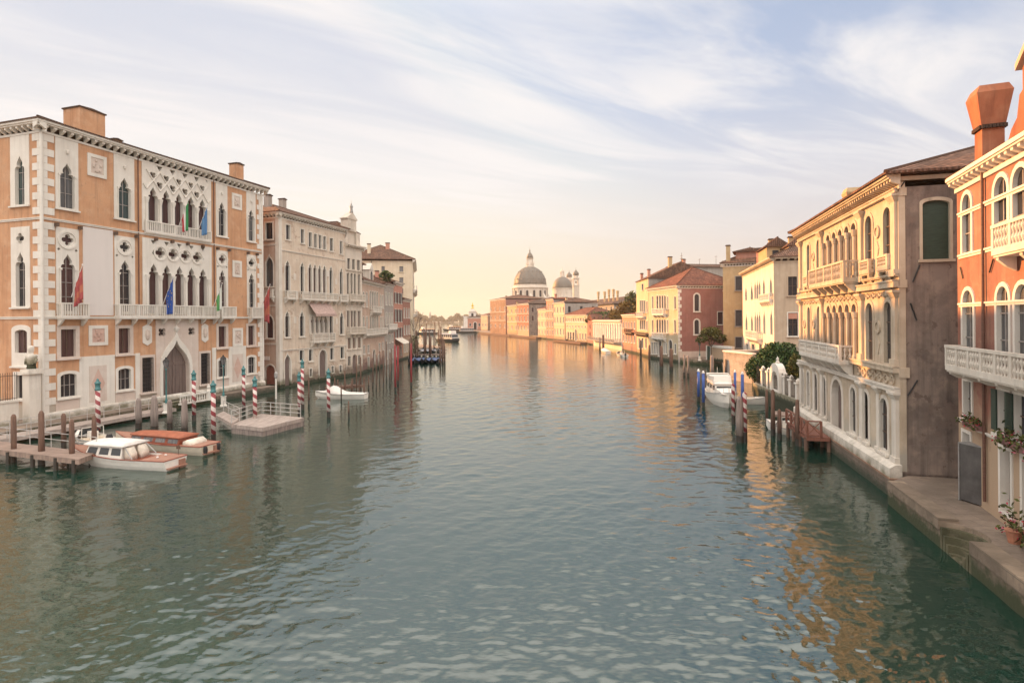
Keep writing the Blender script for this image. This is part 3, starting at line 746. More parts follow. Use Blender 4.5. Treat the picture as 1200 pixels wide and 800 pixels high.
        q.build('relief', M_['pink_marble' if z0 < 9 and a < 10 else 'pale_marble'], o)
    # ground floor: mezzanine lights, segmental lights, marble facing
    for a, b in ((1.4, 2.62), (6.55, 7.7), (18.5, 19.6), (23.1, 24.15)):
        H.win('f', 'rect', a, b, 5.98, 8.38, fw=.33, ft=.3, fb=.15, pm='glass_wine', bars=(2, 1), fm='pale_marble', sill=.16)
        H.win('f', 'seg', a - .06, b + .06, 2.5, 4.5, fw=.26, fb=.12, pm='glass_dark', fm='white_stone', bars=(3, 2), barmat='frame_grey')
    for a, b, zt in ((.95, 2.9, 2.2), (2.92, 6.15, 5.9), (6.17, 8.2, 2.2), (8.22, 8.72, 5.9), (17.55, 18.1, 5.95), (18.12, 19.95, 2.2), (19.97, 22.7, 5.95), (22.72, 24.6, 2.2)):
        H.panel('f', a, b, .9, zt, .045, 'pale_marble' if zt < 3 else 'white_stone', 'stone_facing')
    for a, b in ((3.75, 5.35), (20.5, 22.15)):
        o = H.panel('f', a, b, 1.7, 5.0, .07, 'pale_marble', 'marble_panel'); c = (a + b) / 2; m = MB(f.M); m.plate([(c, 2.0), (c + .62, 3.35), (c, 4.7), (c - .62, 3.35)], [], -.09, -.068); m.build('marble_lozenge', M_['pink_marble'], o)
    for a, b in ((8.95, 10.1), (16.0, 17.1)):
        o = H.win('f', 'rect', a, b, 1.95, 5.4, fw=.26, pm='glass_dark', fm='pale_marble', bars=None, sill=.2)
        g = MB(f.M)
        for i in range(6):
            x = a + (b - a) * i / 5; g.tube((x, -.1, 1.95), (x, -.1, 5.4), .022, .022, 5)
        for i in range(9): z = 2.1 + .39 * i; g.tube((a, -.1, z), (b, -.1, z), .022, .022, 5)
        g.build('grille', M_['iron'], o)
    # water gate
    gx0, gx1 = 11.15, 14.4; hole = arch('ogee', gx0, gx1, .6, 7.0, 8)
    ol = [(10.45, .6), (15.65, .6), (15.65, 9.2), (10.45, 9.2)]; f.holes.append(grow(ol, -.03))
    m = MB(f.M); m.plate(ol, [hole, quatre(11.15, 7.9, .5, 5, math.pi/4), quatre(14.75, 7.9, .5, 5, math.pi/4)], -.07, .6); gate = m.build('water_gate', M_['pale_marble'], H.root)
    m = MB(f.M); o2 = arch('ogee', gx0 - .34, gx1 + .34, .6, 7.95, 8); m.ring(o2, arch('ogee', gx0 - .02, gx1 + .02, .6, 7.04, 8), -.2, -.071)
    m.lathe([(.05, 0), (.2, .2), (.28, .45), (.1, .6), (.04, .8)], (12.78, -.15, 7.85), 8); m.build('arch_moulding', M_[S], gate)
    m = MB(f.M); m.box(gx0 - .2, gx1 + .2, .40, .5, .5, 7.4)
    for i in range(1, 8): x = gx0 + (gx1 - gx0) * i / 8; m.box(x - .05, x + .05, .36, .401, .6, 4.4)
    m.box(gx0, gx1, .33, .401, 4.4, 4.65); m.box((gx0+gx1)/2 - .09, (gx0+gx1)/2 + .09, .33, .402, .6, 6.8); m.build('door', M_['door_wood'], gate)
    m = MB(f.M); m.box(11.0, 11.3, .2, .45, 7.5, 8.3); m.box(14.6, 14.9, .2, .45, 7.5, 8.3); m.box(10.8, 11.6, .3, .46, 7.4, 8.45); m.box(14.35, 15.15, .3, .46, 7.4, 8.45); m.build('pane', M_['glass_dark'], gate)
    for a, b in ((9.0, 10.0), (16.1, 17.0)):                      # coats of arms
        c = (a + b) / 2; m = MB(f.M); m.plate([(a, 6.9), (c, 6.6), (b, 6.9), (b, 8.5), (c, 8.75), (a, 8.5)], [], -.08, .01); o = m.build('coat_of_arms', M_[S], H.root)
        q = MB(f.M); q.lathe([(0, -.6), (.22, -.35), (.3, 0), (.25, .45), (0, .6)], (c, -.03, 7.65), 8); q.build('relief', M_['pale_marble'], o)
    # string courses, quoins, plinth
    H.band('f', -.06, 25.6, 9.40, .2, .10); H.band('f', -.06, 25.6, 17.80, .18, .09)
    H.band('l', 0, 17.06, 9.40, .2, .09); H.band('l', 0, 17.06, 17.80, .18, .085)
    m = MB(f.M); m.box(-.25, 25.75, -.28, -.05, .75, 1.15); m.loft([[(-.25, -.28, 1.151), (25.75, -.28, 1.151), (25.75, -.05, 1.151), (-.25, -.05, 1.151)], [(-.25, -.12, 1.35), (25.75, -.12, 1.35), (25.75, -.05, 1.35), (-.25, -.05, 1.35)]]); m.build('plinth', M_['istrian_stone'], H.root)
    q = MB(); hq = .62; nq = 38
    for i in range(nq):
        z0 = 1.36 + i * (25.0 - 1.36) / nq; z1 = z0 + (25.0 - 1.36) / nq - .02
        if 9.2 < (z0 + z1) / 2 < 9.55 or 17.65 < (z0 + z1) / 2 < 17.95: continue
        lng = i % 2
        a = .95 if lng else .42
        q.box(-.06, a, -.055, .001, z0, z1); q.box(-.06, .0, .002, a * 1.1, z0, z1)
        b = 25.05 if not lng else 24.72
        q.box(b, 25.6, -.054, .001, z0, z1)
    q.tube((-.07, -.07, 1.3), (-.07, -.07, 25), .13, .13, 10); q.tube((25.6, -.07, 1.3), (25.6, -.07, 25), .11, .11, 10)
    q.build('quoins', M_[S], H.root)
    for x in (8.62, 17.9):
        m = MB(f.M); m.tube((x, -.09, 9.6), (x, -.09, 25.6), .05, .05, 8); m.build('drainpipe', M_['shutter_brown'], H.root)
    for x in (1.0, 2.95, 6.2, 8.3, 10.4, 12.3, 14.2, 16.2, 18.3, 20, 23, 24.5):
        m = MB(f.M); m.box(x - .1, x + .1, -.42, -.06, 17.25, 17.55); m.build('corbel', M_['frame_wood'], H.root)
    # side wall towards the bridge
    def sx(a): return 17.0 - a
    for k in (2.6, 7.4, 12.2):
        a, b = sx(k + 1.2), sx(k - 1.2); c = (a + b) / 2
        H.win('l', 'tref', c - .58, c + .58, 19.1, 23.3, fw=.58, ft=1.7, outer='rect', pm='glass_green', bars=(2, 3), barmat='frame_grey')
        H.win('l', 'tref', c - .58, c + .58, 10.4, 15.1, fw=.58, ft=2.1, outer='rect', pm='glass_dark', bars=(2, 3), barmat='frame_grey', extra=[quatre(c, 16.2, .5)])
        H.win('l', 'seg', c - .75, c + .75, 6.4, 8.4, fw=.42, fb=1.15, pm='glass_wine', bars=(2, 1))
        H.win('l', 'rect', c - .7, c + .7, 2.5, 4.5, fw=.3, pm='glass_dark', bars=(4, 1), barmat='iron')
    H.walls(25.15, [M_['orange_plaster']])
    H.cornice('f', -.65, 26.2, 25.2, 26.05, .68, .68); H.cornice('l', 0, 17.65, 25.2, 26.05, .68, .68); 
    H.roof(26.07, 3.0, .75, 'roof_tiles_brown')
    chim_at(H, 99, 129, 4.0, 26.2, 2.4, 'orange_plaster', d=2.2); chim_at(H, 277, 191, 1.9, 26.2, 1.1, 'orange_plaster', d=1.2); H.chimney(9.6, 4.2, 27, 27.9, .8, 'ochre_render')
    # flags
    RT = H.root.matrix_basis.to_3x3() if False else Matrix.Rotation(math.atan2(H.t.y, H.t.x), 3, 'Z')
    def wp(x, y, z): return H.p0 + RT @ Vector((x, y, 0)) + Vector((0, 0, z))
    o_, s_ = -H.i, H.t
    flag(wp(12.9, -.4, 19.0), o_, s_, 'flag_tricolour', 'green white and red flag hanging from the upper loggia', length=2.7, pole=3.2)
    flag(wp(15.4, -.4, 19.0), o_, s_, 'flag_pale_blue', 'pale blue flag hanging from the upper loggia beside the tricolour', length=2.6, pole=3.0)
    flag(wp(10.5, -.9, 10.6), o_, s_, 'flag_union_blue', 'dark blue flag with a ring of yellow stars over the main balcony', length=3.2, pole=3.3, stars=True)
    flag(wp(16.9, -.9, 10.6), o_, s_, 'flag_green_white', 'green and white flag at the right end of the main balcony', length=2.4, pole=2.9)
    flag(wp(1.7, -.9, 11.2), o_, s_, 'flag_crimson', 'crimson banner draped over the small balcony near the left corner', length=2.6, pole=3.0, spread=.7)
    flag(wp(24.3, -.9, 10.6), o_, s_, 'flag_crimson', 'crimson banner on the last balcony at the right corner', length=4.2, pole=3.2)
    return H
HA = orange_palace()
# ------------------------------------------------------------------ beige Gothic palace with its tall baroque wing
def beige_palace():
    p0 = W(328, 455, 0)
    H = House('gothic_palace', 'beige stone Gothic palace with a striped awning over its main balcony, beyond the orange palace', 'palace', p0, vp(800), 15.2, 14)
    f = H.F['f']; st = 'istrian_stone'
    for a, b, z0, z1 in ((1.4, 2.2, 20.0, 22.0), (4.45, 5.15, 19.9, 21.85), (6.2, 6.85, 19.6, 21.65), (7.4, 8.0, 19.6, 21.6), (8.5, 9.1, 19.6, 21.6), (9.55, 10.15, 19.6, 21.55), (11.2, 11.95, 19.55, 21.5), (13.75, 14.4, 19.4, 21.4)):
        H.win('f', 'rect', a, b, z0, z1, fw=.14, fb=.05, fm='istrian_stone', pm='shutter_dark', sill=.1)
    for a, b in ((1.2, 2.1), (4.3, 5.05), (6.05, 6.8), (7.15, 7.85), (8.28, 8.98), (9.4, 10.15), (11.0, 11.75), (13.65, 14.4)):
        H.win('f', 'tref', a, b, 12.75, 17.2, fw=.17, pm='glass_wine' if 6 < a < 10 else 'glass_dark', fm='istrian_stone', sill=0, bars=(2, 3))
    for a, b in ((1.1, 1.95), (4.1, 5.0), (10.95, 11.7), (13.6, 14.5)):
        H.win('f', 'tref', a, b, 6.8, 10.3, fw=.2, pm='glass_dark', fm='istrian_stone', bars=(2, 3))
    H.balcony('f', .8, 2.9, 12.05, 1.0, .7, mt=st, pitch=.25); H.balcony('f', 3.9, 12.3, 12.05, 1.0, .7, mt=st, pitch=.25); H.balcony('f', 12.9, 15.0, 12.05, 1.0, .7, mt=st, pitch=.25)
    # middle loggia under an awning
    outer = [(6.1, 7.1), (10.7, 7.1), (10.7, 9.9), (6.1, 9.9)]; cs = [6.1 + .25 + (4.1 / 4) * (i + .5) for i in range(4)]
    m = MB(f.M); m.plate(outer, [arch('tref', c - .36, c + .36, 7.15, 9.7) for c in cs], -.06, .35); f.holes.append(grow(outer, -.03)); lo = m.build('loggia', MT[st], H.root)
    m = MB(f.M); m.box(6.2, 10.6, .36, .42, 7.1, 9.9); m.build('pane', MT['glass_wine'], lo)
    m = MB(f.M)
    for i in range(5): m.tube((6.35 + 4.1/4*i, -.12, 7.1), (6.35 + 4.1/4*i, -.12, 8.7), .1, .09, 8)
    m.build('column', MT[st], lo)
    m = MB(f.M); m.loft([[(5.9, -.08, 11.55), (10.9, -.08, 11.55), (10.9, -.08, 11.50), (5.9, -.08, 11.50)], [(5.9, -1.3, 9.95), (10.9, -1.3, 9.95), (10.9, -1.3, 9.9), (5.9, -1.3, 9.9)], [(5.9, -1.32, 9.6), (10.9, -1.32, 9.6), (10.9, -1.30, 9.6), (5.9, -1.30, 9.6)]]); m.build('awning', MT['awning_cloth'], H.root)
    H.balcony('f', 6.2, 11.4, 5.95, 1.15, .75, mt=st, pitch=.25, corb=.7)
    # ground floor
    H.win('f', 'ogee', .95, 2.1, .2, 4.5, fw=.24, fb=.3, fm=st, pm='door_wood', sill=0, name='doorway')
    for a, b, z0, z1 in ((4.0, 4.85, 3.4, 4.8), (6.0, 6.8, 3.2, 4.8), (11.05, 11.85, 3.0, 4.75), (13.7, 14.6, 3.0, 4.8), (6.15, 6.7, .95, 2.05), (11.3, 11.9, 1.0, 2.0), (13.4, 14.0, .9, 1.95)):
        H.win('f', 'rect' if z0 > 2 else 'seg', a, b, z0, z1, fw=.15, fm=st, pm='glass_dark')
    H.win('f', 'round', 8.4, 10.1, .5, 4.6, fw=.22, fb=.3, fm=st, pm='door_wood', sill=0, name='doorway')
    for x, z in ((3.1, 15), (10.6, 16.0), (12.7, 14.9), (3.1, 9.0), (12.7, 8.8)):
        m = MB(f.M); m.plate([(x - .25, z - .4), (x + .25, z - .4), (x + .25, z + .4), (x, z + .55), (x - .25, z + .4)], [], -.06, .01); m.build('carved_shield', MT[st], H.root)
    H.band('f', -.05, 15.2, 5.0, .18, .08, st); H.band('f', -.05, 15.2, 18.4, .16, .07, st)
    H.band('l', 0, 14.05, 5.9, .2, .08, st); H.band('l', 0, 14.05, 19.1, .2, .08, st); H.band('l', 0, 14.05, 11.0, .14, .06, st)
    L = lambda a: 14 - a
    for k in (1.55, 6.0, 10.0):
        c = L(k)
        H.win('l', 'rect', c - .6, c + .6, 19.9, 22.1, fw=.16, fm=st, pm='glass_dark', bars=(2, 1))
        H.win('l', 'ogee', c - .62, c + .62, 13.6, 17.7, fw=.2, fm=st, pm='glass_curtain', bars=(2, 2))
        H.win('l', 'point', c - .56, c + .56, 6.7, 9.7, fw=.2, fm=st, pm='glass_wine')
        H.balcony('l', c - .95, c + .95, 12.2, 1.0, .55, mt=st, pitch=.25)
    H.win('l', 'round', L(2.35), L(.75), .3, 3.1, fw=.16, fb=.3, fm=st, pm='red_door', sill=0, name='doorway')
    H.win('l', 'round', L(8.5), L(6.5), .3, 3.4, fw=.16, fb=.3, fm=st, pm='red_door', sill=0, name='doorway')
    m = MB(H.F['l'].M); m.box(L(2.7), L(1.6), -.06, -.01, 3.75, 4.25); m.build('blank_plate', MT['white_paint'], H.root)
    m = MB()
    m.box(-.10, .5, -.10, .0, 0.3, 23.0); m.box(-.10, 0, .001, .5, .3, 23.0); m.build('quoins', MT[st], H.root)
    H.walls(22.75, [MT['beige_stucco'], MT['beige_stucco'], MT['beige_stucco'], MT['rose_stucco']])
    H.cornice('f', -.5, 15.2, 22.8, 23.5, .55, .6, st); H.cornice('l', 0, 14.5, 22.8, 23.5, .55, .6, st)
    H.roof(23.52, 2.7, .6, 'roof_tiles'); H.chimney(5, 6, 24, 27.3, .8, 'grey_render'); H.chimney(10.5, 8, 25, 28.0, .8, 'grey_render')

    B = House('baroque_palace', 'tall narrow pale baroque palace front crowned by a pedimented dormer, joined to the beige palace', 'palace', H.p0 + H.t * 15.23, H.t, 4.75, 16)
    f = B.F['f']; O = -15.23
    for z0, z1 in ((20.2, 22.2),):
        for a in (.5, 1.85, 3.3): B.win('f', 'rect', a, a + .75, 17.2, 18.9, fw=.14, fm='baroque_stone', pm='shutter_dark')
    for a in (.35, 1.35, 2.25, 3.5): B.win('f', 'round', a, a + .62, 12.9, 16.6, fw=.14, fm='baroque_stone', sill=0)
    for a in (.3, 1.4, 2.2, 3.45): B.win('f', 'rect', a, a + .7, 7.9, 10.5, fw=.14, fm='baroque_stone', pm='glass_wine', sill=0)
    for a in (.5, 1.9, 3.4): B.win('f', 'rect', a, a + .8, 4.4, 6.1, fw=.14, fm='baroque_stone', pm='shutter_brown')
    for a in (.5, 3.4): B.win('f', 'rect', a, a + .7, 1.7, 3.2, fw=.14, fm='baroque_stone')
    B.win('f', 'round', 1.7, 3.0, .3, 3.4, fw=.2, fm='baroque_stone', pm='door_wood', sill=0, name='doorway')
    B.balcony('f', .1, 4.65, 12.2, 1.0, .8, mt='baroque_stone', pitch=.25); B.balcony('f', .1, 4.65, 6.9, 1.0, .8, mt='baroque_stone', pitch=.25)
    for z in (17.0, 11.3): B.band('f', 0, 4.75, z, .2, .1, 'baroque_stone')
    B.walls(20.6, [MT['baroque_stone']]); B.cornice('f', -.1, 5.3, 20.62, 21.2, .6, .5, 'baroque_stone'); B.cornice('r', -.5, 16, 20.62, 21.2, .55, .5, 'baroque_stone')
    m = MB(); m.box(.0, 4.7, .3, 6, 21.21, 23.4); at_ = m.build('attic', MT['baroque_stone'], B.root)
    m = MB(); m.box(.7, 3.1, -.05, 1.3, 23.4, 25.3); m.box(.5, 3.3, -.15, 1.4, 25.3, 25.45)
    m.plate([(.45, 25.45), (3.35, 25.45), (1.9, 26.5)], [], -.15, 1.0, back=True); m.box(1.5, 2.3, -.09, -.05, 23.7, 25.0)
    for x, s in ((.65, -1), (3.15, 1)): m.plate([(x, 21.3), (x + s * 1.3, 21.3), (x + s * .9, 21.9), (x + s * .35, 22.4), (x, 23.6)], [], .0, .25, back=True)
    m.build('dormer', MT['baroque_stone'], at_)
    m = MB(); statue(m, 1.9, .1, 26.4, 1.5); m.tube((1.9, .1, 27.6), (1.9, .1, 28.6), .04, .02, 6); m.build('finial_statue', MT['lead_grey'], at_)
    B.roof(23.42, 1.8, .3, 'roof_tiles', y0=.4, y1=16)
    return H, B
HB, HB2 = beige_palace()

# ------------------------------------------------------------------ sunlit Renaissance palace on the right
def sunlit_palace():
    t = -vp(766); near = W(1055, 552, 1.2); wd = 19.2
    H = House('renaissance_palace', 'warm stone palace with arched windows, sunlit upper storeys and a brown rendered side wall', 'palace', near - t * wd, t, wd, 13)
    f = H.F['f']; st = 'palazzo_stone'; PS = MT[st]
    five = [(7.3, 8.15), (8.6, 9.45), (9.87, 10.72), (11.15, 12.0), (12.4, 13.25)]
    two = [(14.8, 15.8), (17.4, 18.35)]; lft = [(2.2, 3.0), (4.9, 5.75)]
    for a, b in five + two + lft:
        mid = (a, b) in five
        H.win('f', 'round', a, b, 11.75 if not mid else 11.4, 14.7, fw=.2, fb=.2, fm=st, pm='glass_dark' if not mid else 'glass_wine', sill=0 if mid else .16, bars=(2, 3), deep=.15)
        H.win('f', 'round', a, b, 6.5, 9.75, fw=.2, fb=.14, fm=st, pm='glass_dark' if not mid else 'shutter_brown', sill=0, bars=(2, 3), deep=.15)
    for a, b in [(.1, .85), (1.85, 2.65), (3.85, 4.75), (6.05, 6.9), (12.0, 13.0), (14.1, 15.05), (16.7, 17.75)]:
        H.win('f', 'round', a + .05, b, 1.85, 4.6, fw=.2, fb=.14, fm='istrian_stone', pm='glass_dark', sill=.16, bars=(2, 3), deep=.15)
    H.win('f', 'round', 8.3, 10.4, 1.35, 4.75, fw=.3, fb=.1, fm='istrian_stone', pm='door_wood', sill=0, deep=.4, name='doorway')
    # pilasters with capitals and colonnettes between the grouped lights
    def pil(x, z0, z1, w=.26, o=.16, mt=st):
        m = MB(f.M); m.box(x - w, x + w, -o, 0, z0 + .35, z1 - .4); m.box(x - w - .08, x + w + .08, -o - .08, 0, z0, z0 + .349)
        m.loft([[(x - w, -o, z1 - .399), (x + w, -o, z1 - .399), (x + w, 0, z1 - .399), (x - w, 0, z1 - .399)], [(x - w - .16, -o - .16, z1 - .12), (x + w + .16, -o - .16, z1 - .12), (x + w + .16, 0, z1 - .12), (x - w - .16, 0, z1 - .12)]]); m.box(x - w - .18, x + w + .18, -o - .18, 0, z1 - .119, z1)
        return m.build('pilaster', MT[mt], H.root)
    for x in (.3, 6.2, 14.2, 18.88): pil(x, 11.0, 15.15); pil(x, 6.45, 10.3); pil(x, 1.5, 5.15, mt='istrian_stone')
    for x in (3.95, 16.6): pil(x, 1.5, 5.15, .2, .1, 'istrian_stone')
    for z0, z1 in ((11.3, 14.2), (6.45, 9.25)):
        m = MB(f.M)
        for x in [five[0][0] - .2] + [(five[i][1] + five[i + 1][0]) / 2 for i in range(4)] + [five[-1][1] + .2]:
            m.lathe([(.17, 0), (.17, .15), (.12, .22), (.11, z1 - z0 - .4), (.14, z1 - z0 - .35), (.2, z1 - z0 - .05), (.2, z1 - z0)], (x, -.18, z0), 10)
        m.build('colonnade', PS, H.root)
    for z, h, o, mt in ((10.62, .35, .28, st), (11.05, .12, .16, st), (6.28, .3, .32, st), (5.25, .25, .25, 'istrian_stone'), (15.3, .2, .2, st)): H.band('f', -.1, 19.3, z, h, o, mt)
    # carved frieze of garlands, roundels between windows
    def frieze(x0, x1, z, r, n, mt=st):
        m = MB(f.M)
        for i in range(n):
            c = x0 + (x1 - x0) * (i + .5) / n; ro, ri = disc(c, z, r, 14), disc(c, z, r * .62, 14); m.ring(ro, ri, -.09, 0.002)
            m.lathe([(0, -.0), (r * .35, .0), (0, .12)], (c, -.02, z), 6)
            if i < n - 1: m.path([(c + r + .02 + k * ((x1 - x0) / n - 2 * r - .04) / 4, -.06, z + .1 - .16 * math.sin(math.pi * k / 4)) for k in range(5)], .06, 5)
        m.build('frieze', MT[mt], H.root)
    frieze(13.2, 18.9, 5.72, .26, 7); frieze(7.0, 13.6, 15.0 + .0, .0001, 1) if False else None
    frieze(7.0, 13.5, 10.14, .17, 9); frieze(14.6, 18.7, 10.14, .17, 5); frieze(.8, 5.9, 10.14, .17, 6)
    for c, z in ((16.55, 8.4), (3.95, 8.4), (16.55, 13.6), (1.2, 8.4), (3.95, 13.6), (16.55, 4.7)):
        m = MB(f.M); m.ring(disc(c, z, .36, 16), disc(c, z, .24, 16), -.09, .01); m.plate(disc(c, z, .25, 16), [], -.03, .01); m.plate([(c, z - 1.5), (c + .22, z - .9), (c, z - .5), (c - .22, z - .9)], [], -.05, .01); m.build('roundel', PS, H.root)
    H.balcony('f', 6.4, 14.0, 11.2, 1.15, .95, mt=st, pitch=.3, corb=.65, fat=1.1)
    for a, b in two + lft: H.balcony('f', a - .25, b + .25, 11.55, .35 + .3, .3, mt=st, pitch=.2, corb=.5)
    H.balcony('f', 3.0, 12.75, 6.2, 1.0, .85, mt='istrian_stone', pitch=.3, corb=.75, fat=1.1)
    # side wall with its dark green shuttered window
    H.win('r', 'seg', 1.04, 2.2, 11.78, 14.7, fw=.13, fb=.02, ft=.16, fm='palazzo_stone', pm='shutter_green', sill=.06, deep=.12)
    for k in (5.2, 9.0): H.win('r', 'seg', k, k + 1.16, 11.78, 14.7, fw=.13, fb=.02, fm='palazzo_stone', pm='shutter_green', sill=.06, deep=.12)
    m = MB(H.F['r'].M); m.box(-.02, .28, -.06, .0, 1.2, 15.7); m.box(-.06, .34, -.1, 0, 15.0, 15.4); m.box(-.06, .34, -.1, 0, 10.4, 10.8); m.box(-.06, .40, -.14, 0, 5.9, 6.4); m.build('corner_pier', PS, H.root)
    for (x, z, a) in ((.75, 11.1, .35), (.62, 9.2, -.3), (.55, 5.4, .5), (.2, 15.6, .6)):
        m = MB(H.F['r'].M); d = Vector((math.sin(a) * .45, 0, math.cos(a) * .45)); m.tube(tuple(Vector((x, -.05, z)) - d), tuple(Vector((x, -.05, z)) + d), .035, .035, 6); m.build('iron_tie', MT['iron'], H.root)
    m = MB(H.F['r'].M); m.box(.02, 13, -.05, 0, 1.1, 2.55); m.build('plinth', MT['umber_render'], H.root)
    m = MB(f.M)
    m.box(-.3, 19.45, -.55, -.0, .9, 1.36); m.loft([[(-.3, -.55, 1.361), (19.45, -.55, 1.361), (19.45, 0, 1.361), (-.3, 0, 1.361)], [(-.3, -.3, 1.55), (19.45, -.3, 1.55), (19.45, 0, 1.55), (-.3, 0, 1.55)]]); m.build('plinth', MT['istrian_stone'], H.root)
    m = MB(f.M); m.box(-.4, 19.55, -.62, 0, .82, .90); m.build('brick_course', MT['old_brick'], H.root)
    m = MB(f.M); m.box(-.35, 19.5, -.6, 0, -1.5, .82); m.build('water_wall', MT['quay_brick'], H.root)
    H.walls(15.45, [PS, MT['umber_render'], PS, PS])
    H.cornice('f', -.45, 19.5, 15.5, 16.15, .62, .36, st, .16)
    m = MB(H.F['r'].M); m.box(0, 13, -.14, 0, 15.75, 15.95); m.build('eave_gutter', MT['palazzo_stone'], H.root)
    H.roof(16.17, 2.7, .55, 'roof_tiles', x0=-.8, x1=19.75, y0=-.75)
    H.chimney(4.2, 2.6, 16.3, 18.6, .7, 'ochre_render', 'flare'); 
    return H
HC = sunlit_palace()

# ------------------------------------------------------------------ orange-red house with the flared chimney, far right
def terracotta_house():
    p0 = W(1118, 560, 1.4); t = -vp(850); wd = 17.0
    H = House('canal_house', 'terracotta rendered house with white arched windows and a flared chimney, far right', 'house', p0 + t * .6, t, wd, 12); o = -.6
    f = H.F['f']; st = 'white_stone'
    def rows(shift, far=False):
        for a, b in ((1.3, 2.2), (4.45, 5.5), (5.95, 7.0)):
            H.win('f', 'round', a + shift, b + shift, 11.75, 14.3, fw=.19, fb=.1, fm=st, pm='glass_dark', sill=0, bars=(2, 3), barmat='frame_grey', deep=.13)
        for a, b in ((1.25, 2.35), (4.6, 5.55), (6.05, 7.1)):
            H.win('f', 'round', a + shift, b + shift, 7.0, 10.1, fw=.17, fb=.1, fm=st, pm='glass_curtain', sill=0, bars=(2, 3), barmat='frame_grey', deep=.13)
        for a, b in ((1.3, 2.1), (4.65, 5.5), (5.95, 7.1)):
            H.win('f', 'rect', a + shift, b + shift, 4.5, 6.1, fw=.15, fm=st, pm='glass_dark', sill=.14, shut='shutter_green' if a > 4 else None, deep=.2, bars=(2, 2))
    rows(o); rows(o + 8.0)
    H.win('f', 'rect', 1.15 + o, 1.95 + o, 3.05, 3.8, fw=.14, fm=st, pm='glass_dark', sill=0)
    H.win('f', 'rect', 4.8 + o, 5.6 + o, 1.45, 3.9, fw=.16, fm=st, pm='frame_wood', sill=0, name='doorway')
    H.win('f', 'rect', 6.5 + o, 7.6 + o, 1.45, 3.9, fw=.16, fm=st, pm='frame_wood', sill=0, name='doorway')
    H.balcony('f', 1.6 + o, 16.2, 6.75, .95, .8, mt='istrian_stone', pitch=.24, corb=.3, posts=5)
    H.balcony('f', 6.0 + o, 9.9 + o, 11.35, .95, .7, mt='istrian_stone', pitch=.22, corb=.5, posts=6)
    for z, h in ((11.62, .16), (13.5, .16), (9.45, .16), (4.15, .12)):
        H.band('f', .86 + o, wd, z, h, .045, st) if z != 4.15 else H.band('f', 2.3 + o, 4.4 + o, z, h, .045, st)
    m = MB(f.M); m.tube((3.55 + o, -.1, 1.4), (3.55 + o, -.1, 15.0), .06, .06, 8); m.build('drainpipe', MT['shutter_brown'], H.root)
    for (x, z, a) in ((1.2, 10.9, -.5), (4.2, 10.95, .6)):
        m = MB(f.M); d = Vector((math.sin(a) * .3, 0, math.cos(a) * .3)); m.tube(tuple(Vector((x + o, -.05, z)) - d), tuple(Vector((x + o, -.05, z)) + d), .03, .03, 6); m.build('iron_tie', MT['iron'], H.root)
    H.walls(14.95, [MT['terracotta_render']])
    H.cornice('f', -.05, wd, 14.75, 15.25, .42, .5, st, .2)
    H.roof(15.27, 2.6, .4, 'roof_tiles', x0=0)
    chim_at(H, 1159, 103, 1.1, 15.2, .78, 'hot_orange_render', 'flare', .8)
    # attic storey with a pediment, lit by the sun
    m = MB(); ax0, ax1 = 4.8, 10.7
    m.box(ax0, ax1, .5, 4, 15.3, 18.2); m.plate([(ax0, 18.2), (ax1, 18.2), ((ax0 + ax1) / 2, 20.4)], [], .5, 4, back=True)
    m.plate([(ax0 - 1.5, 15.3), (ax0, 15.3), (ax0, 17.4), (ax0 - .25, 17.3), (ax0 - .45, 16.5), (ax0 - .9, 16.2), (ax0 - 1.2, 15.8)], [], .5, .9, back=True); at_ = m.build('attic', MT['hot_orange_render'], H.root)
    m = MB(); c = (ax0 + ax1) / 2
    for s in (-1, 1):
        e = ax0 - .2 if s < 0 else ax1 + .2
        m.loft([[(e, .35, 18.2), (e, .65, 18.2), (e, .65, 18.45), (e, .35, 18.45)], [(c, .35, 20.45), (c, .65, 20.45), (c, .65, 20.75), (c, .35, 20.75)]])
    m.build('pediment_moulding', MT['palazzo_stone'], at_)
    m = MB(); m.tube((6.2, 1.2, 16), (6.2, 1.2, 20.2), .025, .015, 6); m.build('aerial', MT['iron'], H.root)
    return H
HO = terracotta_house()
# ------------------------------------------------------------------ further houses: windows surveyed from the photograph on each wall's own plane
def wp(H, face, kind, xl, yt, xr, yb, **k):
    F = H.F[face]; ym = (yt + yb) / 2; xc = (xl + xr) / 2
    u0, u1, z0, z1 = F.uz(xl, ym)[0], F.uz(xr, ym)[0], F.uz(xc, yb)[1], F.uz(xc, yt)[1]
    k.setdefault('fw', .14); k.setdefault('fb', .05); k.setdefault('deep', .2)
    return H.win(face, kind, u0, u1, z0, z1, **k)
def grid(H, face, cols, rows, ww, kind='rect', **k):
    k.setdefault('fw', .12); k.setdefault('fb', .05); k.setdefault('deep', .2); k.setdefault('sill', .1)
    for z0, z1 in rows:
        for c in cols:
            kk = dict(k); kk.setdefault('pm', random.choice(['glass_dark', 'glass_wine', 'shutter_dark', 'glass_green', 'shutter_brown']))
            H.win(face, kind, c - ww / 2, c + ww / 2, z0, z1, **kk)
def cols(w, n, m=.9): return [m + (w - 2 * m) * i / (n - 1) for i in range(n)] if n > 1 else [w / 2]
def gable(H, zt, rise, m, axis='x'):
    """triangular gable walls closing a gabled roof whose ridge runs along the canal front"""
    b = MB()
    for k in 'lr':
        F = H.F[k]; b.M = F.M; d = H.wd[k]; b.plate([(0, zt), (d, zt), (d / 2, zt + rise)], [], 0, .3, back=True)
    return b.build('gable', MT[m], H.root)

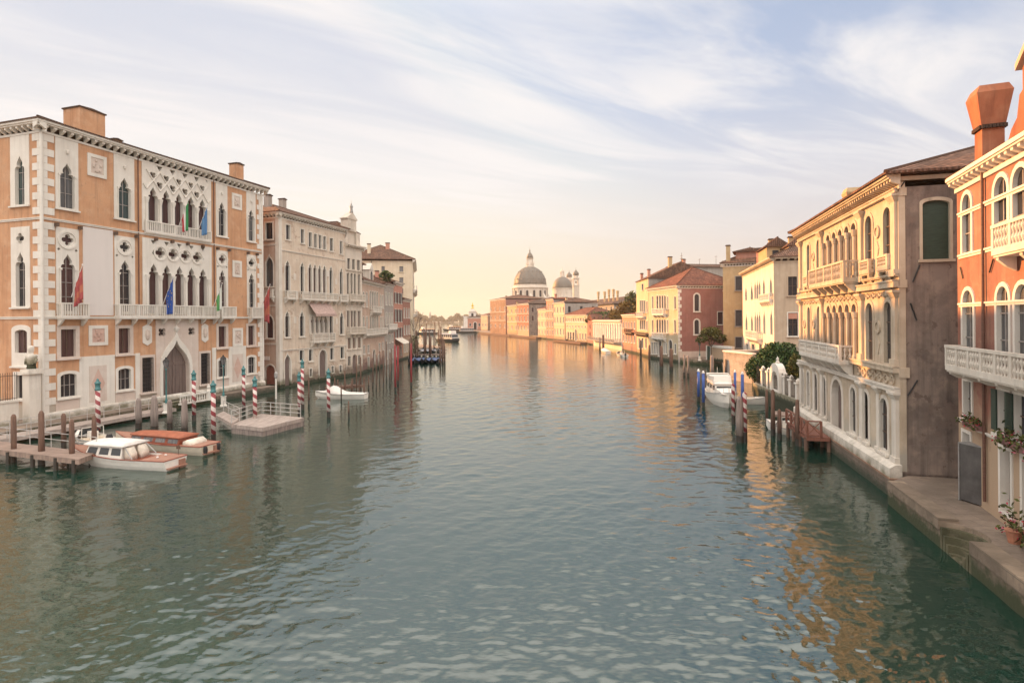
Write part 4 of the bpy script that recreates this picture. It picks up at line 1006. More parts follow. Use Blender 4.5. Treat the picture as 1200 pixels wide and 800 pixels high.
# left bank beyond the baroque front
def left_row():
    base = Vector((-25.35, 93.4, 0)); t = Vector((.02, 1, 0)).normalized()
    st = 'istrian_stone'
    H = House('canal_house', 'faded rose palace front with a pale arched dormer on its roof, beyond the baroque front', 'house', base, t, 15.4, 12)
    grid(H, 'f', [1.2, 3.2], [(11.3, 13.8), (7.2, 9.6)], .8, 'round', fm=st); grid(H, 'f', [12.6, 14.3], [(11.3, 13.8), (7.2, 9.6)], .8, 'round', fm=st)
    grid(H, 'f', [5.6, 7.1, 8.6, 10.1], [(11.0, 14.2), (7.0, 9.9)], 1.0, 'round', fm=st, bars=(2, 3))
    grid(H, 'f', [1.3, 4.0, 11.5, 14.0], [(3.2, 4.6)], .9, fm=st); grid(H, 'f', [4.0, 11.0], [(.5, 2.5)], 1.0, 'seg', fm=st); grid(H, 'f', [7.6], [(.4, 3.6)], 1.7, 'round', fm=st, pm='door_wood')
    H.balcony('f', .5, 15, 6.5, 1.0, .8, mt=st, pitch=.35); H.balcony('f', 5, 11, 10.5, 1.0, .7, mt=st, pitch=.35)
    H.walls(15.3, [MT['rose_stucco']]); H.cornice('f', -.2, 15.5, 15.3, 15.8, .5, .6, st); H.roof(15.82, 3.0, .5, 'roof_tiles')
    m = MB(); m.box(8.0, 10.6, .8, 3.4, 15.9, 18.2); m.plate([(7.8, 18.2), (10.8, 18.2), (9.3, 19.5)], [], .7, 3.5, back=True); d = m.build('dormer', MT['istrian_stone'], H.root)
    m = MB(); m.plate(arch('round', 8.7, 9.9, 16.2, 18.0), [], .74, .79); m.build('pane', MT['glass_dark'], d)
    m = MB()
    for x in (.6, 3.0, 5.6):
        for y in (1.5, 4.5): m.box(x - .12, x + .12, y - .12, y + .12, 15.9, 18.8)
    m.box(.2, 6.0, 1.1, 4.9, 18.8, 18.95); m.build('roof_terrace', MT['frame_wood'], H.root); hip_roof(H.root, 0, 6.3, .9, 5.1, 18.96, .8, 'roof_tiles')
    H.chimney(12.5, 5, 17, 20, .7, 'rose_stucco')
    G = House('canal_house', 'narrow grey green house with a white balcony, left of the red house', 'house', base + t * 15.43, t, 7.9, 12)
    grid(G, 'f', [1.6, 4, 6.3], [(12.0, 14.4), (8.0, 10.4), (4.4, 6.0), (1.2, 2.8)], .9, fm=st, shut=None)
    G.balcony('f', .6, 7.4, 7.2, 1.0, .9, mt='white_stone', pitch=.35); G.walls(15.9, [MT['grey_render']]); G.cornice('f', 0, 7.9, 15.9, 16.3, .4, .6, st); G.roof(16.32, 1.8, .4)
    Rr = House('canal_house', 'bright red rendered house with dark shutters above a white awning', 'house', base + t * 23.36, t, 8.6, 12)
    grid(Rr, 'f', [1.6, 4.3, 7.0], [(12.6, 14.8), (8.6, 11.2), (5.2, 7.2)], 1.0, fm=st, pm='shutter_dark', shut='shutter_dark'); grid(Rr, 'f', [1.8, 6.6], [(1.2, 3.2)], 1.2, 'seg', fm=st)
    m = MB(Rr.F['f'].M); m.loft([[(.8, -.05, 5.0), (7.8, -.05, 5.0), (7.8, -.05, 4.95), (.8, -.05, 4.95)], [(.8, -1.9, 3.9), (7.8, -1.9, 3.9), (7.8, -1.9, 3.85), (.8, -1.9, 3.85)]]); m.build('awning', MT['cream_cloth'], Rr.root)
    Rr.walls(16.6, [MT['pink_render']]); Rr.cornice('f', 0, 8.6, 16.6, 17.1, .45, .5, st); Rr.roof(17.12, 1.6, .4); Rr.chimney(2, 4, 17.4, 19.6, .7, 'pink_render')
    S = House('canal_house', 'low salmon house ending the left row, before the tall pale palace', 'house', base + t * 32.0, t, 8.4, 11)
    grid(S, 'f', [1.6, 4.2, 6.8], [(9.4, 11.6), (5.6, 7.6), (1.6, 3.6)], 1.0, fm=st); S.walls(13.3, [MT['terracotta_render']]); S.cornice('f', 0, 8.4, 13.3, 13.7, .4, .6, st); S.roof(13.72, 1.4, .4)
    # the tall pale palace whose plain flank faces the camera
    p0 = D(484, 372, 141); p0.z = 0
    T = House('large_palace', 'tall pale palace with a broad tiled hip roof rising behind the left row', 'palace', p0, Vector((-.165, 1, 0)), 30, 17)
    for yt, yb in ((312, 318.5), (325, 331), (338, 344)): wp(T, 'l', 'rect', 468, yt, 472.6, yb, fm='cream_render', pm='glass_pale')
    for yt, yb in ((312, 318.5), (325, 331)): wp(T, 'l', 'rect', 447, yt, 451, yb, fm='cream_render', pm='glass_pale')
    grid(T, 'f', cols(30, 8, 2), [(18.5, 21.5), (12, 15.5), (5.5, 8.5)], 1.5, 'round', fm='istrian_stone')
    for z in (16.6, 10.4): T.balcony('f', .5, 29.5, z, 1.1, 1.0, mt='istrian_stone', pitch=.8)
    T.walls(23.9, [MT['cream_render']]); T.cornice('f', -.6, 30.6, 23.5, 24.3, .9, .8, 'istrian_stone'); T.roof(24.32, 4.6, .7, 'roof_tiles'); T.chimney(6, 6.5, 26, 29.3, 1.0, 'pink_render'); T.chimney(3, 11, 25.5, 28.6, .8, 'cream_render')
    m = MB(T.F['l'].M); m.tube((6.8, -.1, 2), (6.8, -.1, 23.8), .09, .09, 6); m.build('drainpipe', MT['iron'], T.root)
left_row()

# right bank from the garden to the white low palace: bank points surveyed at the water line
def BK(px, py): return W(px, py, 0)
def right_house(name, label, cat, a, b, zt, dp, mats, gap=0.0, **k):
    p, q = (BK(*a) if len(a) == 2 else Vector((a[0], a[1], 0))), (BK(*b) if len(b) == 2 else Vector((b[0], b[1], 0)))
    t = (q - p); wd = t.length - gap
    return House(name, label, cat, p, t, wd, dp)
def right_row():
    st = 'istrian_stone'
    # white fronted house with tan flank, behind the garden
    pn = D(907, 372, 72); pf = D(870.5, 372, 98); pn.z = pf.z = 0
    H = House('canal_house', 'narrow whitish Gothic house front with a tan flank, behind the dark clipped tree', 'house', pf, pn - pf, (pn - pf).length, 14)
    for (xl, yt, xr, yb) in ((873.5, 335, 875.5, 352), (880, 332.5, 882.5, 351), (884.3, 330, 886.2, 350), (886.9, 329.5, 888.8, 350), (889.4, 329, 891.4, 350), (894.3, 326.5, 896.6, 348.5), (902.5, 324, 905, 347)):
        wp(H, 'f', 'ogee', xl, yt, xr, yb, fm=st, sill=0)
    for (xl, yt, xr, yb) in ((874, 368, 876, 387), (880.3, 368, 882.5, 389), (884.5, 366, 886.4, 389), (887, 366, 888.9, 389), (889.5, 366, 891.5, 389), (894.8, 365, 897, 391), (903, 364, 905.4, 392)):
        wp(H, 'f', 'ogee', xl, yt, xr, yb, fm=st, sill=0)
    for (xl, xr) in ((874.5, 877), (881, 884), (890, 893), (896.5, 900)): wp(H, 'f', 'rect', xl, 403, xr, 413, fm=st)
    F = H.F['f']; H.balcony('f', F.u(879.5, 393), F.u(893.5, 393), F.z(886, 396), 1.1, .8, mt=st, pitch=.3); H.balcony('f', F.u(893.5, 350), F.u(906, 350), F.z(900, 352), .9, .5, mt=st, pitch=.3)
    F = H.F['r']
    wp(H, 'r', 'rect', 923.6, 324, 934, 346, fm='tan_render', pm='glass_dark', bars=(2, 2)); o = wp(H, 'r', 'rect', 923.6, 366.5, 935, 393.5, fm=st, pm='glass_dark', bars=(2, 2))
    m = MB(F.M); u0, u1 = F.u(924, 375), F.u(934.6, 375); m.box(u0, u1, .02, .08, F.z(929, 373.5), F.z(929, 367)); m.build('roller_blind', MT['pink_render'], o)
    zt = F.z(908, 306)
    H.walls(zt, [MT['istrian_stone'], MT['tan_render']]); H.cornice('f', -.3, H.w + .3, zt, zt + .55, .6, .6, 'palazzo_stone'); H.cornice('r', 0, 14, zt, zt + .5, .45, .8, 'tan_render')
    H.roof(zt + .57, 3.4, .5, 'roof_tiles')
    # dormered attic behind
    def attic(ua, px0, px1, pe, pp, ln, mt, wn):
        Fa = Face(H.p0 + H.t * ua, H.i, Matrix()); y0, y1 = Fa.u(px0, pe), Fa.u(px1, pe); ze = Fa.z((px0 + px1) / 2, pe); zp = Fa.z((px0 + px1) / 2, pp)
        m = MB(Matrix.Translation((ua, 0, 0)) @ Matrix.Rotation(R(90), 4, 'Z')); m.plate([(y0, zt), (y1, zt), (y1, ze), ((y0 + y1) / 2, zp), (y0, ze)], [], 0, ln, back=True); a_ = m.build('attic', MT[mt], H.root)
        for (p0_, p1_, q0_, q1_) in wn:
            x0, x1, z0, z1 = Fa.u(p0_, q0_), Fa.u(p1_, q0_), Fa.z(p0_, q1_), Fa.z(p0_, q0_)
            w_ = MB(m.M); w_.ring([(x0 - .15, z0 - .1), (x1 + .15, z0 - .1), (x1 + .15, z1 + .15), (x0 - .15, z1 + .15)], [(x0, z0), (x1, z0), (x1, z1), (x0, z1)], -.06, .02); w_.box(x0 + .01, x1 - .01, -.03, .02, z0, z1); w_.build('window', MT['glass_dark'], a_)
        hip_roof(H.root, ua - ln - .3, ua + .35, y0 - .35, y1 + .35, ze + .12, zp - ze + .12, 'roof_tiles', 'gable', axis='x')
    attic(H.w - 9, 898.5, 923.5, 289, 280, 7, 'ochre_render', [(906.5, 911, 294.5, 301)])
    attic(H.w - 5, 924.5, 952, 288, 277, 6, 'tan_render', [(928, 935, 286.5, 293.5)])
    H.chimney(3.5, 2.2, zt + .5, zt + 4.0, .75, 'pink_render'); H.chimney(11.2, 2.6, zt + .8, zt + 5.0, .65, 'ochre_render'); H.chimney(20.6, 3.4, zt + 1, zt + 4, .6, 'ochre_render')
    # tall ochre house with dark shuttered windows
    pn = D(847.5, 372, 102); pn.z = 0; t = Vector((-.47, -1, 0)).normalized(); wd = 11
    T = House('canal_house', 'tall ochre house with dark shuttered windows, left of the whitish house', 'house', pn - t * wd, t, wd, 16)
    for (yt, yb) in ((324, 340), (363.5, 382), (395, 407.5)): wp(T, 'r', 'rect', 862, yt, 869.3, yb, fm='grey_render', pm='shutter_dark')
    for (yt, yb) in ((324, 340), (363.5, 382)): wp(T, 'r', 'rect', 884, yt, 891, yb, fm='grey_render', pm='shutter_dark')
    grid(T, 'f', cols(wd, 4, 1.6), [(14, 16.4), (9.5, 12), (5, 7.5)], 1.0, fm=st)
    zt = T.F['r'].z(850, 311.5); T.walls(zt, [MT['ochre_render']]); T.cornice('r', -.4, 16, zt, zt + .5, .4, .5, st); T.cornice('f', 0, wd + .4, zt, zt + .5, .4, .5, st)
    T.roof(zt + .52, 3.0, .5, 'roof_tiles'); T.chimney(wd - .6, .9, zt + .4, zt + 3.9, .7, 'ochre_render')
    m = MB(); m.box(5, wd - 1.2, 2.2, 7, zt + .5, zt + 2.6); m.build('attic', MT['pink_render'], T.root); hip_roof(T.root, 4.4, wd - .6, 1.6, 7.6, zt + 2.62, .6, 'roof_tiles', 'gable')
    # yellow front with brick red flank on the campo
    a, b = BK(760.6, 419), BK(795, 424.6)
    Y = House('canal_house', 'yellow canal front with balconies and a brick red flank under a red hip roof', 'house', a, b - a, (b - a).length, 14)
    for (xl, xr) in ((769.3, 771.6), (772.3, 774.6), (775.3, 777.6), (778.2, 780.4)):
        wp(Y, 'f', 'round', xl, 346, xr, 362.5, fm=st, sill=0); wp(Y, 'f', 'round', xl, 374, xr, 389.5, fm=st, sill=0)
    for (xl, xr) in ((764.2, 765.8), (781.8, 783.2), (790.2, 792.2)): wp(Y, 'f', 'round', xl, 347, xr, 362, fm=st); wp(Y, 'f', 'round', xl, 374.5, xr, 390, fm=st)
    F = Y.F['f']
    for (yb) in (363, 391): Y.balcony('f', F.u(768, yb), F.u(781.3, yb), F.z(775, yb + 5), 1.2, .9, mt='white_stone', pitch=.35)
    for (xl, xr, yt) in ((763.4, 765, 401), (766.4, 768, 401), (769, 770.6, 401), (777.6, 779, 402), (780, 781.6, 402), (790.4, 792.4, 403)): wp(Y, 'f', 'rect', xl, yt, xr, 414.5, fm='white_stone', pm='glass_dark')
    for (xl, xr) in ((771.8, 775.4), (783.8, 788)): wp(Y, 'f', 'round', xl, 398, xr, 417, fm='white_stone', pm='glass_dark')
    F = Y.F['r']; zt = F.z(796, 337)
    for (yt, yb) in ((344.5, 364.5), (374.5, 391.5)):
        wp(Y, 'r', 'round', 813.8, yt, 819.3, yb, fm='white_stone', fw=.28, pm='shutter_dark', fb=.15)
    o = wp(Y, 'r', 'rect', 841, 365.5, 847.5, 380, fm='white_stone', pm='glass_wine')
    m = MB(F.M)
    for i in range(18):
        z0 = 1.2 + i * .75; m.box(0, .75 if i % 2 else .4, -.05, .0, z0, z0 + .68)
    m.build('quoins', MT['white_stone'], Y.root)
    m = MB(F.M); m.box(0, 14, -.07, 0, -.5, 2.2); m.build('plinth', MT['pale_marble'], Y.root)
    Y.walls(zt, [MT['yellow_render'], MT['brick_red_render']]); Y.cornice('f', -.3, Y.w + .4, zt, zt + .55, .5, .6, 'white_stone'); Y.cornice('r', -.4, 14, zt, zt + .55, .45, .6, 'white_stone'); Y.roof(zt + .57, 4.2, .5, 'roof_tiles_red')
    m = MB(); m.tube((6, 5, 18), (6, 5, 23.0), .05, .03, 6); m.box(5.4, 6.6, 4.97, 5.03, 22.3, 22.36); m.box(5.6, 6.4, 4.97, 5.03, 21.8, 21.86); m.build('aerial', MT['iron'], Y.root)
    # taller yellow front with a grey gabled flank behind it
    a, b = BK(746.2, 414.4), BK(760.4, 418.9)
    G = House('canal_house', 'tall yellow front with a plain grey gabled flank, rising behind the red hip roof', 'house', a, b - a, (b - a).length - .05, 15)
    for (xl, xr) in ((750, 751.7), (752.3, 754), (754.6, 756.3)): wp(G, 'f', 'rect', xl, 352, xr, 366, fm=st); wp(G, 'f', 'rect', xl, 375, xr, 386, fm=st)
    wp(G, 'f', 'rect', 752, 332.5, 754.2, 340, fm=st); wp(G, 'f', 'rect', 757.6, 353, 759, 366, fm=st); wp(G, 'f', 'rect', 757.6, 376, 759, 387, fm=st)
    for (xl, xr) in ((748.5, 750), (752, 754), (756.4, 758)): wp(G, 'f', 'rect', xl, 396, xr, 408, fm=st)
    F = G.F['f']; G.balcony('f', F.u(749, 368), F.u(757, 368), F.z(753, 371), 1.1, .8, mt=st, pitch=.4); G.balcony('f', F.u(747, 390), F.u(760, 390), F.z(753, 391), .4, .6, mt='frame_wood', pitch=.5)
    zt = F.z(753, 328.5); wp(G, 'r', 'rect', 763.5, 327, 768.5, 335.5, fm='grey_render', pm='glass_dark', bars=(2, 2)); wp(G, 'r', 'rect', 785, 315.5, 788.5, 323, fm='grey_render', pm='glass_dark')
    G.walls(zt, [MT['yellow_render'], MT['grey_render']]); gable(G, zt, 3.6, 'grey_render'); G.roof(zt + .14, 3.6, .25, 'roof_tiles', 'gable', axis='x'); G.chimney(11.5, 5.5, zt + 1, zt + 5.2, .8, 'ochre_render'); G.chimney(2, 1, zt + .2, zt + 2.2, .6, 'pink_render'); G.chimney(9, 1.2, zt + .3, zt + 2.6, .6, 'pink_render')
    p = D(802, 372, 134); p.z = 0
    Q = House('town_house', 'long grey house with a roof terrace showing above the red hip roof', 'house', p - Vector((.2, -1, 0)).normalized() * 9, Vector((.2, -1, 0)), 9, 16)
    zt = Q.F['r'].z(820, 313); grid(Q, 'r', cols(16, 5, 1.5), [(15.5, 17.3)], 1.0, fm='grey_render'); Q.walls(zt, [MT['grey_render']]); Q.roof(zt + .13, 1.0, .4, 'roof_tiles_brown', 'gable', axis='y')
    m = MB()
    for x, y, h in ((2, 3, 2.2), (4, 7, 1.8), (5, 11, 2.5), (3, 14, 1.6)): m.tube((x, y, zt + .6), (x, y, zt + .8 + h), .05, .03, 5); m.box(x - .6, x + .6, y - .03, y + .03, zt + .6 + h, zt + .66 + h)
    m.build('aerials', MT['iron'], Q.root); Q.chimney(7, 1.0, zt, zt + 2.2, .7, 'pink_render')
    # small pink house
    a, b = BK(729.4, 410.6), BK(746, 414.3)
    K = House('canal_house', 'small salmon pink house with arched windows, beside the tall yellow front', 'house', a, b - a, (b - a).length - .05, 10)
    w_ = K.w; grid(K, 'f', cols(w_, 5, 1.4), [(6.2, 8.0), (2.6, 4.6)], 1.1, 'round', fm='white_stone'); K.balcony('f', w_ * .35, w_ * .85, 5.2, 1, .8, mt='frame_wood', pitch=.5)
    K.walls(9.4, [MT['pink_render']]); K.cornice('f', 0, w_, 9.4, 9.9, .4, .6, 'white_stone'); K.roof(9.92, .9, .3, 'roof_tiles_red')
    # low white unfinished palace
    a, b = BK(695.5, 404.4), BK(728.6, 410.4)
    V = House('low_palace', 'low white stone palace of one storey with tall pilasters and a planted roof', 'palace', a, b - a, (b - a).length, 14)
    w_ = V.w; m = MB(V.F['f'].M)
    for i, c in enumerate(cols(w_, 13, 1.2)): m.box(c - .38, c + .38, -.35, 0, 2.4, 7.2); m.box(c - .5, c + .5, -.45, 0, 7.0, 7.4)
    m.build('pilasters', MT['white_stone'], V.root); cs = cols(w_, 13, 1.2)
    for i in range(12): 
        c = (cs[i] + cs[i + 1]) / 2
        if i % 2 == 0: V.win('f', 'rect', c - .55, c + .55, 3.2, 6.2, fw=.1, fm='white_stone', sill=0)
    V.walls(7.6, [MT['white_stone']]); V.cornice('f', 0, w_, 7.6, 8.3, .5, .8, 'white_stone'); V.balcony('f', .3, w_ - .3, 2.1, 1.0, 2.2, mt='grey_render', pitch=.7, corb=0)
    m = MB(); m.box(.2, w_ - .2, -.0, 13.8, 8.31, 8.5); m.build('flat_roof', MT['grey_render'], V.root)
    # dark red slot house, pale yellow house with red roof
    a, b = BK(688.6, 402.9), BK(695, 404.2)
    X = House('narrow_house', 'narrow dark maroon house wedged between the yellow house and the low white palace', 'house', a, b - a, (b - a).length - .1, 8)
    grid(X, 'f', [X.w / 2], [(5.6, 7.0), (2.6, 4.4)], 1.2, 'round', fm='brick_red_render', pm='glass_pale'); X.walls(8.3, [MT['brick_red_render']]); X.roof(8.42, 2.0, .2, 'roof_tiles_red', 'gable', axis='y')
    m = MB(); m.plate([(0, 8.3), (X.w, 8.3), (X.w / 2, 10.3)], [], 0, .3, back=True); m.build('gable', MT['brick_red_render'], X.root)
    a, b = BK(663, 399.8), BK(688.4, 402.8)
    Z = House('canal_house', 'long pale yellow house with a row of small attic windows under a bright red roof', 'house', a, b - a, (b - a).length, 12)
    w_ = Z.w; grid(Z, 'f', cols(w_, 9, 1.4), [(7.9, 9.3)], 1.1, 'round', fm='white_stone', pm='glass_dark'); grid(Z, 'f', cols(w_, 7, 2.0), [(5.4, 6.4)], .9, fm='white_stone', pm='glass_dark'); grid(Z, 'f', [c for c in cols(w_, 8, 1.6)], [(1.2, 3.6)], 1.1, fm='white_stone', pm='glass_dark')
    Z.win('f', 'round', w_ / 2 - .9, w_ / 2 + .9, .6, 5.0, fw=.2, fm='white_stone', sill=0)
    Z.band('f', 0, w_, 7.5, .3, .15); Z.walls(9.9, [MT['yellow_render']]); Z.cornice('f', -.3, w_ + .3, 9.9, 10.4, .5, .8, 'white_stone'); Z.roof(10.42, 2.6, .5, 'roof_tiles_red')
    # the tight lit group below the great church
    L = [('canal_house', 'tall plain brick abbey house, leftmost below the great dome', (574.6, 391.6), (593, 393.0), 19.6, 24, ['old_brick', 'brick_red_render'], 4, [(13.5, 15.8), (8.8, 11), (4.2, 6.2)], 2.6, 'roof_tiles'),
         ('canal_house', 'ochre house with flat top next to the brick abbey house', (594.4, 393.1), (606, 394.0), 15.6, 14, ['ochre_render', 'grey_render'], 3, [(12, 14), (8, 10.2), (3.4, 5.6)], 1.6, 'roof_tiles'),
         ('canal_house', 'orange rendered house with a dark flank right below the great dome', (606.3, 394.0), (620, 395.2), 15.9, 16, ['terracotta_render', 'umber_render'], 4, [(12.2, 14.4), (8, 10.4), (3.4, 5.8)], 2.2, 'roof_tiles_brown'),
         ('canal_house', 'lower yellow house right of the dark flank below the dome', (630.6, 396.2), (640.4, 397.2), 12.8, 14, ['yellow_render', 'grey_render'], 3, [(9.6, 11.6), (5.6, 7.8), (2, 4)], 2.2, 'roof_tiles_red'),
         ('canal_house', 'slim tower-like salmon house, tallest right of the great dome', (640.6, 397.2), (649, 398.2), 16.8, 11, ['pink_render', 'grey_render'], 3, [(13, 15), (9.4, 11.6), (5.4, 7.8), (2, 4)], .8, 'roof_tiles_red'),
         ('canal_house', 'golden palace front with pale stone bands left of the pale yellow house', (649.2, 398.2), (662, 399.7), 15.0, 14, ['yellow_render', 'grey_render'], 4, [(11.4, 13.8), (7.2, 9.8), (2.4, 5)], 2.0, 'roof_tiles')]
    for nm, lb, a, b, zt, dp, ms, nc, rows, rise, rf in L:
        a, b = BK(*a), BK(*b); h = House(nm, lb, 'house', a, b - a, (b - a).length - .08, dp); w_ = h.w
        grid(h, 'f', cols(w_, nc, 1.5), rows, 1.2, 'round' if nc == 4 else 'rect', fm='white_stone'); grid(h, 'r', cols(dp, 3, 2.0), rows[:2], 1.1, fm='grey_render')
        for r in rows[:2]: h.band('f', 0, w_, r[0] - .7, .22, .12, 'white_stone')
        h.walls(zt, [MT[x] for x in ms]); h.cornice('f', -.2, w_ + .2, zt, zt + .5, .45, .9, 'white_stone'); h.roof(zt + .52, rise, .4, rf); h.chimney(w_ * .3, dp * .3, zt + .4, zt + 2.8, .8, ms[0])
    a = D(622, 372, 308); b = D(631, 372, 282); a.z = b.z = 0
    h = House('canal_house', 'dark shaded house set back in the gap below the great dome', 'house', a, b - a, (b - a).length, 18); grid(h, 'f', cols(h.w, 5, 2), [(13, 15), (8.4, 10.6), (3.5, 6)], 1.3, fm='grey_render'); h.walls(17.2, [MT['grey_render']]); h.roof(17.3, 3.0, .4, 'roof_tiles_brown')
    # large grey seminary behind
    b = D(719.5, 372, 262); a = D(652, 372, 380); a.z = b.z = 0
    h = House('seminary', 'long grey institutional block with flared chimneys behind the pale yellow house', 'building', a, b - a, (b - a).length, 30)
    grid(h, 'f', cols(h.w, 16, 4), [(12.4, 14.6)], 1.8, fm='white_stone', pm='glass_dark'); grid(h, 'f', cols(h.w, 16, 4), [(6, 9)], 1.8, fm='white_stone', pm='glass_dark'); h.walls(15.2, [MT['grey_render']]); h.cornice('f', -.5, h.w + .5, 15.2, 15.9, .8, 1.6, 'grey_render'); h.roof(15.92, 4.2, 1.2, 'roof_tiles_brown')
    for x, z in ((h.w - 9, 21), (h.w - 15, 22), (h.w - 22, 22.3), (h.w - 29, 21.5), (h.w - 40, 22)): h.chimney(x, 5, 16.5, z + 1.5, .75, 'ochre_render', 'flare')
right_row()

# the great domed church
def church():
    Dm = 420.0; c = D(621.5, 373, Dm); s = Dm / 650.0
    root = empty('domed_church', (c.x, c.y, 0), 0, 'great white baroque church with a large grey dome, a smaller dome and two bell towers', 'church')
    st = MT['baroque_stone']; ld = MT['lead_sheet']
    m = MB(); m.smooth = False
    m.lathe([(19.5, 1), (19.5, 20.5), (20.2, 20.6), (20.2, 21.6), (16, 23.5), (14, 24)], (0, 0, 0), 8, math.pi / 8); m.build('octagon_body', st, root)
    m = MB(); m.lathe([(13.0, 23.5), (13.0, 31.6), (13.9, 31.8), (13.9, 32.4), (13.0, 32.6), (12.7, 33.2), (12.7, 34.2), (12.2, 34.4)], (0, 0, 0), 32); dr = m.build('drum', st, root)
    w_ = MB(); pl = MB()
    for k in range(16):
        a = 2 * math.pi * (k + .5) / 16; M = Matrix.Translation((13.0 * math.sin(a), -13.0 * math.cos(a), 0)) @ Matrix.Rotation(a, 4, 'Z')
        w_ = MB(M); w_.plate(arch('round', -.85, .85, 25.2, 30.0), [], -.14, .1); w_.build('drum_window', MT['glass_dark'], dr); pl.M = Matrix.Rotation(2 * math.pi / 32, 4, 'Z') @ M if False else Matrix.Translation((13.0 * math.sin(a + .196), -13.0 * math.cos(a + .196), 0)) @ Matrix.Rotation(a + .196, 4, 'Z'); pl.box(-.5, .5, -.5, .1, 24, 31.6)
    pl.build('drum_pilaster', st, dr)
    m = MB(); m.smooth = True; m.lathe([(12.2 * math.cos(t_) if t_ < 1.5 else 2.6, 34.4 + 14.0 * math.sin(t_)) for t_ in [i * 1.36 / 14 for i in range(15)]], (0, 0, 0), 32); dome = m.build('great_dome', ld, root)
    m = MB()
    for k in range(16):
        a = 2 * math.pi * k / 16; pts = [((12.25 * math.cos(t_)) * math.cos(a), 12.25 * math.cos(t_) * math.sin(a), 34.4 + 14.05 * math.sin(t_)) for t_ in [i * 1.36 / 9 for i in range(10)]]; m.path(pts, .16, 5)
    m.build('dome_rib', ld, dome)
    m = MB()
    for k in range(16):
        for t_ in (.28, .75):
            a = 2 * math.pi * (k + .5) / 16; r = 12.2 * math.cos(t_); m.lathe([(.45, -.1), (.4, .6), (0, .9)], (r * math.cos(a), r * math.sin(a), 34.4 + 14 * math.sin(t_)), 6)
    m.build('dome_dormer', ld, dome)
    m = MB(); m.lathe([(3.3, 47.6), (3.3, 48.6), (2.9, 48.7), (2.9, 49.6)], (0, 0, 0), 16)
    for k in range(8):
        a = 2 * math.pi * (k + .5) / 8; m.box(2.1 * math.cos(a) - .35, 2.1 * math.cos(a) + .35, 2.1 * math.sin(a) - .35, 2.1 * math.sin(a) + .35, 49.6, 54.0); m.lathe([(.28, 49.6), (.2, 51.2), (0, 52.4)], (3.1 * math.cos(a), 3.1 * math.sin(a), 0), 6)
    m.lathe([(2.7, 54.0), (2.8, 54.6), (2.4, 54.7)], (0, 0, 0), 16); ln = m.build('lantern', st, root)
    m = MB(); m.smooth = True; m.lathe([(2.5, 54.7), (2.4, 56), (1.9, 57.4), (1.0, 58.6), (.5, 59.2), (.35, 60), (.6, 60.5), (.3, 61), (.08, 61.6), (.05, 63.4)], (0, 0, 0), 14); m.build('lantern_cap', ld, ln)
    # scroll buttresses with statues
    for k in range(8):
        a = 2 * math.pi * k / 8; M = Matrix.Rotation(a, 4, 'Z'); m = MB(M)
        pts = [(13.0, 21.6), (19.0, 21.6)] + [(18.0 + 1.6 * math.cos(t_), 23.2 + 1.6 * math.sin(t_)) for t_ in [-1.2 + i * 3.6 / 8 for i in range(9)]] + [(15.2, 25.2), (13.6, 27.5), (13.0, 28)]
        m.plate(pts, [], -.9, .9, back=True); m.M = Matrix.Rotation(a, 4, 'Z'); m.build('scroll_buttress', st, root)
    # second dome, choir and towers
    c2 = D(659.3, 373, 445) - c; x2, y2 = c2.x, c2.y
    m = MB(); m.lathe([(9.6, 1), (9.6, 25), (10, 25.2), (10, 26), (8.1, 26.2), (8.1, 32.2), (8.5, 32.4), (8.5, 33.0), (7.9, 33.1)], (x2, y2, 0), 24); d2 = m.build('choir_drum', st, root)
    m = MB(); m.smooth = True; m.lathe([(7.9 * math.cos(t_), 33.1 + 9.4 * math.sin(t_)) for t_ in [i * 1.38 / 12 for i in range(13)]], (x2, y2, 0), 28); m.build('small_dome', ld, root)
    m = MB(); m.lathe([(2.0, 42.2), (2.0, 43.2)], (x2, y2, 0), 12)
    for k in range(6): a = math.pi * 2 * k / 6; m.box(x2 + 1.3*math.cos(a) - .22, x2 + 1.3*math.cos(a) + .22, y2 + 1.3*math.sin(a) - .22, y2 + 1.3*math.sin(a) + .22, 43.2, 46.0)
    m.lathe([(1.8, 46), (1.6, 47), (.7, 48.6), (.25, 49.4), (.08, 50), (.05, 52)], (x2, y2, 0), 12); m.build('small_lantern', st, root)
    for px, dd, ztop in ((675.3, 455, 50.0), (667.4, 475, 49.6)):
        q = D(px, 373, dd) - c; x, y = q.x, q.y; m = MB(); h = 2.4
        m.box(x - h, x + h, y - h, y + h, 1, 35.5); m.box(x - h - .4, x + h + .4, y - h - .4, y + h + .4, 35.5, 36.2)
        for sx in (-1, 1):
            for sy in (-1, 1): m.box(x + sx * (h - .55) - .55, x + sx * (h - .55) + .55, y + sy * (h - .55) - .55, y + sy * (h - .55) + .55, 36.2, 40.6)
        m.box(x - h, x + h, y - h, y + h, 40.6, 41.4); m.box(x - h - .45, x + h + .45, y - h - .45, y + h + .45, 41.4, 42.0); m.lathe([(2.0, 42), (2.0, 44), (2.3, 44.2)], (x, y, 0), 8, math.pi / 8)
        tw = m.build('bell_tower', MT['baroque_stone'], root); m = MB(); m.smooth = True; m.lathe([(2.2, 44.2), (2.5, 45.2), (2.1, 46.6), (1.0, 47.8), (.4, 48.6), (.12, 49.2), (.05, ztop + 1)], (x, y, 0), 12); m.build('tower_cupola', ld, tw)
        m = MB(); m.lathe([(.3, 39.6), (.5, 39.2), (.7, 38.2), (.85, 37.9)], (x, y, 0), 10); m.build('bell', MT['frame_wood'], tw)
church()

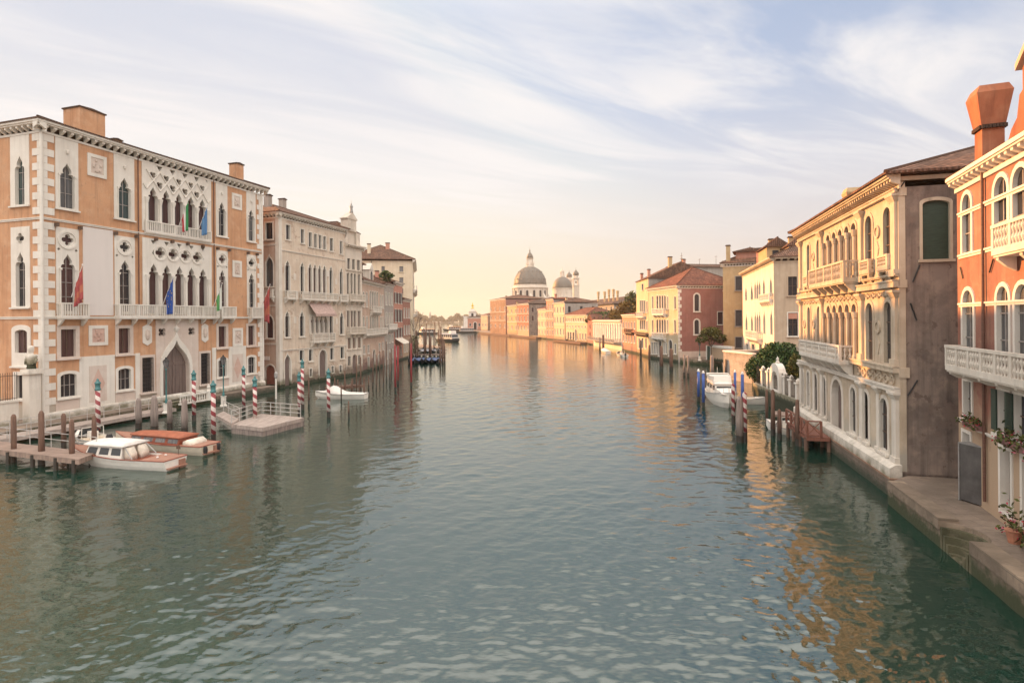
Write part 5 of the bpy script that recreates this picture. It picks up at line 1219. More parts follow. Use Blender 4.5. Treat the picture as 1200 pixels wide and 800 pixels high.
def customs_house():
    dd = 395.0
    def P(px): v = D(px, 373, dd); return v.x
    p = Vector((P(548), dd, 0)); w_ = P(564) - P(548)
    H = House('customs_house', 'low pink customs house under a stepped white tower topped by a golden ball', 'building', p, Vector((1, 0, 0)), w_, 22); z = lambda py: CAM_Z + (373.6 - py) / 650 * dd
    H.win('f', 'round', 4.2, 6.4, 1.5, 6.8, fw=.4, fm='white_stone', sill=0, name='doorway'); grid(H, 'f', [1.8, 8.3], [(4.0, 6.0)], 1.2, fm='white_stone')
    H.walls(z(372.6), [MT['pink_render']]); H.cornice('f', -.3, w_ + .3, z(372.6), z(371.6), .5, .9, 'white_stone'); H.roof(z(371.5), 2.0, .3, 'roof_tiles_brown')
    m = MB(); x0 = P(543.3) - P(548); m.box(x0, -.05, .2, 9, -.8, z(371.2)); m.box(x0 - .3, .2, -.1, 9.3, z(371.2), z(370.2)); m.build('portico', MT['white_stone'], H.root)
    cx = P(553.4) - P(548); m = MB(); h = (P(557.3) - P(549.2)) / 2
    m.box(cx - h, cx + h, 2, 2 + 2 * h, z(371.4), z(365)); m.box(cx - h - .6, cx + h + .6, 1.4, 2.6 + 2 * h, z(365), z(364.2)); m.box(cx - 1.3, cx + 1.3, 2 + h - 1.3, 2 + h + 1.3, z(364.2), z(361)); tw = m.build('tower', MT['white_stone'], H.root)
    m = MB(); m.plate(arch('round', cx - .8, cx + .8, z(370.8), z(366.5)), [], 1.93, 1.99); m.build('tower_opening', MT['glass_dark'], tw)
    m = MB(); m.lathe([(1.5, z(361)), (.6, z(359.8)), (.4, z(359.2))], (cx, 2 + h, 0), 10); m.lathe([(.05, z(359)), (.7, z(358.6)), (1.0, z(357.7)), (.7, z(356.8)), (.05, z(356.4))], (cx, 2 + h, 0), 12); statue(m, cx, 2 + h, z(356.6), 1.6); m.build('golden_ball', MT['star_yellow'], tw)
    p = Vector((P(564.6), dd - 12, 0)); Y = House('warehouse', 'small bright yellow warehouse end between the customs house and the brick abbey house', 'building', p, Vector((.55, -.83, 0)), 9.0, 8); grid(Y, 'f', [2.5, 6.5], [(4, 6)], 1.0, fm='white_stone'); Y.walls(z(369.8), [MT['yellow_render'], MT['old_brick']]); Y.cornice('f', 0, 9, z(369.8), z(369.2), .4, .9); Y.roof(z(369.1), 1.2, .3, 'roof_tiles_red')
customs_house()
# ------------------------------------------------------------------ land and quays
def slab(name, pts, z, mats, z0=-2.0, **tags):
    """a piece of land: paved top, masonry sides"""
    m = MB(); n = len(pts)
    tri = tessellate_polygon([[Vector((x, y, 0)) for x, y in pts]])
    m.add([(x, y, z) for x, y in pts], [tuple(t) for t in tri]); m.cur = 1
    m.add([(x, y, z) for x, y in pts] + [(x, y, z0) for x, y in pts], [(i, (i+1) % n, n + (i+1) % n, n + i) for i in range(n)])
    o = m.build(name, [MT[x] for x in mats]); return tag(o, **(tags or {'kind': 'structure'}))
def xy(v): return (v.x, v.y)
hA, hB = HA, HB
def lp(H, u, o): v = H.p0 + H.t * u - H.i * o; return (v.x, v.y)
slab('left_bank', [lp(hA, -45, -.3), lp(hA, 25.3, -.3), lp(hA, 25.3, -60), lp(hA, -45, -60)], .72, ['paving_stone', 'quay_brick'])
fr = HB2.p0 + HB2.t * 4.75
slab('left_bank_far', [lp(hB, .2, -.3), lp(hB, 19.8, -.3), (-25.9, 93.5), (-25.2, 134), (-24.3, 142), (-21.5, 171), (-30, 190), (-260, 190), (-260, 120), lp(hB, .2, -60)], .5, ['paving_stone', 'quay_brick'])
# landing in front of the orange palace, with a ledge
slab('palace_quay', [lp(hA, -16, 2.3), lp(hA, 9.6, 2.3), lp(hA, 9.6, .0), lp(hA, -16, 0)], .74, ['paving_stone', 'quay_stone'])
slab('water_steps', [lp(hA, 9.62, 1.7), lp(hA, 16.2, 1.7), lp(hA, 16.2, 0), lp(hA, 9.62, 0)], .42, ['istrian_stone', 'quay_stone'])
slab('water_steps_upper', [lp(hA, 10.2, 1.0), lp(hA, 15.6, 1.0), lp(hA, 15.6, -.1), lp(hA, 10.2, -.1)], .62, ['istrian_stone', 'quay_stone'])
slab('palace_quay_end', [lp(hA, 16.25, 2.0), lp(hA, 25.6, 2.0), lp(hA, 25.6, 0), lp(hA, 16.25, 0)], .7, ['paving_stone', 'quay_brick'])
# right bank
q0, q1 = Vector((15.10, 16.4, 0)), Vector((17.95, 26.6, 0)); qd = (q1 - q0).normalized(); qi = Vector((qd.y, -qd.x, 0))
SC = q0 + qd * 4.15; SR, SI = 1.15, 1.0                                     # centre, half length and depth of the round water steps
notch = lambda f: [xy(SC + qd * (SR * f * -math.cos(a)) + qi * (SI * f * math.sin(a))) for a in [math.pi * i / 16 for i in range(17)]]
g1, g2 = W(936, 479, .4), W(884, 457.5, .4)
wl0, wl1 = W(881, 447, .2), W(848, 441.5, .2)
bk = [(797, 425.2), (795, 424.6), (760.6, 419), (746, 414.3), (729, 410.5), (695, 404.3), (688.6, 402.9), (663, 399.8), (649, 398.2), (630.6, 396.2), (620, 395.2), (594.4, 393.1), (574.6, 391.6)]
off = Vector((.45, .18, 0))
pts = [xy(q0 - qd * 14)] + notch(1.0) + [xy(q1), lp(HC, 19.2, -.3), lp(HC, 0, -.3), xy(g1), xy(g2), xy(wl0), xy(wl1), xy(W(846, 429, 0))]
pts += [xy(W(px, py, 0) + (off if i > 0 else off * 0)) for i, (px, py) in enumerate(bk)] + [(-28, 383), (-36, 392), (-36, 418), (0, 520), (500, 560), (500, 4)]
slab('right_bank', pts, 1.0, ['paving_stone', 'quay_stone'])
# paved path raised as large flags with a stone kerb along the edge
m = MB()
def strip(a, b, w0, w1, z0, z1):
    A, B = Vector(a), Vector(b); d = (B - A).normalized(); i = Vector((d.y, -d.x, 0))
    p = [A + i * w0, B + i * w0, B + i * w1, A + i * w1]
    m.add([(v.x, v.y, z0) for v in p] + [(v.x, v.y, z1) for v in p], [(0,1,2,3), (4,7,6,5), (0,4,5,1), (1,5,6,2), (2,6,7,3), (3,7,4,0)])
strip(q0 - qd * 14, SC - qd * SR, -.06, .62, .7, 1.16); strip(SC + qd * SR, q1 - qd * .15, -.06, .62, .7, 1.16)
o = m.build('quay_kerb', MT['quay_stone']); tag(o, kind='structure')
for k in range(4):
    st_ = notch(1.0 - .0 * k); f = 1 - .2 * k; z = .82 - .24 * k
    inner = notch(max(.2, .86 - .2 * k)); outer = notch(1.0 - .2 * k if k else 1.0)
    slab('water_stairs', outer[::1] + inner[::-1], z, ['moss_stone', 'moss_stone'], -1.2)
slab('water_stairs_floor', notch(.4), .02, ['moss_stone', 'moss_stone'], -1.2)

# ------------------------------------------------------------------ water poles
def stripe_mat():
    m, t, b = mat_nodes('barber_stripes')
    co = t.nodes.new('ShaderNodeTexCoord').outputs['Object']; sp = t.nodes.new('ShaderNodeSeparateXYZ'); t.links.new(co, sp.inputs[0])
    at = nn(t, 'ShaderNodeMath', operation='ARCTAN2'); t.links.new(sp.outputs[1], at.inputs[0]); t.links.new(sp.outputs[0], at.inputs[1])
    a = nn(t, 'ShaderNodeMath', operation='MULTIPLY'); t.links.new(at.outputs[0], a.inputs[0]); a.inputs[1].default_value = 1 / (2 * math.pi)
    z = nn(t, 'ShaderNodeMath', operation='MULTIPLY_ADD'); t.links.new(sp.outputs[2], z.inputs[0]); z.inputs[1].default_value = 1.45; t.links.new(a.outputs[0], z.inputs[2])
    fr_ = nn(t, 'ShaderNodeMath', operation='FRACT'); t.links.new(z.outputs[0], fr_.inputs[0])
    g = nn(t, 'ShaderNodeMath', operation='GREATER_THAN'); t.links.new(fr_.outputs[0], g.inputs[0]); g.inputs[1].default_value = .5
    n = noise_fac(t, co, 2.0, .35, .75, 6)
    c = mixcol(t, g.outputs[0], (.66, .58, .53), (.27, .035, .045)); c = mixcol(t, n, c, mixcol(t, g.outputs[0], (.50, .42, .37), (.20, .05, .05)))
    t.links.new(c, b.inputs['Base Color']); b.inputs['Roughness'].default_value = .6
stripe_mat()
POLE_G = 'mooring poles in the canal'
def pole(px, ptop, pbase, style, label=None, r=.13, z=0.0, group=POLE_G, name='mooring_pole', lean=0.0, P=None, ztop=None):
    p = W(px, pbase, z) if P is None else Vector(P); p = Vector((p.x, p.y, 0))
    zt = ztop if ztop is not None else D(px, ptop, p.y).z
    o = empty(name, p, random.random() * 6, label, 'pole', group); o.rotation_euler = (lean * random.uniform(-1, 1), lean * random.uniform(-1, 1), random.random() * 6)
    if style == 'striped_plain':
        m = MB(); m.smooth = True; m.lathe([(r, .75), (r * .96, zt - .15), (r * .5, zt - .03), (0, zt)], n=14); m.build('striped_shaft', MT['barber_stripes'], o)
        m = MB(); m.lathe([(r * 1.04, -1.5), (r * 1.03, .75)], n=12); m.build('wet_foot', MT['wet_wood'], o)
    elif style == 'striped':
        m = MB(); m.smooth = True; m.lathe([(r, .55), (r * .96, zt - .93)], n=14); m.build('striped_shaft', MT['barber_stripes'], o)
        m = MB(); m.smooth = True; m.lathe([(r * 1.08, zt - .95), (r * 1.25, zt - .92), (r * 1.25, zt - .84), (r * 1.0, zt - .8), (r * 1.05, zt - .45), (r * 1.32, zt - .42), (r * 1.3, zt - .36), (r * 1.0, zt - .3), (r * .5, zt - .2), (r * .55, zt - .12), (0, zt)], n=12); m.build('painted_cap', MT['teal_paint'], o)
        m = MB(); m.lathe([(r * 1.04, -1.5), (r * 1.03, .55)], n=12); m.build('wet_foot', MT['wet_wood'], o)
    elif style == 'blue':
        m = MB(); m.smooth = True; m.lathe([(r, .5), (r * .95, zt - .3)], n=12); m.build('blue_shaft', MT['blue_paint'], o)
        m = MB(); m.smooth = True; m.lathe([(r * .95, zt - .3), (r * 1.1, zt - .26), (r * .5, zt - .05), (0, zt)], n=10); m.build('painted_cap', MT['white_paint'], o)
        m = MB(); m.lathe([(r * 1.04, -1.5), (r * 1.03, .5)], n=12); m.build('wet_foot', MT['wet_wood'], o)
    else:
        mt = {'brown': 'pole_wood', 'grey': 'grey_pole_wood', 'red': 'red_paint'}[style]
        m = MB(); m.smooth = True; m.lathe([(r * 1.05, .5), (r, zt * .5), (r * .9, zt - r * 1.2), (r * .5, zt - .02), (.02, zt)], n=10)
        for v in range(len(m.v)):
            x, y, q = m.v[v]; k = 1 + .10 * math.sin(q * 3 + math.atan2(y, x) * 2 + px); m.v[v] = (x * k, y * k, q)
        m.build('shaft', MT[mt], o); m = MB(); m.lathe([(r * 1.1, -1.5), (r * 1.08, .5)], n=10); m.build('wet_foot', MT['wet_wood'], o)
    return o
for px, pt, pb, r, lb in ((115, 443, 512, .17, 'red and white spiral pole rising behind the canvas roofed taxi boat'), (227.4, 433, 493, .17, 'red and white spiral pole in front of the pointed water gate'),
        (250.3, 445, 517, .17, 'red and white spiral pole off the stern of the orange covered boat'), (285.7, 428, 482, .16, 'red and white spiral pole between the palace wall and the grey landing stage'),
        (299, 440, 499, .17, 'red and white spiral pole at the near edge of the grey landing stage'), (350.8, 435, 487, .15, 'shorter of two paired red and white poles at the stage end'),
        (354.6, 420, 480, .16, 'taller of two paired red and white poles at the stage end'), (385.2, 431, 489, .16, 'lone red and white spiral pole in front of the covered white boat')):
    pole(px, pt, pb, 'striped', lb, r)
for px, pt, pb, r, lb in ((16.3, 485, 541, .15, 'brown timber post on the jetty front, farthest left'), (48.8, 481, 544, .17, 'tallest brown timber post on the jetty front'), (74.8, 484, 526, .15, 'brown timber post at the back of the jetty'),
        (84.4, 491, 547, .15, 'short brown timber post at the front corner of the jetty'), (110.6, 486, 538, .15, 'brown timber post at the jetty end against the white hull')):
    pole(px, pt, pb, 'brown', lb, r, group='jetty posts on the left')
for px, pt, pb, r, lb in ((162.6, 466, 502, .23, 'thick grey timber pile, leftmost of four before the water gate'), (181, 463, 506, .26, 'thickest grey timber pile of four before the water gate'), (199, 468, 502, .2, 'thick grey timber pile half hidden behind the orange covered boat'), (216.4, 467, 508, .23, 'thick grey timber pile, rightmost of four before the water gate')):
    pole(px, pt, pb, 'grey', lb, r, group='grey piles before the water gate')
for px, pt, pb, st, r, lb in ((818.7, 432, 470, 'blue', .15, 'taller blue pole, left of the white motor yacht'), (824.4, 434, 477, 'blue', .15, 'second blue pole, right against the yacht hull'), (861.6, 433, 474, 'blue', .13, 'blue pole right behind the left striped pole'), (870.3, 435, 486, 'blue', .14, 'blue pole between the two striped poles'),
        (859.4, 449, 497, 'striped_plain', .15, 'red and white pole beside the yacht bow'), (873, 459, 518, 'striped_plain', .16, 'red and white pole beside the thick grey pile'), (867, 464, 518, 'grey', .25, 'thick pale grey pile between the two striped poles'),
        (898.7, 456, 497, 'brown', .12, 'thin dark post in front of the garden fence'), (906, 456, 510, 'brown', .16, 'tall brown post in front of the stone garden gate'), (913.5, 479, 515, 'brown', .15, 'brown post at the bow of the small grey boat'), (934.7, 468, 522, 'brown', .15, 'brown post at the stern of the small grey boat by the wooden pier')):
    pole(px, pt, pb, st, lb, r)
for px, pt, pb, st, r, lb in ((802, 415, 440, 'grey', .16, 'left of two pale posts off the campo quay'), (806.6, 416, 441, 'grey', .16, 'right of two pale posts off the campo quay'), (834.5, 416, 443, 'grey', .3, 'thick grey pile at the campo edge near the low brick wall'), (751, 398, 420, 'brown', .2, 'dark post before the tall yellow front'), (761, 404, 424, 'brown', .2, 'dark post where the two yellow fronts meet'),
        (775, 405, 432, 'brown', .3, 'thick dark pile before the arched doors of the yellow front'), (786.5, 408, 433, 'brown', .3, 'thick dark pile near the corner of the red flank'), (884, 440, 461, 'brown', .1, 'thin dark post at the far end of the garden wall'), (707, 392, 412, 'brown', .3, 'dark post before the low white palace'), (703, 395, 410, 'grey', .25, 'pale post before the low white palace')):
    pole(px, pt, pb, st, lb, r)
# thin dark poles along the left row and round the gondola landing
rr = random.Random(11)
for px, pt, pb in ((362, 436, 474), (408.7, 455, 490), (392.5, 436, 462), (404, 434, 463), (412, 438, 462), (418, 418, 462), (423, 420, 458), (427, 432, 466), (432, 424, 456), (437, 410, 452), (441, 416, 455), (445, 404, 447), (449.5, 410, 452), (453, 403, 445), (457, 408, 448), (459, 402, 438), (464, 404, 440), (400, 442, 470)):
    pole(px, pt + rr.uniform(-4, 16), pb, 'brown', 'thin dark wooden pole standing off the left row of palaces', rr.uniform(.06, .09), group='poles off the left row', lean=.012)
for px, pt, pb in ((463.3, 404, 458), (466.5, 405, 450), (482, 402, 452)): pole(px, pt, pb, 'red', 'red painted pole at the corner of the left row', .12, group='red poles at the left row')
for k in range(34):
    px = rr.uniform(479, 521); pb = rr.choice([423, 418, 414, 410, 406]) + rr.uniform(-1.5, 1.5); pole(px, pb - rr.uniform(22, 28), pb, 'brown', 'dark pole crowded round the gondola landing at the bend', .13, group='poles round the gondola landing', lean=.015)
for px, pb in ((516, 448), (518.6, 447), (521.3, 446)): pole(px, pb - 42, pb - 20, 'brown', 'one of three dark poles at the outer end of the gondola landing', .15, group='end poles of the gondola landing')

# ------------------------------------------------------------------ boats
def hull(root, Lb, B, fb, bowrise, mt, draft=.25, tran=.82, name='hull', n=15, flare=.86, sharp=2.2):
    """planked hull, bow along +x; returns sheer curve"""
    sec = []; sh = []
    for i in range(n):
        u = i / (n - 1); x = -Lb / 2 + Lb * u
        b = B / 2 * (tran + (1 - tran) * min(1, u / .35)) * (1 - max(0, (u - .45) / .55) ** sharp)
        b = max(b, .015); zs = fb + bowrise * max(0, (u - .3) / .7) ** 1.8; xk = x - (.09 * Lb * (u ** 6))
        sec.append([(x, -b, zs), (x, -b * .985, zs - .07), (x * .999 + xk * .001, -b * flare, zs * .35), (xk, -b * flare * .82, -.06), (xk, 0, -draft), (xk, b * flare * .82, -.06), (x, b * flare, zs * .35), (x, b * .985, zs - .07), (x, b, zs)]); sh.append((x, b, zs))
    m = MB(); m.smooth = False; m.loft(sec, close=False, caps=True); o = m.build(name, MT[mt], root)
    return o, sh
def deck(root, sh, i0, i1, dz, mt, name='deck', inset=.0):
    m = MB(); s = sh[i0:i1 + 1]; up = [(x, -b + inset, z + dz) for x, b, z in s] + [(x, b - inset, z + dz) for x, b, z in reversed(s)]
    k = len(s); m.add(up, [(i, i + 1, 2*k - 2 - i, 2*k - 1 - i) for i in range(k - 1)]); m.add([(x, y, z - .03) for x, y, z in up], [(2*k - 1 - i, 2*k - 2 - i, i + 1, i) for i in range(k - 1)]); return m.build(name, MT[mt], root)
def rubrail(root, sh, mt, r=.035):
    m = MB()
    for s in (-1, 1): m.path([(x, s * b * 1.005, z) for x, b, z in sh], r, 6)
    m.path([(sh[0][0], -sh[0][1], sh[0][2]), (sh[0][0], sh[0][1], sh[0][2])], r, 6); return m.build('rubbing_strake', MT[mt], root)
def cabin(root, x0, x1, hw0, hw1, z0, z1, mt, roof_mt, tumble=.85, over=.12, glass_h=(.35, .85), roof_t=.12, gm='boat_glass', nwin=3, name='cabin'):
    m = MB(); A = [(x0, -hw0, z0), (x0, hw0, z0), (x0, hw0 * tumble, z1), (x0, -hw0 * tumble, z1)]; Bq = [(x1, -hw1, z0), (x1, hw1, z0), (x1 - .35, hw1 * tumble, z1), (x1 - .35, -hw1 * tumble, z1)]
    m.loft([A, Bq]); o = m.build(name, MT[mt], root)
    w_ = MB(); h = z1 - z0
    for s in (-1, 1):
        for i in range(nwin):
            ua, ub = (i + .12) / nwin, (i + .88) / nwin
            q = []
            for u, v in ((ua, glass_h[0]), (ub, glass_h[0]), (ub, glass_h[1]), (ua, glass_h[1])):
                x = x0 + (x1 - .35 * v - x0) * u; hw = (hw0 + (hw1 - hw0) * u) * (1 + (tumble - 1) * v); q.append((x, s * (hw + .012), z0 + h * v))
            w_.add(q + [(x, y - s * .03, z) for x, y, z in q], [(0,1,2,3), (7,6,5,4), (0,4,5,1), (1,5,6,2), (2,6,7,3), (3,7,4,0)])
    q = [(x1 + .012 - .35 * v, y * hw1 * (1 + (tumble - 1) * v), z0 + h * v) for v, y in ((glass_h[0], -.85), (glass_h[0], .85), (glass_h[1], .85), (glass_h[1], -.85))]
    w_.add(q, [(0, 1, 2, 3)]); w_.build('cabin_window', MT[gm], o)
    r = MB(); r.smooth = True; secs = []
    for i in range(9):
        u = i / 8; x = x0 - over + (x1 - .35 + over * 2 - x0) * u; hw = (hw0 + (hw1 - hw0) * u) * tumble + over; rise = .10 * math.sin(math.pi * min(1, max(0, u * .9 + .08)))
        secs.append([(x, -hw, z1 + .002)] + [(x, hw * math.sin(a), z1 + .03 + (roof_t + rise) * math.cos(a)) for a in [-1.4 + 2.8 * j / 8 for j in range(9)]] + [(x, hw, z1 + .002)])
    r.loft(secs, close=True); r.build('roof', MT[roof_mt], o); return o
def boat_root(P, head, label, name='motor_boat', cat='boat', group='moored boats'):
    return empty(name, (P[0], P[1], .02), head, label, cat, group)
def pm(px, py): return W(px, py, 0)

def taxi(stern_px, heading, label, cover, roof_mt, L_=8.2, B=2.1):
    s = pm(*stern_px); d = Vector((math.cos(heading), math.sin(heading), 0)); c = s + d * (L_ / 2)
    r = boat_root((c.x, c.y), heading, label, 'water_taxi'); h, sh = hull(r, L_, B, .62, .45, 'boat_cream' if cover == 'orange' else 'boat_white')
    rubrail(r, sh, 'mahogany'); deck(r, sh, 0, 3, .012, 'teak', 'stern_deck', .03); deck(r, sh, 3, 14, -.16 if cover == 'white' else -.05, 'mahogany' if cover == 'white' else 'teak', 'cockpit_floor', .05); deck(r, sh, 9, 14, .012, 'teak', 'fore_deck', .03)
    m = MB(); m.box(-L_/2 - .22, -L_/2 + .02, -B * .33, B * .33, .1, .16); m.box(-L_/2 - .12, -L_/2 + .03, -B*.30, -B*.1, -.1, .5); m.build('swim_platform', MT['teak'], r)
    if cover == 'white':
        cabin(r, -.9, 2.2, .86, .72, .5, 1.32, 'boat_white', roof_mt, over=.22, nwin=3, roof_t=.16)
        for y in (-.9, .9): m = MB(); m.tube((-1.0, y * .8, 1.35), (-1.75, y * .95, .62), .03, .03, 6); m.build('canopy_strut', MT['grey_metal'], r)
        m = MB(); m.smooth = True
        for y in (-.42, .42): m.loft([[(-1.35 + dx, y - .3, .45), (-1.35 + dx, y + .3, .45), (-1.35 + dx + tx, y + .27, .45 + hz), (-1.35 + dx + tx, y - .27, .45 + hz)] for dx, tx, hz in ((0, 0, .42), (.12, .12, .8), (.28, .14, .78), (.34, 0, .42))])
        m.build('seat', MT['cream_cloth'], r)
        m = MB()
        for y in (-.35, .25): m.lathe([(.07, 0), (.07, .06), (0, .08)], (-3.0, y, .66), 8)
        m.build('deck_fitting', MT['white_paint'], r)
        m = MB(); m.tube((-3.6, -.7, .64), (-3.6, -.7, 1.25), .02, .02, 5); m.box(-3.75, -3.45, -.71, -.69, 1.0, 1.22); m.build('ensign', MT['frame_wood'], r)
    else:
        cabin(r, -2.4, 2.4, .84, .66, .52, 1.05, 'mahogany', 'orange_cloth', over=.1, nwin=4, roof_t=.13, gm='glass_pale')
        m = MB(); m.smooth = True; m.loft([[(-3.3, -.7, .5), (-3.3, .7, .5), (-3.3, .65, .78), (-3.3, -.65, .78)], [(-3.0, -.72, .5), (-3.0, .72, .5), (-2.95, .66, .98), (-2.95, -.66, .98)], [(-2.6, -.72, .5), (-2.6, .72, .5), (-2.6, .66, .84), (-2.6, -.66, .84)]]); m.build('seat', MT['cream_cloth'], r)
        m = MB(); m.lathe([(.1, -.25), (.14, -.1), (.14, .1), (.1, .25)], (-L_/2 - .12, .55, .35), 8); m.lathe([(.1, -.25), (.14, -.1), (.14, .1), (.1, .25)], (-L_/2 - .12, -.55, .35), 8); m.build('fender', MT['dark_hull'], r)
    return r
taxi((206, 549), R(166), 'white water taxi with a pale canvas roof and teak stern deck, at the jetty end', 'white', 'boat_canvas')
taxi((247, 531.5), R(163), 'cream water taxi with an orange red cabin cover, behind the canvas roofed taxi', 'orange', 'orange_cloth', 8.6, 2.1)
def open_boat(P, head, label, L_=5.0, B=1.8, fb=.5, cover=None, cov_mt='boat_canvas', hull_mt='boat_white', screen=True, motor=True, rise=.3):
    r = boat_root(P, head, label); h, sh = hull(r, L_, B, fb, rise, hull_mt); rubrail(r, sh, 'grey_metal', .03)
    if cover:
        m = MB(); m.smooth = True; secs = []
        for i, (x, b, z) in enumerate(sh):
            u = i / (len(sh) - 1); hump = cover * math.exp(-((u - .62) / .13) ** 2) + .12 * math.sin(math.pi * u)
            secs.append([(x, -b * 1.01, z - .1)] + [(x, b * 1.0 * math.sin(a), z + hump * math.cos(a) ** 1.3 + .01) for a in [-1.5 + 3.0 * j / 8 for j in range(9)]] + [(x, b * 1.01, z - .1)])
        m.loft(secs, close=True); m.build('boat_cover', MT[cov_mt], r)
    else:
        deck(r, sh, 0, 14, -.2, 'boat_cream', 'floor', .04); deck(r, sh, 9, 14, .012, hull_mt, 'fore_deck', .02)
        m = MB()
        for x in (-L_ * .28, L_ * .02): m.box(x - .22, x + .22, -B * .36, B * .36, fb - .19, fb - .02)
        m.build('thwart', MT['boat_cream'], r)
        if screen:
            m = MB(); z = fb + .05; m.loft([[(L_*.16, -B*.36, z), (L_*.16 + .03, -B*.36, z), (L_*.16 - .2, -B*.33, z + .45), (L_*.16 - .23, -B*.33, z + .45)], [(L_*.24, 0, z), (L_*.24 + .03, 0, z), (L_*.24 - .2, 0, z + .48), (L_*.24 - .23, 0, z + .48)], [(L_*.16, B*.36, z), (L_*.16 + .03, B*.36, z), (L_*.16 - .2, B*.33, z + .45), (L_*.16 - .23, B*.33, z + .45)]]); m.build('windscreen', MT['boat_glass'], r)
            m = MB(); m.box(-.3, .25, -.25, .25, fb - .2, fb + .45); m.path([(L_*.0, -B*.4, fb), (L_*.0, -B*.38, fb + .75), (L_*.0, B*.38, fb + .75), (L_*.0, B*.4, fb)], .025, 6); m.build('console', MT['boat_white'], r)
    if motor:
        m = MB(); m.loft([[(-L_/2 - .28, -.14, .3), (-L_/2 + .02, -.14, .3), (-L_/2 + .02, .14, .3), (-L_/2 - .28, .14, .3)], [(-L_/2 - .34, -.16, .75), (-L_/2 + .04, -.16, .75), (-L_/2 + .04, .16, .75), (-L_/2 - .34, .16, .75)], [(-L_/2 - .26, -.11, .95), (-L_/2 - .02, -.11, .95), (-L_/2 - .02, .11, .95), (-L_/2 - .26, .11, .95)]]); m.box(-L_/2 - .2, -L_/2 - .08, -.05, .05, -.4, .31); m.build('outboard_motor', MT['dark_hull'], r)
    return r
c = pm(397.5, 467.5); open_boat((c.x, c.y + .6), R(176), 'white boat under a pale canvas cover, moored off the beige palace', 6.0, 2.0, .55, cover=.75, motor=False)
c = pm(99, 523); open_boat((c.x, c.y + .8), R(150), 'small white boat with a wraparound windscreen, half hidden behind the jetty', 4.6, 1.8)
c = pm(926, 509); open_boat((c.x, c.y + .4), R(115), 'small grey white motor boat with a hoop rail beside the wooden pier', 3.9, 1.6, hull_mt='boat_white')
c = pm(882, 474); open_boat((c.x, c.y + .9), R(-25), 'small white open boat just right of the motor yacht', 4.2, 1.7, screen=False, motor=False)
c = pm(729, 417.5); open_boat((c.x, c.y + 1), R(95), 'long pale work boat moored before the small pink house', 6.5, 2.0, screen=True, cover=None, hull_mt='boat_white')
c = pm(710, 413.5); open_boat((c.x, c.y + 1), R(95), 'pale covered boat moored before the low white palace', 6.0, 2.0, cover=.5, motor=False)
def yacht():
    s = pm(852, 477); hd = math.atan2(-1, -.2); L_ = 8.4; d = Vector((math.cos(hd), math.sin(hd), 0)); c = s - d * (L_ * .36)
    r = boat_root((c.x, c.y), hd, 'large white motor yacht with a flybridge, bow towards the striped poles', 'motor_yacht', 'yacht')
    h, sh = hull(r, L_, 2.9, 1.0, .55, 'boat_white', .35, .9, sharp=2.6); rubrail(r, sh, 'grey_metal', .045); deck(r, sh, 0, 14, -.05, 'boat_cream', 'deck', .05)
    cabin(r, -3.0, 1.6, 1.15, .95, 1.0, 2.05, 'boat_white', 'boat_white', over=.12, nwin=3, roof_t=.1, glass_h=(.42, .82))
    m = MB(); m.loft([[(1.9, -1.1, 1.1), (1.9, 1.1, 1.1), (1.9, .95, 1.75), (1.9, -.95, 1.75)], [(4.0, -.45, 1.35), (4.0, .45, 1.35), (3.7, .4, 1.45), (3.7, -.4, 1.45)]]); m.build('coachroof', MT['boat_white'], r)
    m = MB(); z = 2.2; m.loft([[(-2.8, -1.05, z), (-2.8, 1.05, z), (-2.8, 1.05, z + .5), (-2.8, -1.05, z + .5)], [(.6, -.9, z), (.6, .9, z), (.4, .85, z + .55), (.4, -.85, z + .55)]]); m.build('flybridge', MT['boat_white'], r)
    m = MB(); m.path([(-2.6, -1.1, z + .4), (-2.7, -1.1, z + .62), (-2.7, 1.1, z + .62), (-2.6, 1.1, z + .4)], .06, 6); m.path([(-2.7, -1.1, z + .62), (-.6, -1.0, z + .5)], .05, 6); m.path([(-2.7, 1.1, z + .62), (-.6, 1.0, z + .5)], .05, 6); m.tube((-2.7, 0, z + .62), (-2.7, 0, z + 1.3), .02, .02, 5); m.build('radar_arch', MT['boat_white'], r)
    m = MB(); pts = [(x, b * .93, zz_ + .5) for x, b, zz_ in sh[8:]]; pts2 = [(x, -y, q) for x, y, q in pts]; m.path(pts, .02, 5); m.path(pts2, .02, 5)
    for x, y, q in pts + pts2: m.tube((x, y, q), (x, y, q - .5), .015, .015, 5)
    m.build('bow_rail', MT['rail_grey'], r)
yacht()

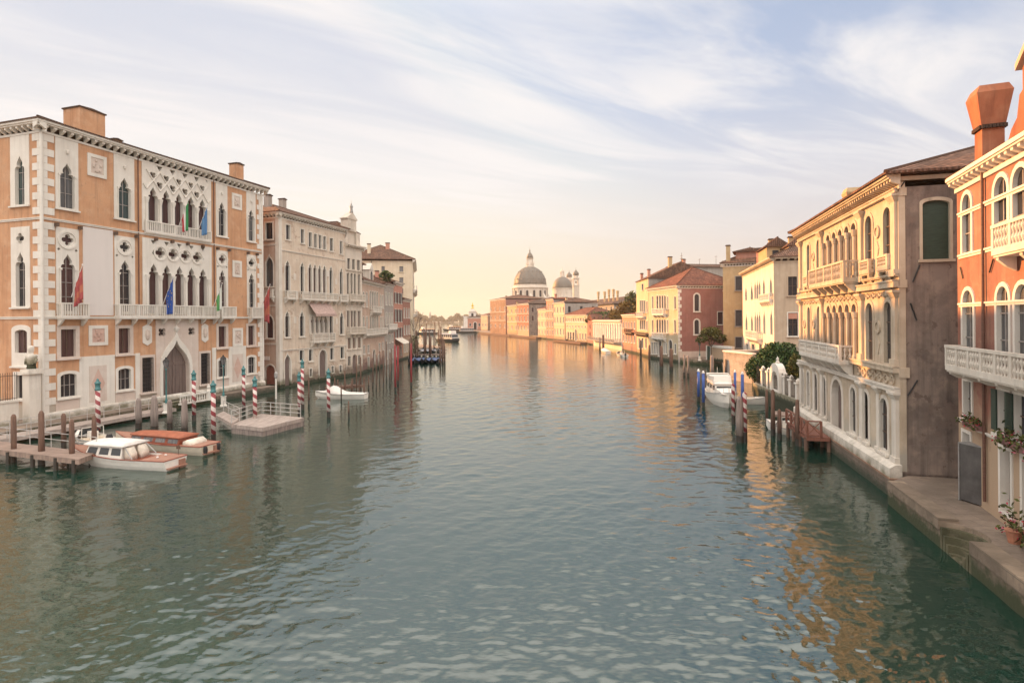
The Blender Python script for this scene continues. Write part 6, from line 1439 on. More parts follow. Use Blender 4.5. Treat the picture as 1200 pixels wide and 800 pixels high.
# ------------------------------------------------------------------ jetties, pontoon, pier
def decking(name, label, quad, z, th, mt='plank_wood', cat='jetty', fascia=True):
    """plank deck over a quadrilateral with beams and a fascia; returns the root"""
    c = sum((Vector(q) for q in quad), Vector()) / len(quad); root = empty(name, (c.x, c.y, 0), 0, label, cat)
    Q = [Vector((q.x - c.x, q.y - c.y, 0)) for q in quad]; m = MB()
    a, b, d, e = Q; n = max(4, int((b - a).length / .16))
    for i in range(n):
        u0, u1 = (i + .04) / n, (i + .96) / n; p = [a.lerp(b, u0), a.lerp(b, u1), e.lerp(d, u1), e.lerp(d, u0)]; dz = rr.uniform(-.006, .006)
        m.add([(v.x, v.y, z + dz) for v in p] + [(v.x, v.y, z - .06) for v in p], [(0,1,2,3), (7,6,5,4), (0,4,5,1), (1,5,6,2), (2,6,7,3), (3,7,4,0)])
    m.build('deck_planks', MT[mt], root)
    if fascia:
        m = MB()
        for p, q in ((a, b), (b, d), (d, e), (e, a)):
            dv = (q - p).normalized() * .0; i = Vector((-(q - p).y, (q - p).x, 0)).normalized() * .06
            m.add([(v.x, v.y, zz_) for zz_ in (z - .062, z - th) for v in (p, q, q + i, p + i)], [(0,1,2,3), (7,6,5,4), (0,4,5,1), (1,5,6,2), (2,6,7,3), (3,7,4,0)])
        m.build('beam', MT[mt], root)
    return root, Q
def railing(root, pts, z, h, mt, n=None, rails=(1.0, .55), r=.025, name='railing'):
    m = MB()
    for a, b in zip(pts, pts[1:]):
        k = n or max(1, int((b - a).length / 1.3))
        for i in range(k + 1): p = a.lerp(b, i / k); m.tube((p.x, p.y, z), (p.x, p.y, z + h), r * 1.2, r * 1.2, 6)
        for q in rails: m.tube((a.x, a.y, z + h * q), (b.x, b.y, z + h * q), r, r, 6)
    return m.build(name, MT[mt], root)
jz = .85
J = [W(-40, 522, jz), W(92, 538, jz), W(113, 530, jz), W(-40, 512, jz)]
root, Q = decking('timber_jetty', 'brown timber jetty on dark piles at the lower left corner', J, jz, .32, 'plank_wood')
railing(root, [Q[2], Q[2].lerp(Q[3], .95)], jz, .95, 'rail_grey', 6)
for u in (.15, .4, .62, .82, .97):
    for a, b in ((Q[0], Q[1]), (Q[3], Q[2])): p = a.lerp(b, u); p = p * .985; m = MB(); m.tube((p.x, p.y, -1.5), (p.x, p.y, jz - .07), .13, .12, 8); m.build('pile', MT['wet_wood'], root)
G_ = [Vector((*lp(hA, -14, 4.3), 0)), Vector((*lp(hA, 9.0, 4.3), 0)), Vector((*lp(hA, 9.0, 2.5), 0)), Vector((*lp(hA, -14, 2.5), 0))]
root, Q = decking('walkway', 'grey floating walkway with railings along the orange palace quay', G_, .55, .3, 'plank_grey', 'walkway')
railing(root, [Q[3], Q[2]], .55, 1.0, 'rail_grey', 16); railing(root, [Q[0].lerp(Q[1], .05), Q[0].lerp(Q[1], .55)], .55, .9, 'rail_grey', 9, r=.02)
pz = .72
Pn = [W(270.5, 497, pz), W(307.5, 501, pz), W(356.5, 489, pz), W(306, 484.5, pz)]
root, Q = decking('landing_stage', 'grey floating landing stage with white railings off the palace corner', Pn, pz, .3, 'plank_grey', 'landing stage')
m = MB(); m.add([(v.x * .98, v.y * .98, zz_) for zz_ in (pz - .31, -.4) for v in Q], [(0,1,2,3), (7,6,5,4), (0,4,5,1), (1,5,6,2), (2,6,7,3), (3,7,4,0)]); m.build('float', MT['grey_pole_wood'], root)
railing(root, [Q[0].lerp(Q[3], .02), Q[3], Q[3].lerp(Q[2], .92)], pz, 1.05, 'rail_grey', 4, (1.0, .66, .33), .032)
Gw = [W(253, 486, .8), W(272, 497, .75), W(281, 492, .75), W(262, 481, .85)]
root, Q = decking('gangway', 'short sloping gangway between the quay and the landing stage', Gw, .8, .25, 'plank_grey', 'gangway'); railing(root, [Q[3], Q[2]], .8, .95, 'rail_grey', 3)
# pier with crossed railings at the sunlit palace door
Pp = [Vector((*lp(HC, 5.4, 2.3), 0)), Vector((*lp(HC, 10.4, 2.1), 0)), Vector((*lp(HC, 10.4, .7), 0)), Vector((*lp(HC, 5.4, .7), 0))]
root, Q = decking('timber_pier', 'small reddish timber pier with crossed railings at the sunlit palace door', Pp, 1.0, .25, 'red_stain_wood', 'pier')
def xrail(a, b, z, h, k):
    m = MB()
    for i in range(k + 1): p = a.lerp(b, i / k); m.box(p.x - .06, p.x + .06, p.y - .06, p.y + .06, z, z + h)
    for q in (h, .12): m.tube((a.x, a.y, z + q), (b.x, b.y, z + q), .05, .05, 6)
    for i in range(k):
        p, q = a.lerp(b, i / k), a.lerp(b, (i + 1) / k); m.tube((p.x, p.y, z + .12), (q.x, q.y, z + h), .035, .035, 6); m.tube((p.x, p.y, z + h), (q.x, q.y, z + .12), .035, .035, 6)
    m.build('crossed_railing', MT['red_stain_wood'], root)
xrail(Q[0], Q[1].lerp(Q[0], .02), 1.0, 1.05, 4); xrail(Q[1], Q[1].lerp(Q[2], .6), 1.0, 1.05, 1)
for u in (.05, .35, .65, .95):
    for a, b in ((Q[0], Q[1]), (Q[3], Q[2])): p = a.lerp(b, u) * .97; m = MB(); m.tube((p.x, p.y, -1.5), (p.x, p.y, .93), .13, .13, 8); m.build('pile', MT['pole_wood'], root)
Pk = [W(905, 485, .7), W(938, 489, .7), W(940, 484.5, .7), W(907, 481, .7)]
decking('boat_landing', 'pale plank landing below the stone garden gate', Pk, .7, .2, 'plank_wood', 'landing stage')
a, b = W(394, 453.5, 1.0), W(428, 450.5, 1.0); bk_ = Vector((-.96, .29, 0)) * 1.6
root, Q = decking('timber_jetty', 'narrow dark timber jetty along the foot of the baroque palace', [a, b, b + bk_, a + bk_], 1.0, .3, 'pole_wood')
for u in (.05, .3, .55, .8, .97):
    p = Q[0].lerp(Q[1], u) * .98; m = MB(); m.tube((p.x, p.y, -1.5), (p.x, p.y, 1.9), .1, .09, 8); m.build('pile', MT['pole_wood'], root)
# gondola landing at the bend
for k, (pb, x0, x1) in enumerate(((421.5, 481, 520), (415.5, 481, 521), (410, 482, 523))):
    a, b = W(x0, pb, .5), W(x1, pb, .5); q = [a, b, b + Vector((0, 1.4, 0)), a + Vector((0, 1.4, 0))]
    decking('gondola_jetty', ['nearest of three narrow jetties at the gondola landing', 'middle one of three narrow jetties at the gondola landing', 'farthest of three narrow jetties at the gondola landing'][k], q, .6, .3, 'plank_wood')
def gondola(P, head, label, cov, group):
    r = empty('gondola', (P[0], P[1], .02), head, label, 'gondola', group); sec = []; n = 17; L_ = 10.5; sh = []
    for i in range(n):
        u = i / (n - 1); x = -L_/2 + L_ * u; b = max(.02, .7 * math.sin(math.pi * min(1, max(0, u * .96 + .02))) ** .7); e = abs(u - .5) * 2; zs = .42 + .75 * e ** 3.5; zk = -.15 + .62 * e ** 4
        sec.append([(x, -b, zs), (x, -b * .7, zk + .1), (x, 0, zk), (x, b * .7, zk + .1), (x, b, zs)]); sh.append((x, b, zs))
    m = MB(); m.loft(sec, close=False); m.build('hull', MT['dark_hull'], r)
    m = MB(); m.smooth = True; m.loft([[(x, -b * 1.02, z - .03)] + [(x, b * math.sin(a), z + .18 * math.cos(a) + .02) for a in (-1.3, -.7, 0, .7, 1.3)] + [(x, b * 1.02, z - .03)] for x, b, z in sh[3:14]], close=True); m.build('boat_cover', MT[cov], r)
    m = MB(); x, b, z = sh[-1]; m.plate([(x - .1, z - .3), (x + .12, z), (x + .22, z + .5), (x + .05, z + .75), (x - .02, z + .3)], [], -.02, .02, back=True); m.build('prow_iron', MT['grey_metal'], r)
for k in range(6):
    p = W(485.5 + 6.0 * k, 423.3, 0); gondola((p.x, p.y - 2.5), R(-84 + rr.uniform(-4, 4)), 'moored gondola under a blue tarpaulin in the front row at the landing', 'blue_tarp', 'gondolas in the front row')
for k in range(5):
    p = W(486.5 + 7 * k, 413, 0); gondola((p.x, p.y), R(-86 + rr.uniform(-4, 4)), 'moored gondola under a pale tarpaulin in the second row at the landing', 'grey_tarp', 'gondolas in the second row')
def waterbus(px, py, head, label, L_=20, B=4.2, roof='boat_white'):
    p = W(px, py, 0); r = empty('water_bus', (p.x, p.y, .02), head, label, 'water bus'); h, sh = hull(r, L_, B, 1.0, .5, 'dark_hull', .4, .8); deck(r, sh, 0, 14, .01, 'boat_cream')
    cabin(r, -L_*.36, L_*.30, B*.44, B*.38, 1.02, 3.0, 'grey_metal', roof, tumble=.96, over=.3, nwin=7, glass_h=(.4, .85)); m = MB(); m.box(L_*.12, L_*.22, -B*.3, B*.3, 3.15, 4.4); m.build('wheelhouse', MT['boat_white'], r)
waterbus(526, 400, R(-52), 'dark water bus coming round the outer end of the gondola landing', 16, 4.2, 'grey_tarp')
waterbus(500, 391.5, R(-150), 'orange topped water bus stop float beyond the gondola landing', 14, 4.0, 'boat_orange')
waterbus(533.5, 387.2, R(-160), 'brown work barge with a wheelhouse left of the customs house', 20, 5, 'boat_orange')
waterbus(546, 389.8, R(-170), 'flat dark boat right below the customs house portico', 14, 4, 'awning_cloth')
# low dark pontoons under the lit group
for (xa, pa, xb, pb, lb) in ((560, 391.2, 597, 394.4, 'long low dark pontoon in front of the brick abbey house'), (648, 400.3, 680, 403.8, 'low dark pontoon in front of the pale yellow house'), (598, 394.8, 628, 397.2, 'low dark pontoon below the great dome')):
    a, b = W(xa, pa, 0), W(xb, pb, 0); decking('pontoon', lb, [a, b, b + Vector((2.5, 1.2, 0)), a + Vector((2.5, 1.2, 0))], .7, .6, 'pole_wood', 'pontoon')
# ------------------------------------------------------------------ garden wall, fences, lamps, quay furniture
def railfence(F0, t, i, u0, u1, z0, z1, root, mt='iron', step=.16, name='iron_railing'):
    m = MB(); k = max(1, int((u1 - u0) / step))
    for j in range(k + 1): u = u0 + (u1 - u0) * j / k; p = F0 + t * u; m.tube((p.x, p.y, z0), (p.x, p.y, z1), .018, .018, 4); m.tube((p.x, p.y, z1), (p.x, p.y, z1 + .14), .03, .0, 4)
    for z in (z0 + .12, z1 - .15): a, b = F0 + t * u0, F0 + t * u1; m.tube((a.x, a.y, z), (b.x, b.y, z), .025, .025, 5)
    return m.build(name, MT[mt], root)
def left_garden():
    f = HA.F['f']; zt = f.uz(20, 470)[1]; zr = f.uz(10, 438)[1]; g = Matrix.Rotation(math.atan2(HA.t.y, HA.t.x), 4, 'Z')
    root = empty('garden_wall', HA.p0 + HA.t * -1.1 - HA.i * .1, math.atan2(HA.t.y, HA.t.x), 'white stone garden wall with an iron railing left of the orange palace', 'wall')
    m = MB(); m.box(-9, -.9, -.2, .25, 0, zt); m.box(-9.05, -.85, -.28, .33, zt, zt + .16); m.build('wall', MT['istrian_stone'], root)
    railfence(Vector((-8.8, 0, 0)), Vector((1, 0, 0)), None, 0, 7.9, zt + .16, zr, root)
    u = f.u(36, 450) + 1.1; z1 = f.uz(36, 432)[1]
    pr = empty('statue_pillar', HA.p0 + HA.t * (u - 1.1) - HA.i * .1, math.atan2(HA.t.y, HA.t.x), 'square white gate pillar at the left corner of the orange palace', 'pillar')
    m = MB(); m.box(-.42, .42, -.42, .42, 0, z1 - .4); m.box(-.62, .62, -.62, .62, z1 - .4, z1 - .22); m.box(-.52, .52, -.52, .52, z1 - .22, z1); m.build('shaft', MT['istrian_stone'], pr)
    so_ = empty('stone_statue', HA.p0 + HA.t * (u - 1.1) - HA.i * .1 + Vector((0, 0, z1)), 0, 'weathered stone bust on the white gate pillar', 'statue')
    m = MB(); m.smooth = True
    el = lambda w_, d_, z, dx=0: [(dx + w_ * math.cos(2 * math.pi * k / 14), d_ * math.sin(2 * math.pi * k / 14), z) for k in range(14)]
    m.loft([el(.34, .26, 0), el(.36, .28, .08), el(.33, .24, .22), el(.34, .24, .50), el(.42, .26, .80), el(.48, .25, 1.02), el(.40, .22, 1.14), el(.16, .15, 1.22), el(.13, .13, 1.32), el(.19, .2, 1.42, -.03), el(.23, .24, 1.58, -.05), el(.22, .23, 1.74, -.03), el(.14, .14, 1.88), el(.01, .01, 1.93)])
    m.lathe([(0, -.05), (.05, 0), (0, .05)], (-.2, -.02, 1.34), 6)
    for sx in (-1, 1): m.tube((.42 * sx, 0, .84), (.40 * sx, -.12, .42), .12, .08, 8); m.tube((.40 * sx, -.12, .42), (.1 * sx, -.26, .36), .08, .06, 8)
    m.build('figure', MT['istrian_stone'], so_)
left_garden()
def lamp(P, h, label, base=0.9, heads=1):
    r = empty('street_lamp', P, 0, label, 'street lamp'); z = 0
    m = MB(); m.lathe([(.34, 0), (.34, .12), (.24, .2), (.24, base - .1), (.3, base)], n=8); m.build('pedestal', MT['white_stone'], r)
    m = MB(); m.smooth = True; m.lathe([(.11, base), (.12, base + .25), (.06, base + .4), (.045, h - 1.0), (.09, h - .95), (.05, h - .85)], n=10); m.path([(-.25, 0, h - .72), (0, 0, h - .86), (.25, 0, h - .72)], .02, 5); m.build('post', MT['teal_paint'], r)
    m = MB(); m.lathe([(.15, h - .72), (.27, h - .18)], n=6, caps=True); l = m.build('lamp_glass', MT['glass_pale'], r)
    m = MB()
    for k in range(6): a = 2 * math.pi * k / 6; m.tube((.155 * math.cos(a), .155 * math.sin(a), h - .72), (.28 * math.cos(a), .28 * math.sin(a), h - .18), .014, .014, 4)
    m.lathe([(.33, h - .18), (.2, h - .02), (.08, h + .06), (.1, h + .12), (0, h + .22)], n=6); m.build('lamp_cap', MT['iron'], l)
def onplane(px, pyb, z): v = W(px, pyb, z); return v
a = W(262, 476, .7); lamp(a, D(262, 418, a.y).z - .7, 'green street lamp with a pale pedestal right of the water gate', 1.0)
a = W(195, 484, .74); lamp(a, D(195, 421, a.y).z - .74, 'street lamp standing before the pointed water gate', .9)
a = W(820, 422.5, 1.0); lamp(a, D(820, 400, a.y).z - 1, 'lone street lamp on the campo before the red flank', .9)
a = W(323.5, 464, .3); r = empty('tall_post', (a.x, a.y, 0), 0, 'slim pale post at the mouth of the side canal', 'post'); m = MB(); zt = D(323.5, 435, a.y).z; m.tube((0, 0, -1), (0, 0, zt - .8), .12, .1, 8); m.build('shaft', MT['white_stone'], r); m = MB(); m.lathe([(.1, zt - .8), (.2, zt - .7), (.2, zt - .2), (.05, zt)], n=8); m.build('painted_cap', MT['grey_metal'], r)
# carved marble balustrade by the water steps
a = Vector((*lp(HA, 13.2, 2.2), .42)); r = empty('marble_balustrade', a, math.atan2(HA.t.y, HA.t.x), 'low carved marble balustrade beside the water steps', 'balustrade')
m = MB(); m.box(-2.0, 1.6, -.12, .12, 0, .18); m.box(-2.0, 1.6, -.12, .12, .82, .98); 
for k in range(12): m.lathe([(.06, 0), (.09, .2), (.05, .45), (.06, .64)], (-1.85 + k * .3, 0, .18), 6)
m.lathe([(.24, 0), (.24, 1.0), (.12, 1.2), (.2, 1.4), (.05, 1.75)], (1.7, 0, 0), 8); m.build('baluster_row', MT['white_stone'], r)
# stone fence and gate of the right hand garden
def right_garden():
    A, B = W(885.5, 458, .9), W(937, 480.5, .9); d = (B - A).normalized(); i = Vector((d.y * -1, d.x, 0)); Lf = (B - A).length
    root = empty('garden_fence', (A.x, A.y, 1.0), math.atan2(d.y, d.x), 'stone pillared garden fence with iron railings beside the sunlit palace', 'fence')
    F0 = Vector((0, 0, 0)); t = Vector((1, 0, 0)); m = MB(); m.box(-.3, Lf, -.12, .35, -2.5, .55); m.box(-.35, Lf, -.2, .42, .55, .72); m.build('low_wall', MT['istrian_stone'], root)
    m = MB(); m.box(-.35, Lf, -.205, -.13, .1, .56); m.box(-.36, Lf, -.21, .43, .721, .76); m.build('coping', MT['istrian_stone'], root)
    def uu(px): 
        F_ = Face(A, d, Matrix()); return F_.u(px, 440)
    for px, pt in ((893.2, 431), (899.7, 433), (919, 438.5), (926, 442), (933.8, 446)):
        u = uu(px); zt = Face(A, d, Matrix()).uz(px, pt)[1] - 1.0; m = MB(); m.box(u - .2, u + .2, -.1, .3, .77, zt - .3); m.box(u - .28, u + .28, -.18, .38, zt - .3, zt - .15); m.lathe([(.14, zt - .15), (.2, zt), (.1, zt + .15), (0, zt + .25)], (u, .1, 0), 8); m.build('pillar', MT['white_stone'], root)
    for a, b in ((0.2, uu(893.2)), (uu(893.2), uu(899.7)), (uu(899.7), uu(905)), (uu(915.5), uu(919)), (uu(919), uu(926)), (uu(926), uu(933.8)), (uu(933.8), Lf - .1)):
        if b - a > .8: railfence(F0, t, None, a + .22, b - .22, .78, 2.6, root, step=.18)
    ug0, ug1 = uu(904.5), uu(916); zt = Face(A, d, Matrix()).uz(910, 424)[1] - 1
    m = MB(); ol = [(ug0, .77), (ug1, .77), (ug1, zt - 1.3)] + [((ug0 + ug1)/2 + (ug1 - ug0)/2 * math.cos(a), zt - 1.3 + 1.2 * math.sin(a)) for a in [math.pi * k / 10 for k in range(1, 10)]] + [(ug0, zt - 1.3)]
    m.plate(ol, [arch('round', ug0 + .5, ug1 - .5, .9, zt - .9)], -.22, .42, back=True); gt = m.build('gate_arch', MT['white_stone'], root)
    m = MB(); m.lathe([(.16, zt - .15), (.2, zt), (.1, zt + .12), (.14, zt + .3), (0, zt + .55)], ((ug0+ug1)/2, .1, 0), 8); m.build('finial', MT['white_stone'], gt)
    railfence(F0, t, None, ug0 + .55, ug1 - .55, .9, zt - 1.4, root, step=.16, name='iron_gate')
    # low weathered wall at the corner of the campo
    A2, B2 = W(848, 441.5, .2), W(881, 447.5, .2); zt = D(849, 412, A2.y).z
    r = empty('corner_wall', (A2.x, A2.y, 0), math.atan2((B2 - A2).y, (B2 - A2).x), 'low weathered brick wall with a blind arched opening at the campo corner', 'wall'); L2 = (B2 - A2).length
    m = MB(); m.box(0, L2 + .2, 0, .4, -1, zt); m.box(0, .4, .401, 7, -1, zt); m.build('wall', MT['garden_brick'], r); m = MB(); m.box(-.1, L2 + .3, -.1, .5, zt, zt + .22); m.box(-.1, .5, .501, 7.1, zt, zt + .22); m.build('coping', MT['white_stone'], r)
    m = MB(); m.plate(arch('round', .35, 1.0, .9, 2.9), [], -.03, .05); m.build('blind_arch', MT['shutter_dark'], r)
    # campo back wall with a dark door
    c0, c1 = W(828, 421.5, 1.0), W(847, 424, 1.0); r = empty('campo_wall', (c0.x, c0.y, 1.0), math.atan2((c1 - c0).y, (c1 - c0).x), 'low orange wall with a white capped end and a dark gateway on the campo', 'wall'); L3 = (c1 - c0).length; zt = D(838, 405, c0.y).z - 1
    m = MB(); m.box(1.4, L3 + 3, 0, .35, 0, zt - .2); m.build('wall', MT['terracotta_render'], r); m = MB(); m.box(1.3, L3 + 3, -.08, .43, zt - .2, zt + .25); m.build('coping', MT['white_stone'], r)
    m = MB(); m.box(.1, 1.3, .1, .2, 0, zt); m.build('door', MT['shutter_green'], r); m = MB(); m.box(-.15, .1, -.02, .35, 0, zt + .1); m.box(1.3, 1.39, -.02, .35, 0, zt - .21); m.build('jamb', MT['white_stone'], r)
right_garden()
# slate coloured cabinet on the right hand quay
a, b = W(1123, 585.7, 1.0), W(1170.5, 600.5, 1.0); zt = D(1123, 517.5, a.y).z; d = (b - a).normalized(); wl = (b - a).length
r = empty('screen_box', a, math.atan2(d.y, d.x), 'tall dark slate grey screen box standing on the right hand quay', 'screen')
m = MB(); m.box(.04, wl - .18, .03, .55, .06, zt - 1.05); m.build('panel', MT['slate_panel'], r)
m = MB(); m.box(0, .05, 0, .56, 0, zt - 1.0); m.box(wl - .17, wl, 0, .56, 0, zt - 1.0); m.box(.051, wl - .171, .01, .56, zt - 1.049, zt - 1.0); m.build('frame', MT['panel_edge'], r)
# flowers
def flowers(P, t, wl, label, seed, box=True, name='flower_box', h=.25):
    rn = random.Random(seed); r = empty(name, P, math.atan2(t.y, t.x), label, 'flower box' if box else 'plant pot', None)
    m = MB()
    if box: m.box(0, wl, -.28, -.02, 0, .2); m.build('trough', MT['flower_box'], r)
    else: m.lathe([(.18, 0), (.26, .4), (.28, .42), (.28, .46)], (wl/2, -.2, 0), 12); m.build('pot', MT['terracotta_pot'], r)
    z0 = .2 if box else .46
    for nm, mt, n, s in (('foliage', 'leaf_olive', int(90 * max(wl, .6)), .10), ('blossom', 'flower_red', int(24 * max(wl, .6)), .06), ('blossom', 'flower_pink', int(14 * max(wl, .6)), .06)):
        m = MB()
        for k in range(n):
            x, y, z = rn.uniform(-.05, wl + .05), rn.gauss(-.18, .12), z0 + rn.gauss(.06, h * .5); leaf(m, (x, y, z), s, rn)
        m.build(nm, MT[mt], r)
def leaf(m, p, s, rn, up=.0):
    a, b = rn.uniform(0, 6.28), rn.uniform(-1.2, 1.2); d = Vector((math.cos(a) * math.cos(b), math.sin(a) * math.cos(b), math.sin(b) + up)).normalized()
    q = d.cross(Vector((rn.uniform(-1, 1), rn.uniform(-1, 1), rn.uniform(-1, 1)))).normalized(); p = Vector(p)
    m.add([tuple(p - d * s), tuple(p + q * s * .5), tuple(p + d * s), tuple(p - q * s * .5)], [(0, 1, 2, 3)])
for nm, c_, rg in (('leaf_dark', (.036, .066, .017), .8), ('leaf_olive', (.075, .08, .022), .8), ('leaf_mid', (.05, .075, .02), .8), ('leaf_autumn', (.16, .10, .025), .8), ('leaf_far', (.10, .09, .045), .9)):
    m_, t_, b_ = mat_nodes(nm); oi = t_.nodes.new('ShaderNodeNewGeometry'); cr = mixcol(t_, oi.outputs['Random Per Island'], tuple(x * .45 for x in c_), tuple(x * 1.7 for x in c_)); t_.links.new(cr, b_.inputs['Base Color']); b_.inputs['Roughness'].default_value = .7; b_.inputs['Specular IOR Level'].default_value = .25
fo = HO.F['f']; P_ = lambda u, z, o=0: HO.p0 + HO.t * u - HO.i * o + Vector((0, 0, z))
flowers(P_(1.55, 4.25, .1), HO.t, 1.4, 'window box with mauve flowers under the first ground floor window, far right', 5)
flowers(P_(4.7, 4.2, .1), HO.t, 4.2, 'long window box spilling red and pink flowers over the shuttered windows, far right', 6, h=.4)
flowers(P_(5.8, 1.0, .3), HO.t, 1.4, 'plant pot with red flowers behind the slate grey screen box', 7, False, 'plant_pot', .8); flowers(P_(7.2, 1.0, .3), HO.t, 1.4, 'leafy plant pot at the right edge of the quay', 8, False, 'plant_pot', .9)
flowers(P_(9.5, 15.9, -.8), HO.t, 1.5, 'red geranium box on the attic ledge, far right', 9)
# handrail post at the right edge
a = W(1199, 735, .7); r = empty('quay_post', (a.x + .28, a.y, .9), 0, 'grey rounded post on the quay edge at the lower right corner', 'post'); m = MB(); m.smooth = True; m.lathe([(.10, 0), (.10, 1.2), (.07, 1.32), (0, 1.36)], n=12); m.build('shaft', MT['grey_pole_wood'], r)

# ------------------------------------------------------------------ trees
def tree(name, label, P, blobs, n, s, mt, trunk_h, tr=.15, seed=1, cat='tree', limbs=6, group=None, shell=.55):
    rn = random.Random(seed); r = empty(name, P, 0, label, cat, group); m = MB()
    vol = [bx[3] * bx[4] * bx[5] for bx in blobs]; tot = sum(v ** .67 for v in vol)
    for bx, v in zip(blobs, vol):
        k = int(n * v ** .67 / tot); cl = [(rn.gauss(0, 1), rn.gauss(0, 1), rn.gauss(0, 1)) for _ in range(max(6, k // 40))]
        for j in range(k):
            c0 = Vector(cl[j % len(cl)]).normalized(); d = (c0 + Vector((rn.gauss(0, .26), rn.gauss(0, .26), rn.gauss(0, .26)))).normalized()
            rad = (shell + (1 - shell) * rn.random() ** .6) * (.86 + .22 * math.sin(c0.x * 9 + c0.y * 7 + c0.z * 8))
            leaf(m, (bx[0] + d.x * bx[3] * rad, bx[1] + d.y * bx[4] * rad, bx[2] + d.z * bx[5] * rad), s * rn.uniform(.6, 1.3), rn, .2)
    m.build('crown', MT[mt], r); m = MB()
    top = Vector((blobs[0][0], blobs[0][1], blobs[0][2])); m.tube((0, 0, -.2), tuple(Vector((0, 0, 0)).lerp(top, .6)), tr, tr * .7, 8)
    for bx in (blobs * 3)[:limbs]:
        e = Vector((bx[0] + rn.uniform(-.6, .6) * bx[3], bx[1] + rn.uniform(-.6, .6) * bx[4], bx[2] + rn.uniform(-.2, .6) * bx[5])); m.tube(tuple(top * .55), tuple(e), tr * .5, tr * .12, 6)
    m.build('trunk', MT['bark'], r); return r
c = D(905, 420, 63.5); tree('clipped_tree', 'dense dark green clipped tree behind the stone garden fence', (c.x, c.y, 1.0), [(0, 0, 2.4, 2.3, 2.4, 1.9), (1.3, .3, 3.6, 2.0, 2.2, 1.5), (-1.3, 0, 2.0, 1.6, 1.8, 1.5), (.1, 0, 3.7, 1.5, 1.6, 1.4), (.6, -.4, 2.0, 1.9, 1.8, 1.4)], 17000, .17, 'leaf_dark', 2, .16, 3, shell=.72)
c = D(930.5, 436, 55.0); tree('conifer_shrub', 'olive cone shaped shrub squeezed between the clipped tree and the sunlit palace', (c.x, c.y, 1.0), [(0, 0, 1.6, .95, .95, 1.5), (.05, 0, 2.9, .7, .7, 1.2), (0, 0, 3.7, .4, .4, .8)], 5000, .12, 'leaf_olive', 1, .1, 4)
c = W(833.5, 423, 1.0); zc = lambda py: D(833, py, c.y).z - 1; tree('campo_tree', 'broad dusky olive tree on the campo before the red flank', c, [(0, 0, zc(393), 1.7, 1.7, 1.3), (-1.6, .2, zc(396), 1.3, 1.3, 1.0), (1.6, 0, zc(396), 1.3, 1.3, 1.0), (.5, 0, zc(388), 1.4, 1.3, 1.0), (-.7, 0, zc(389.5), 1.2, 1.2, .9)], 4200, .17, 'leaf_olive', 3, .14, 5)
for k, (px, py, dd, sx, sz, mt, lb) in enumerate(((737, 362, 158, 3.6, 3.2, 'leaf_autumn', 'rounded yellowing tree behind the small pink house'), (743, 353, 160, 2.6, 3.4, 'leaf_olive', 'taller green tree against the tall yellow front'), (714, 372, 190, 6.5, 2.4, 'leaf_dark', 'dark garden tree behind the low white palace roof'), (702, 372, 195, 4.5, 2.6, 'leaf_mid', 'mid green garden tree behind the left half of the low white palace'), (725, 368, 180, 3.0, 2.2, 'leaf_autumn', 'small brownish tree at the right end of the low white palace'))):
    p = D(px, py, dd); tree('garden_tree', lb, (p.x, p.y, 1.0), [(0, 0, p.z - 1, sx, sx, sz), (sx * .5, 0, p.z - 1 - sz * .4, sx * .7, sx * .7, sz * .7), (-sx * .5, 0, p.z - 1 - sz * .3, sx * .7, sx * .7, sz * .7)], 1800, .38, mt, 4, .25, 20 + k)
p = D(452, 321, 113); tree('roof_shrub', 'dark roof garden shrub above the grey green house', (p.x, p.y, 16.4), [(0, 0, 1.4, 1.8, 2.6, 1.1), (.6, -3, 1.6, 1.4, 2, 1.0)], 1200, .22, 'leaf_mid', 1, .06, 31, 'shrub')
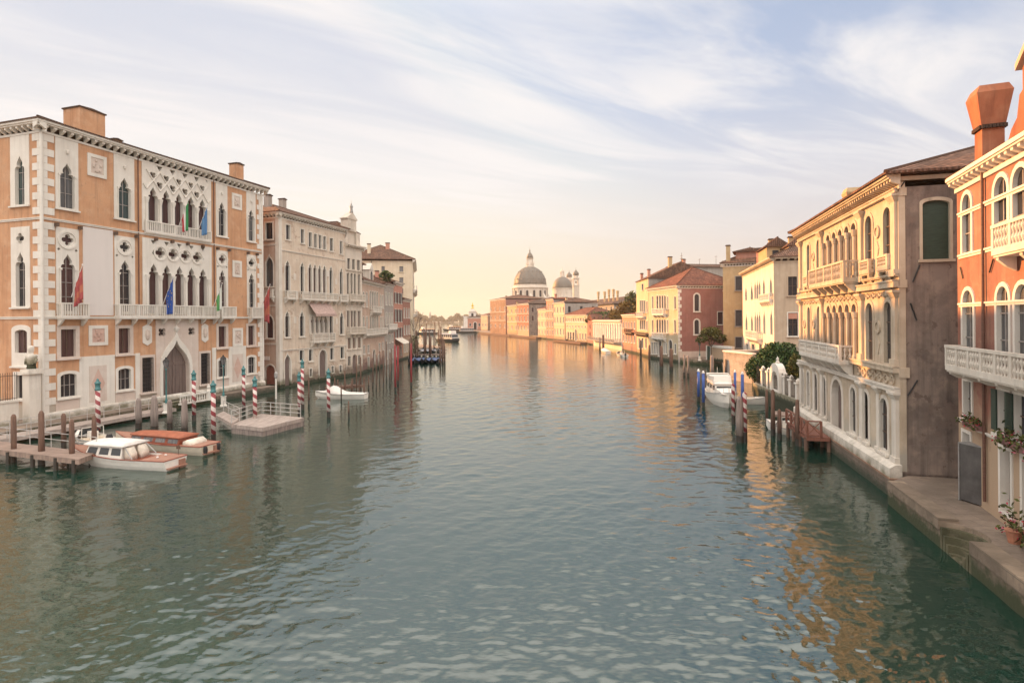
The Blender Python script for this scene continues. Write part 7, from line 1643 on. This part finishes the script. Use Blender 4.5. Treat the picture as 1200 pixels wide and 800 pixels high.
# bare branching tree at the edge of the tall pale palace
p = D(485.5, 395, 136); r = empty('bare_tree', (p.x, p.y, .5), 0, 'thin bare branching tree at the canal edge of the tall pale palace', 'tree'); m = MB(); rb = random.Random(4)
def branch(a, d, l, r_, k):
    b = a + d * l; m.tube(tuple(a), tuple(b), r_, r_ * .7, 5)
    if k:
        for _ in range(3): branch(b, (d + Vector((rb.uniform(-.5, .7), rb.uniform(-.5, .5), rb.uniform(-.1, .5)))).normalized(), l * rb.uniform(.55, .8), r_ * .6, k - 1)
branch(Vector((0, 0, 0)), Vector((.06, 0, 1)).normalized(), 3.6, .13, 4); m.build('trunk', MT['bark'], r); m = MB()
for k in range(420): leaf(m, (rb.gauss(.1, .5), rb.gauss(0, 1.0), rb.uniform(.3, 4.5)), .2, rb)
m.build('crown', MT['leaf_olive'], r)
# far wooded shore across the lagoon
m = MB(); rf = random.Random(9); x0, x1 = -330.0, -60.0
for k in range(9000):
    u = rf.random(); x = x0 + (x1 - x0) * u; hh = 15 + 5 * math.sin(x * .045) + 4 * math.sin(x * .13 + 1) + 3 * math.sin(x * .31) + rf.gauss(0, 1.5); z = hh * rf.random() ** .5; leaf(m, (x, 1400 + rf.uniform(-14, 14), z + 1), 2.6, rf)
o = m.build('far_trees', MT['leaf_far']); tag(o, kind='stuff')
slab('far_shore', [(-600, 1380), (200, 1380), (400, 1600), (-800, 1600)], 1.2, ['quay_stone', 'quay_stone'])
p = D(504, 366, 1395); r = empty('far_tower', (p.x, 1396, 1), 0, 'tiny distant tower above the wooded far shore', 'tower'); m = MB(); m.box(-2, 2, -2, 2, 0, 22); m.lathe([(2.6, 22), (2.0, 24), (0, 29)], n=6); m.build('shaft', MT['grey_render'], r)
# ------------------------------------------------------------------ morning air
def haze():
    m = MB(); m.box(-650, 650, -120, 2100, -4.5, 75)
    mt = bpy.data.materials.new('haze'); mt.use_nodes = True; t = mt.node_tree; t.nodes.clear()
    o = t.nodes.new('ShaderNodeOutputMaterial'); v = t.nodes.new('ShaderNodeVolumePrincipled'); v.inputs['Color'].default_value = (.95, .9, .82, 1); v.inputs['Density'].default_value = .0002; v.inputs['Anisotropy'].default_value = .2
    t.links.new(v.outputs[0], o.inputs['Volume']); tag(m.build('haze', mt), kind='stuff')
haze()
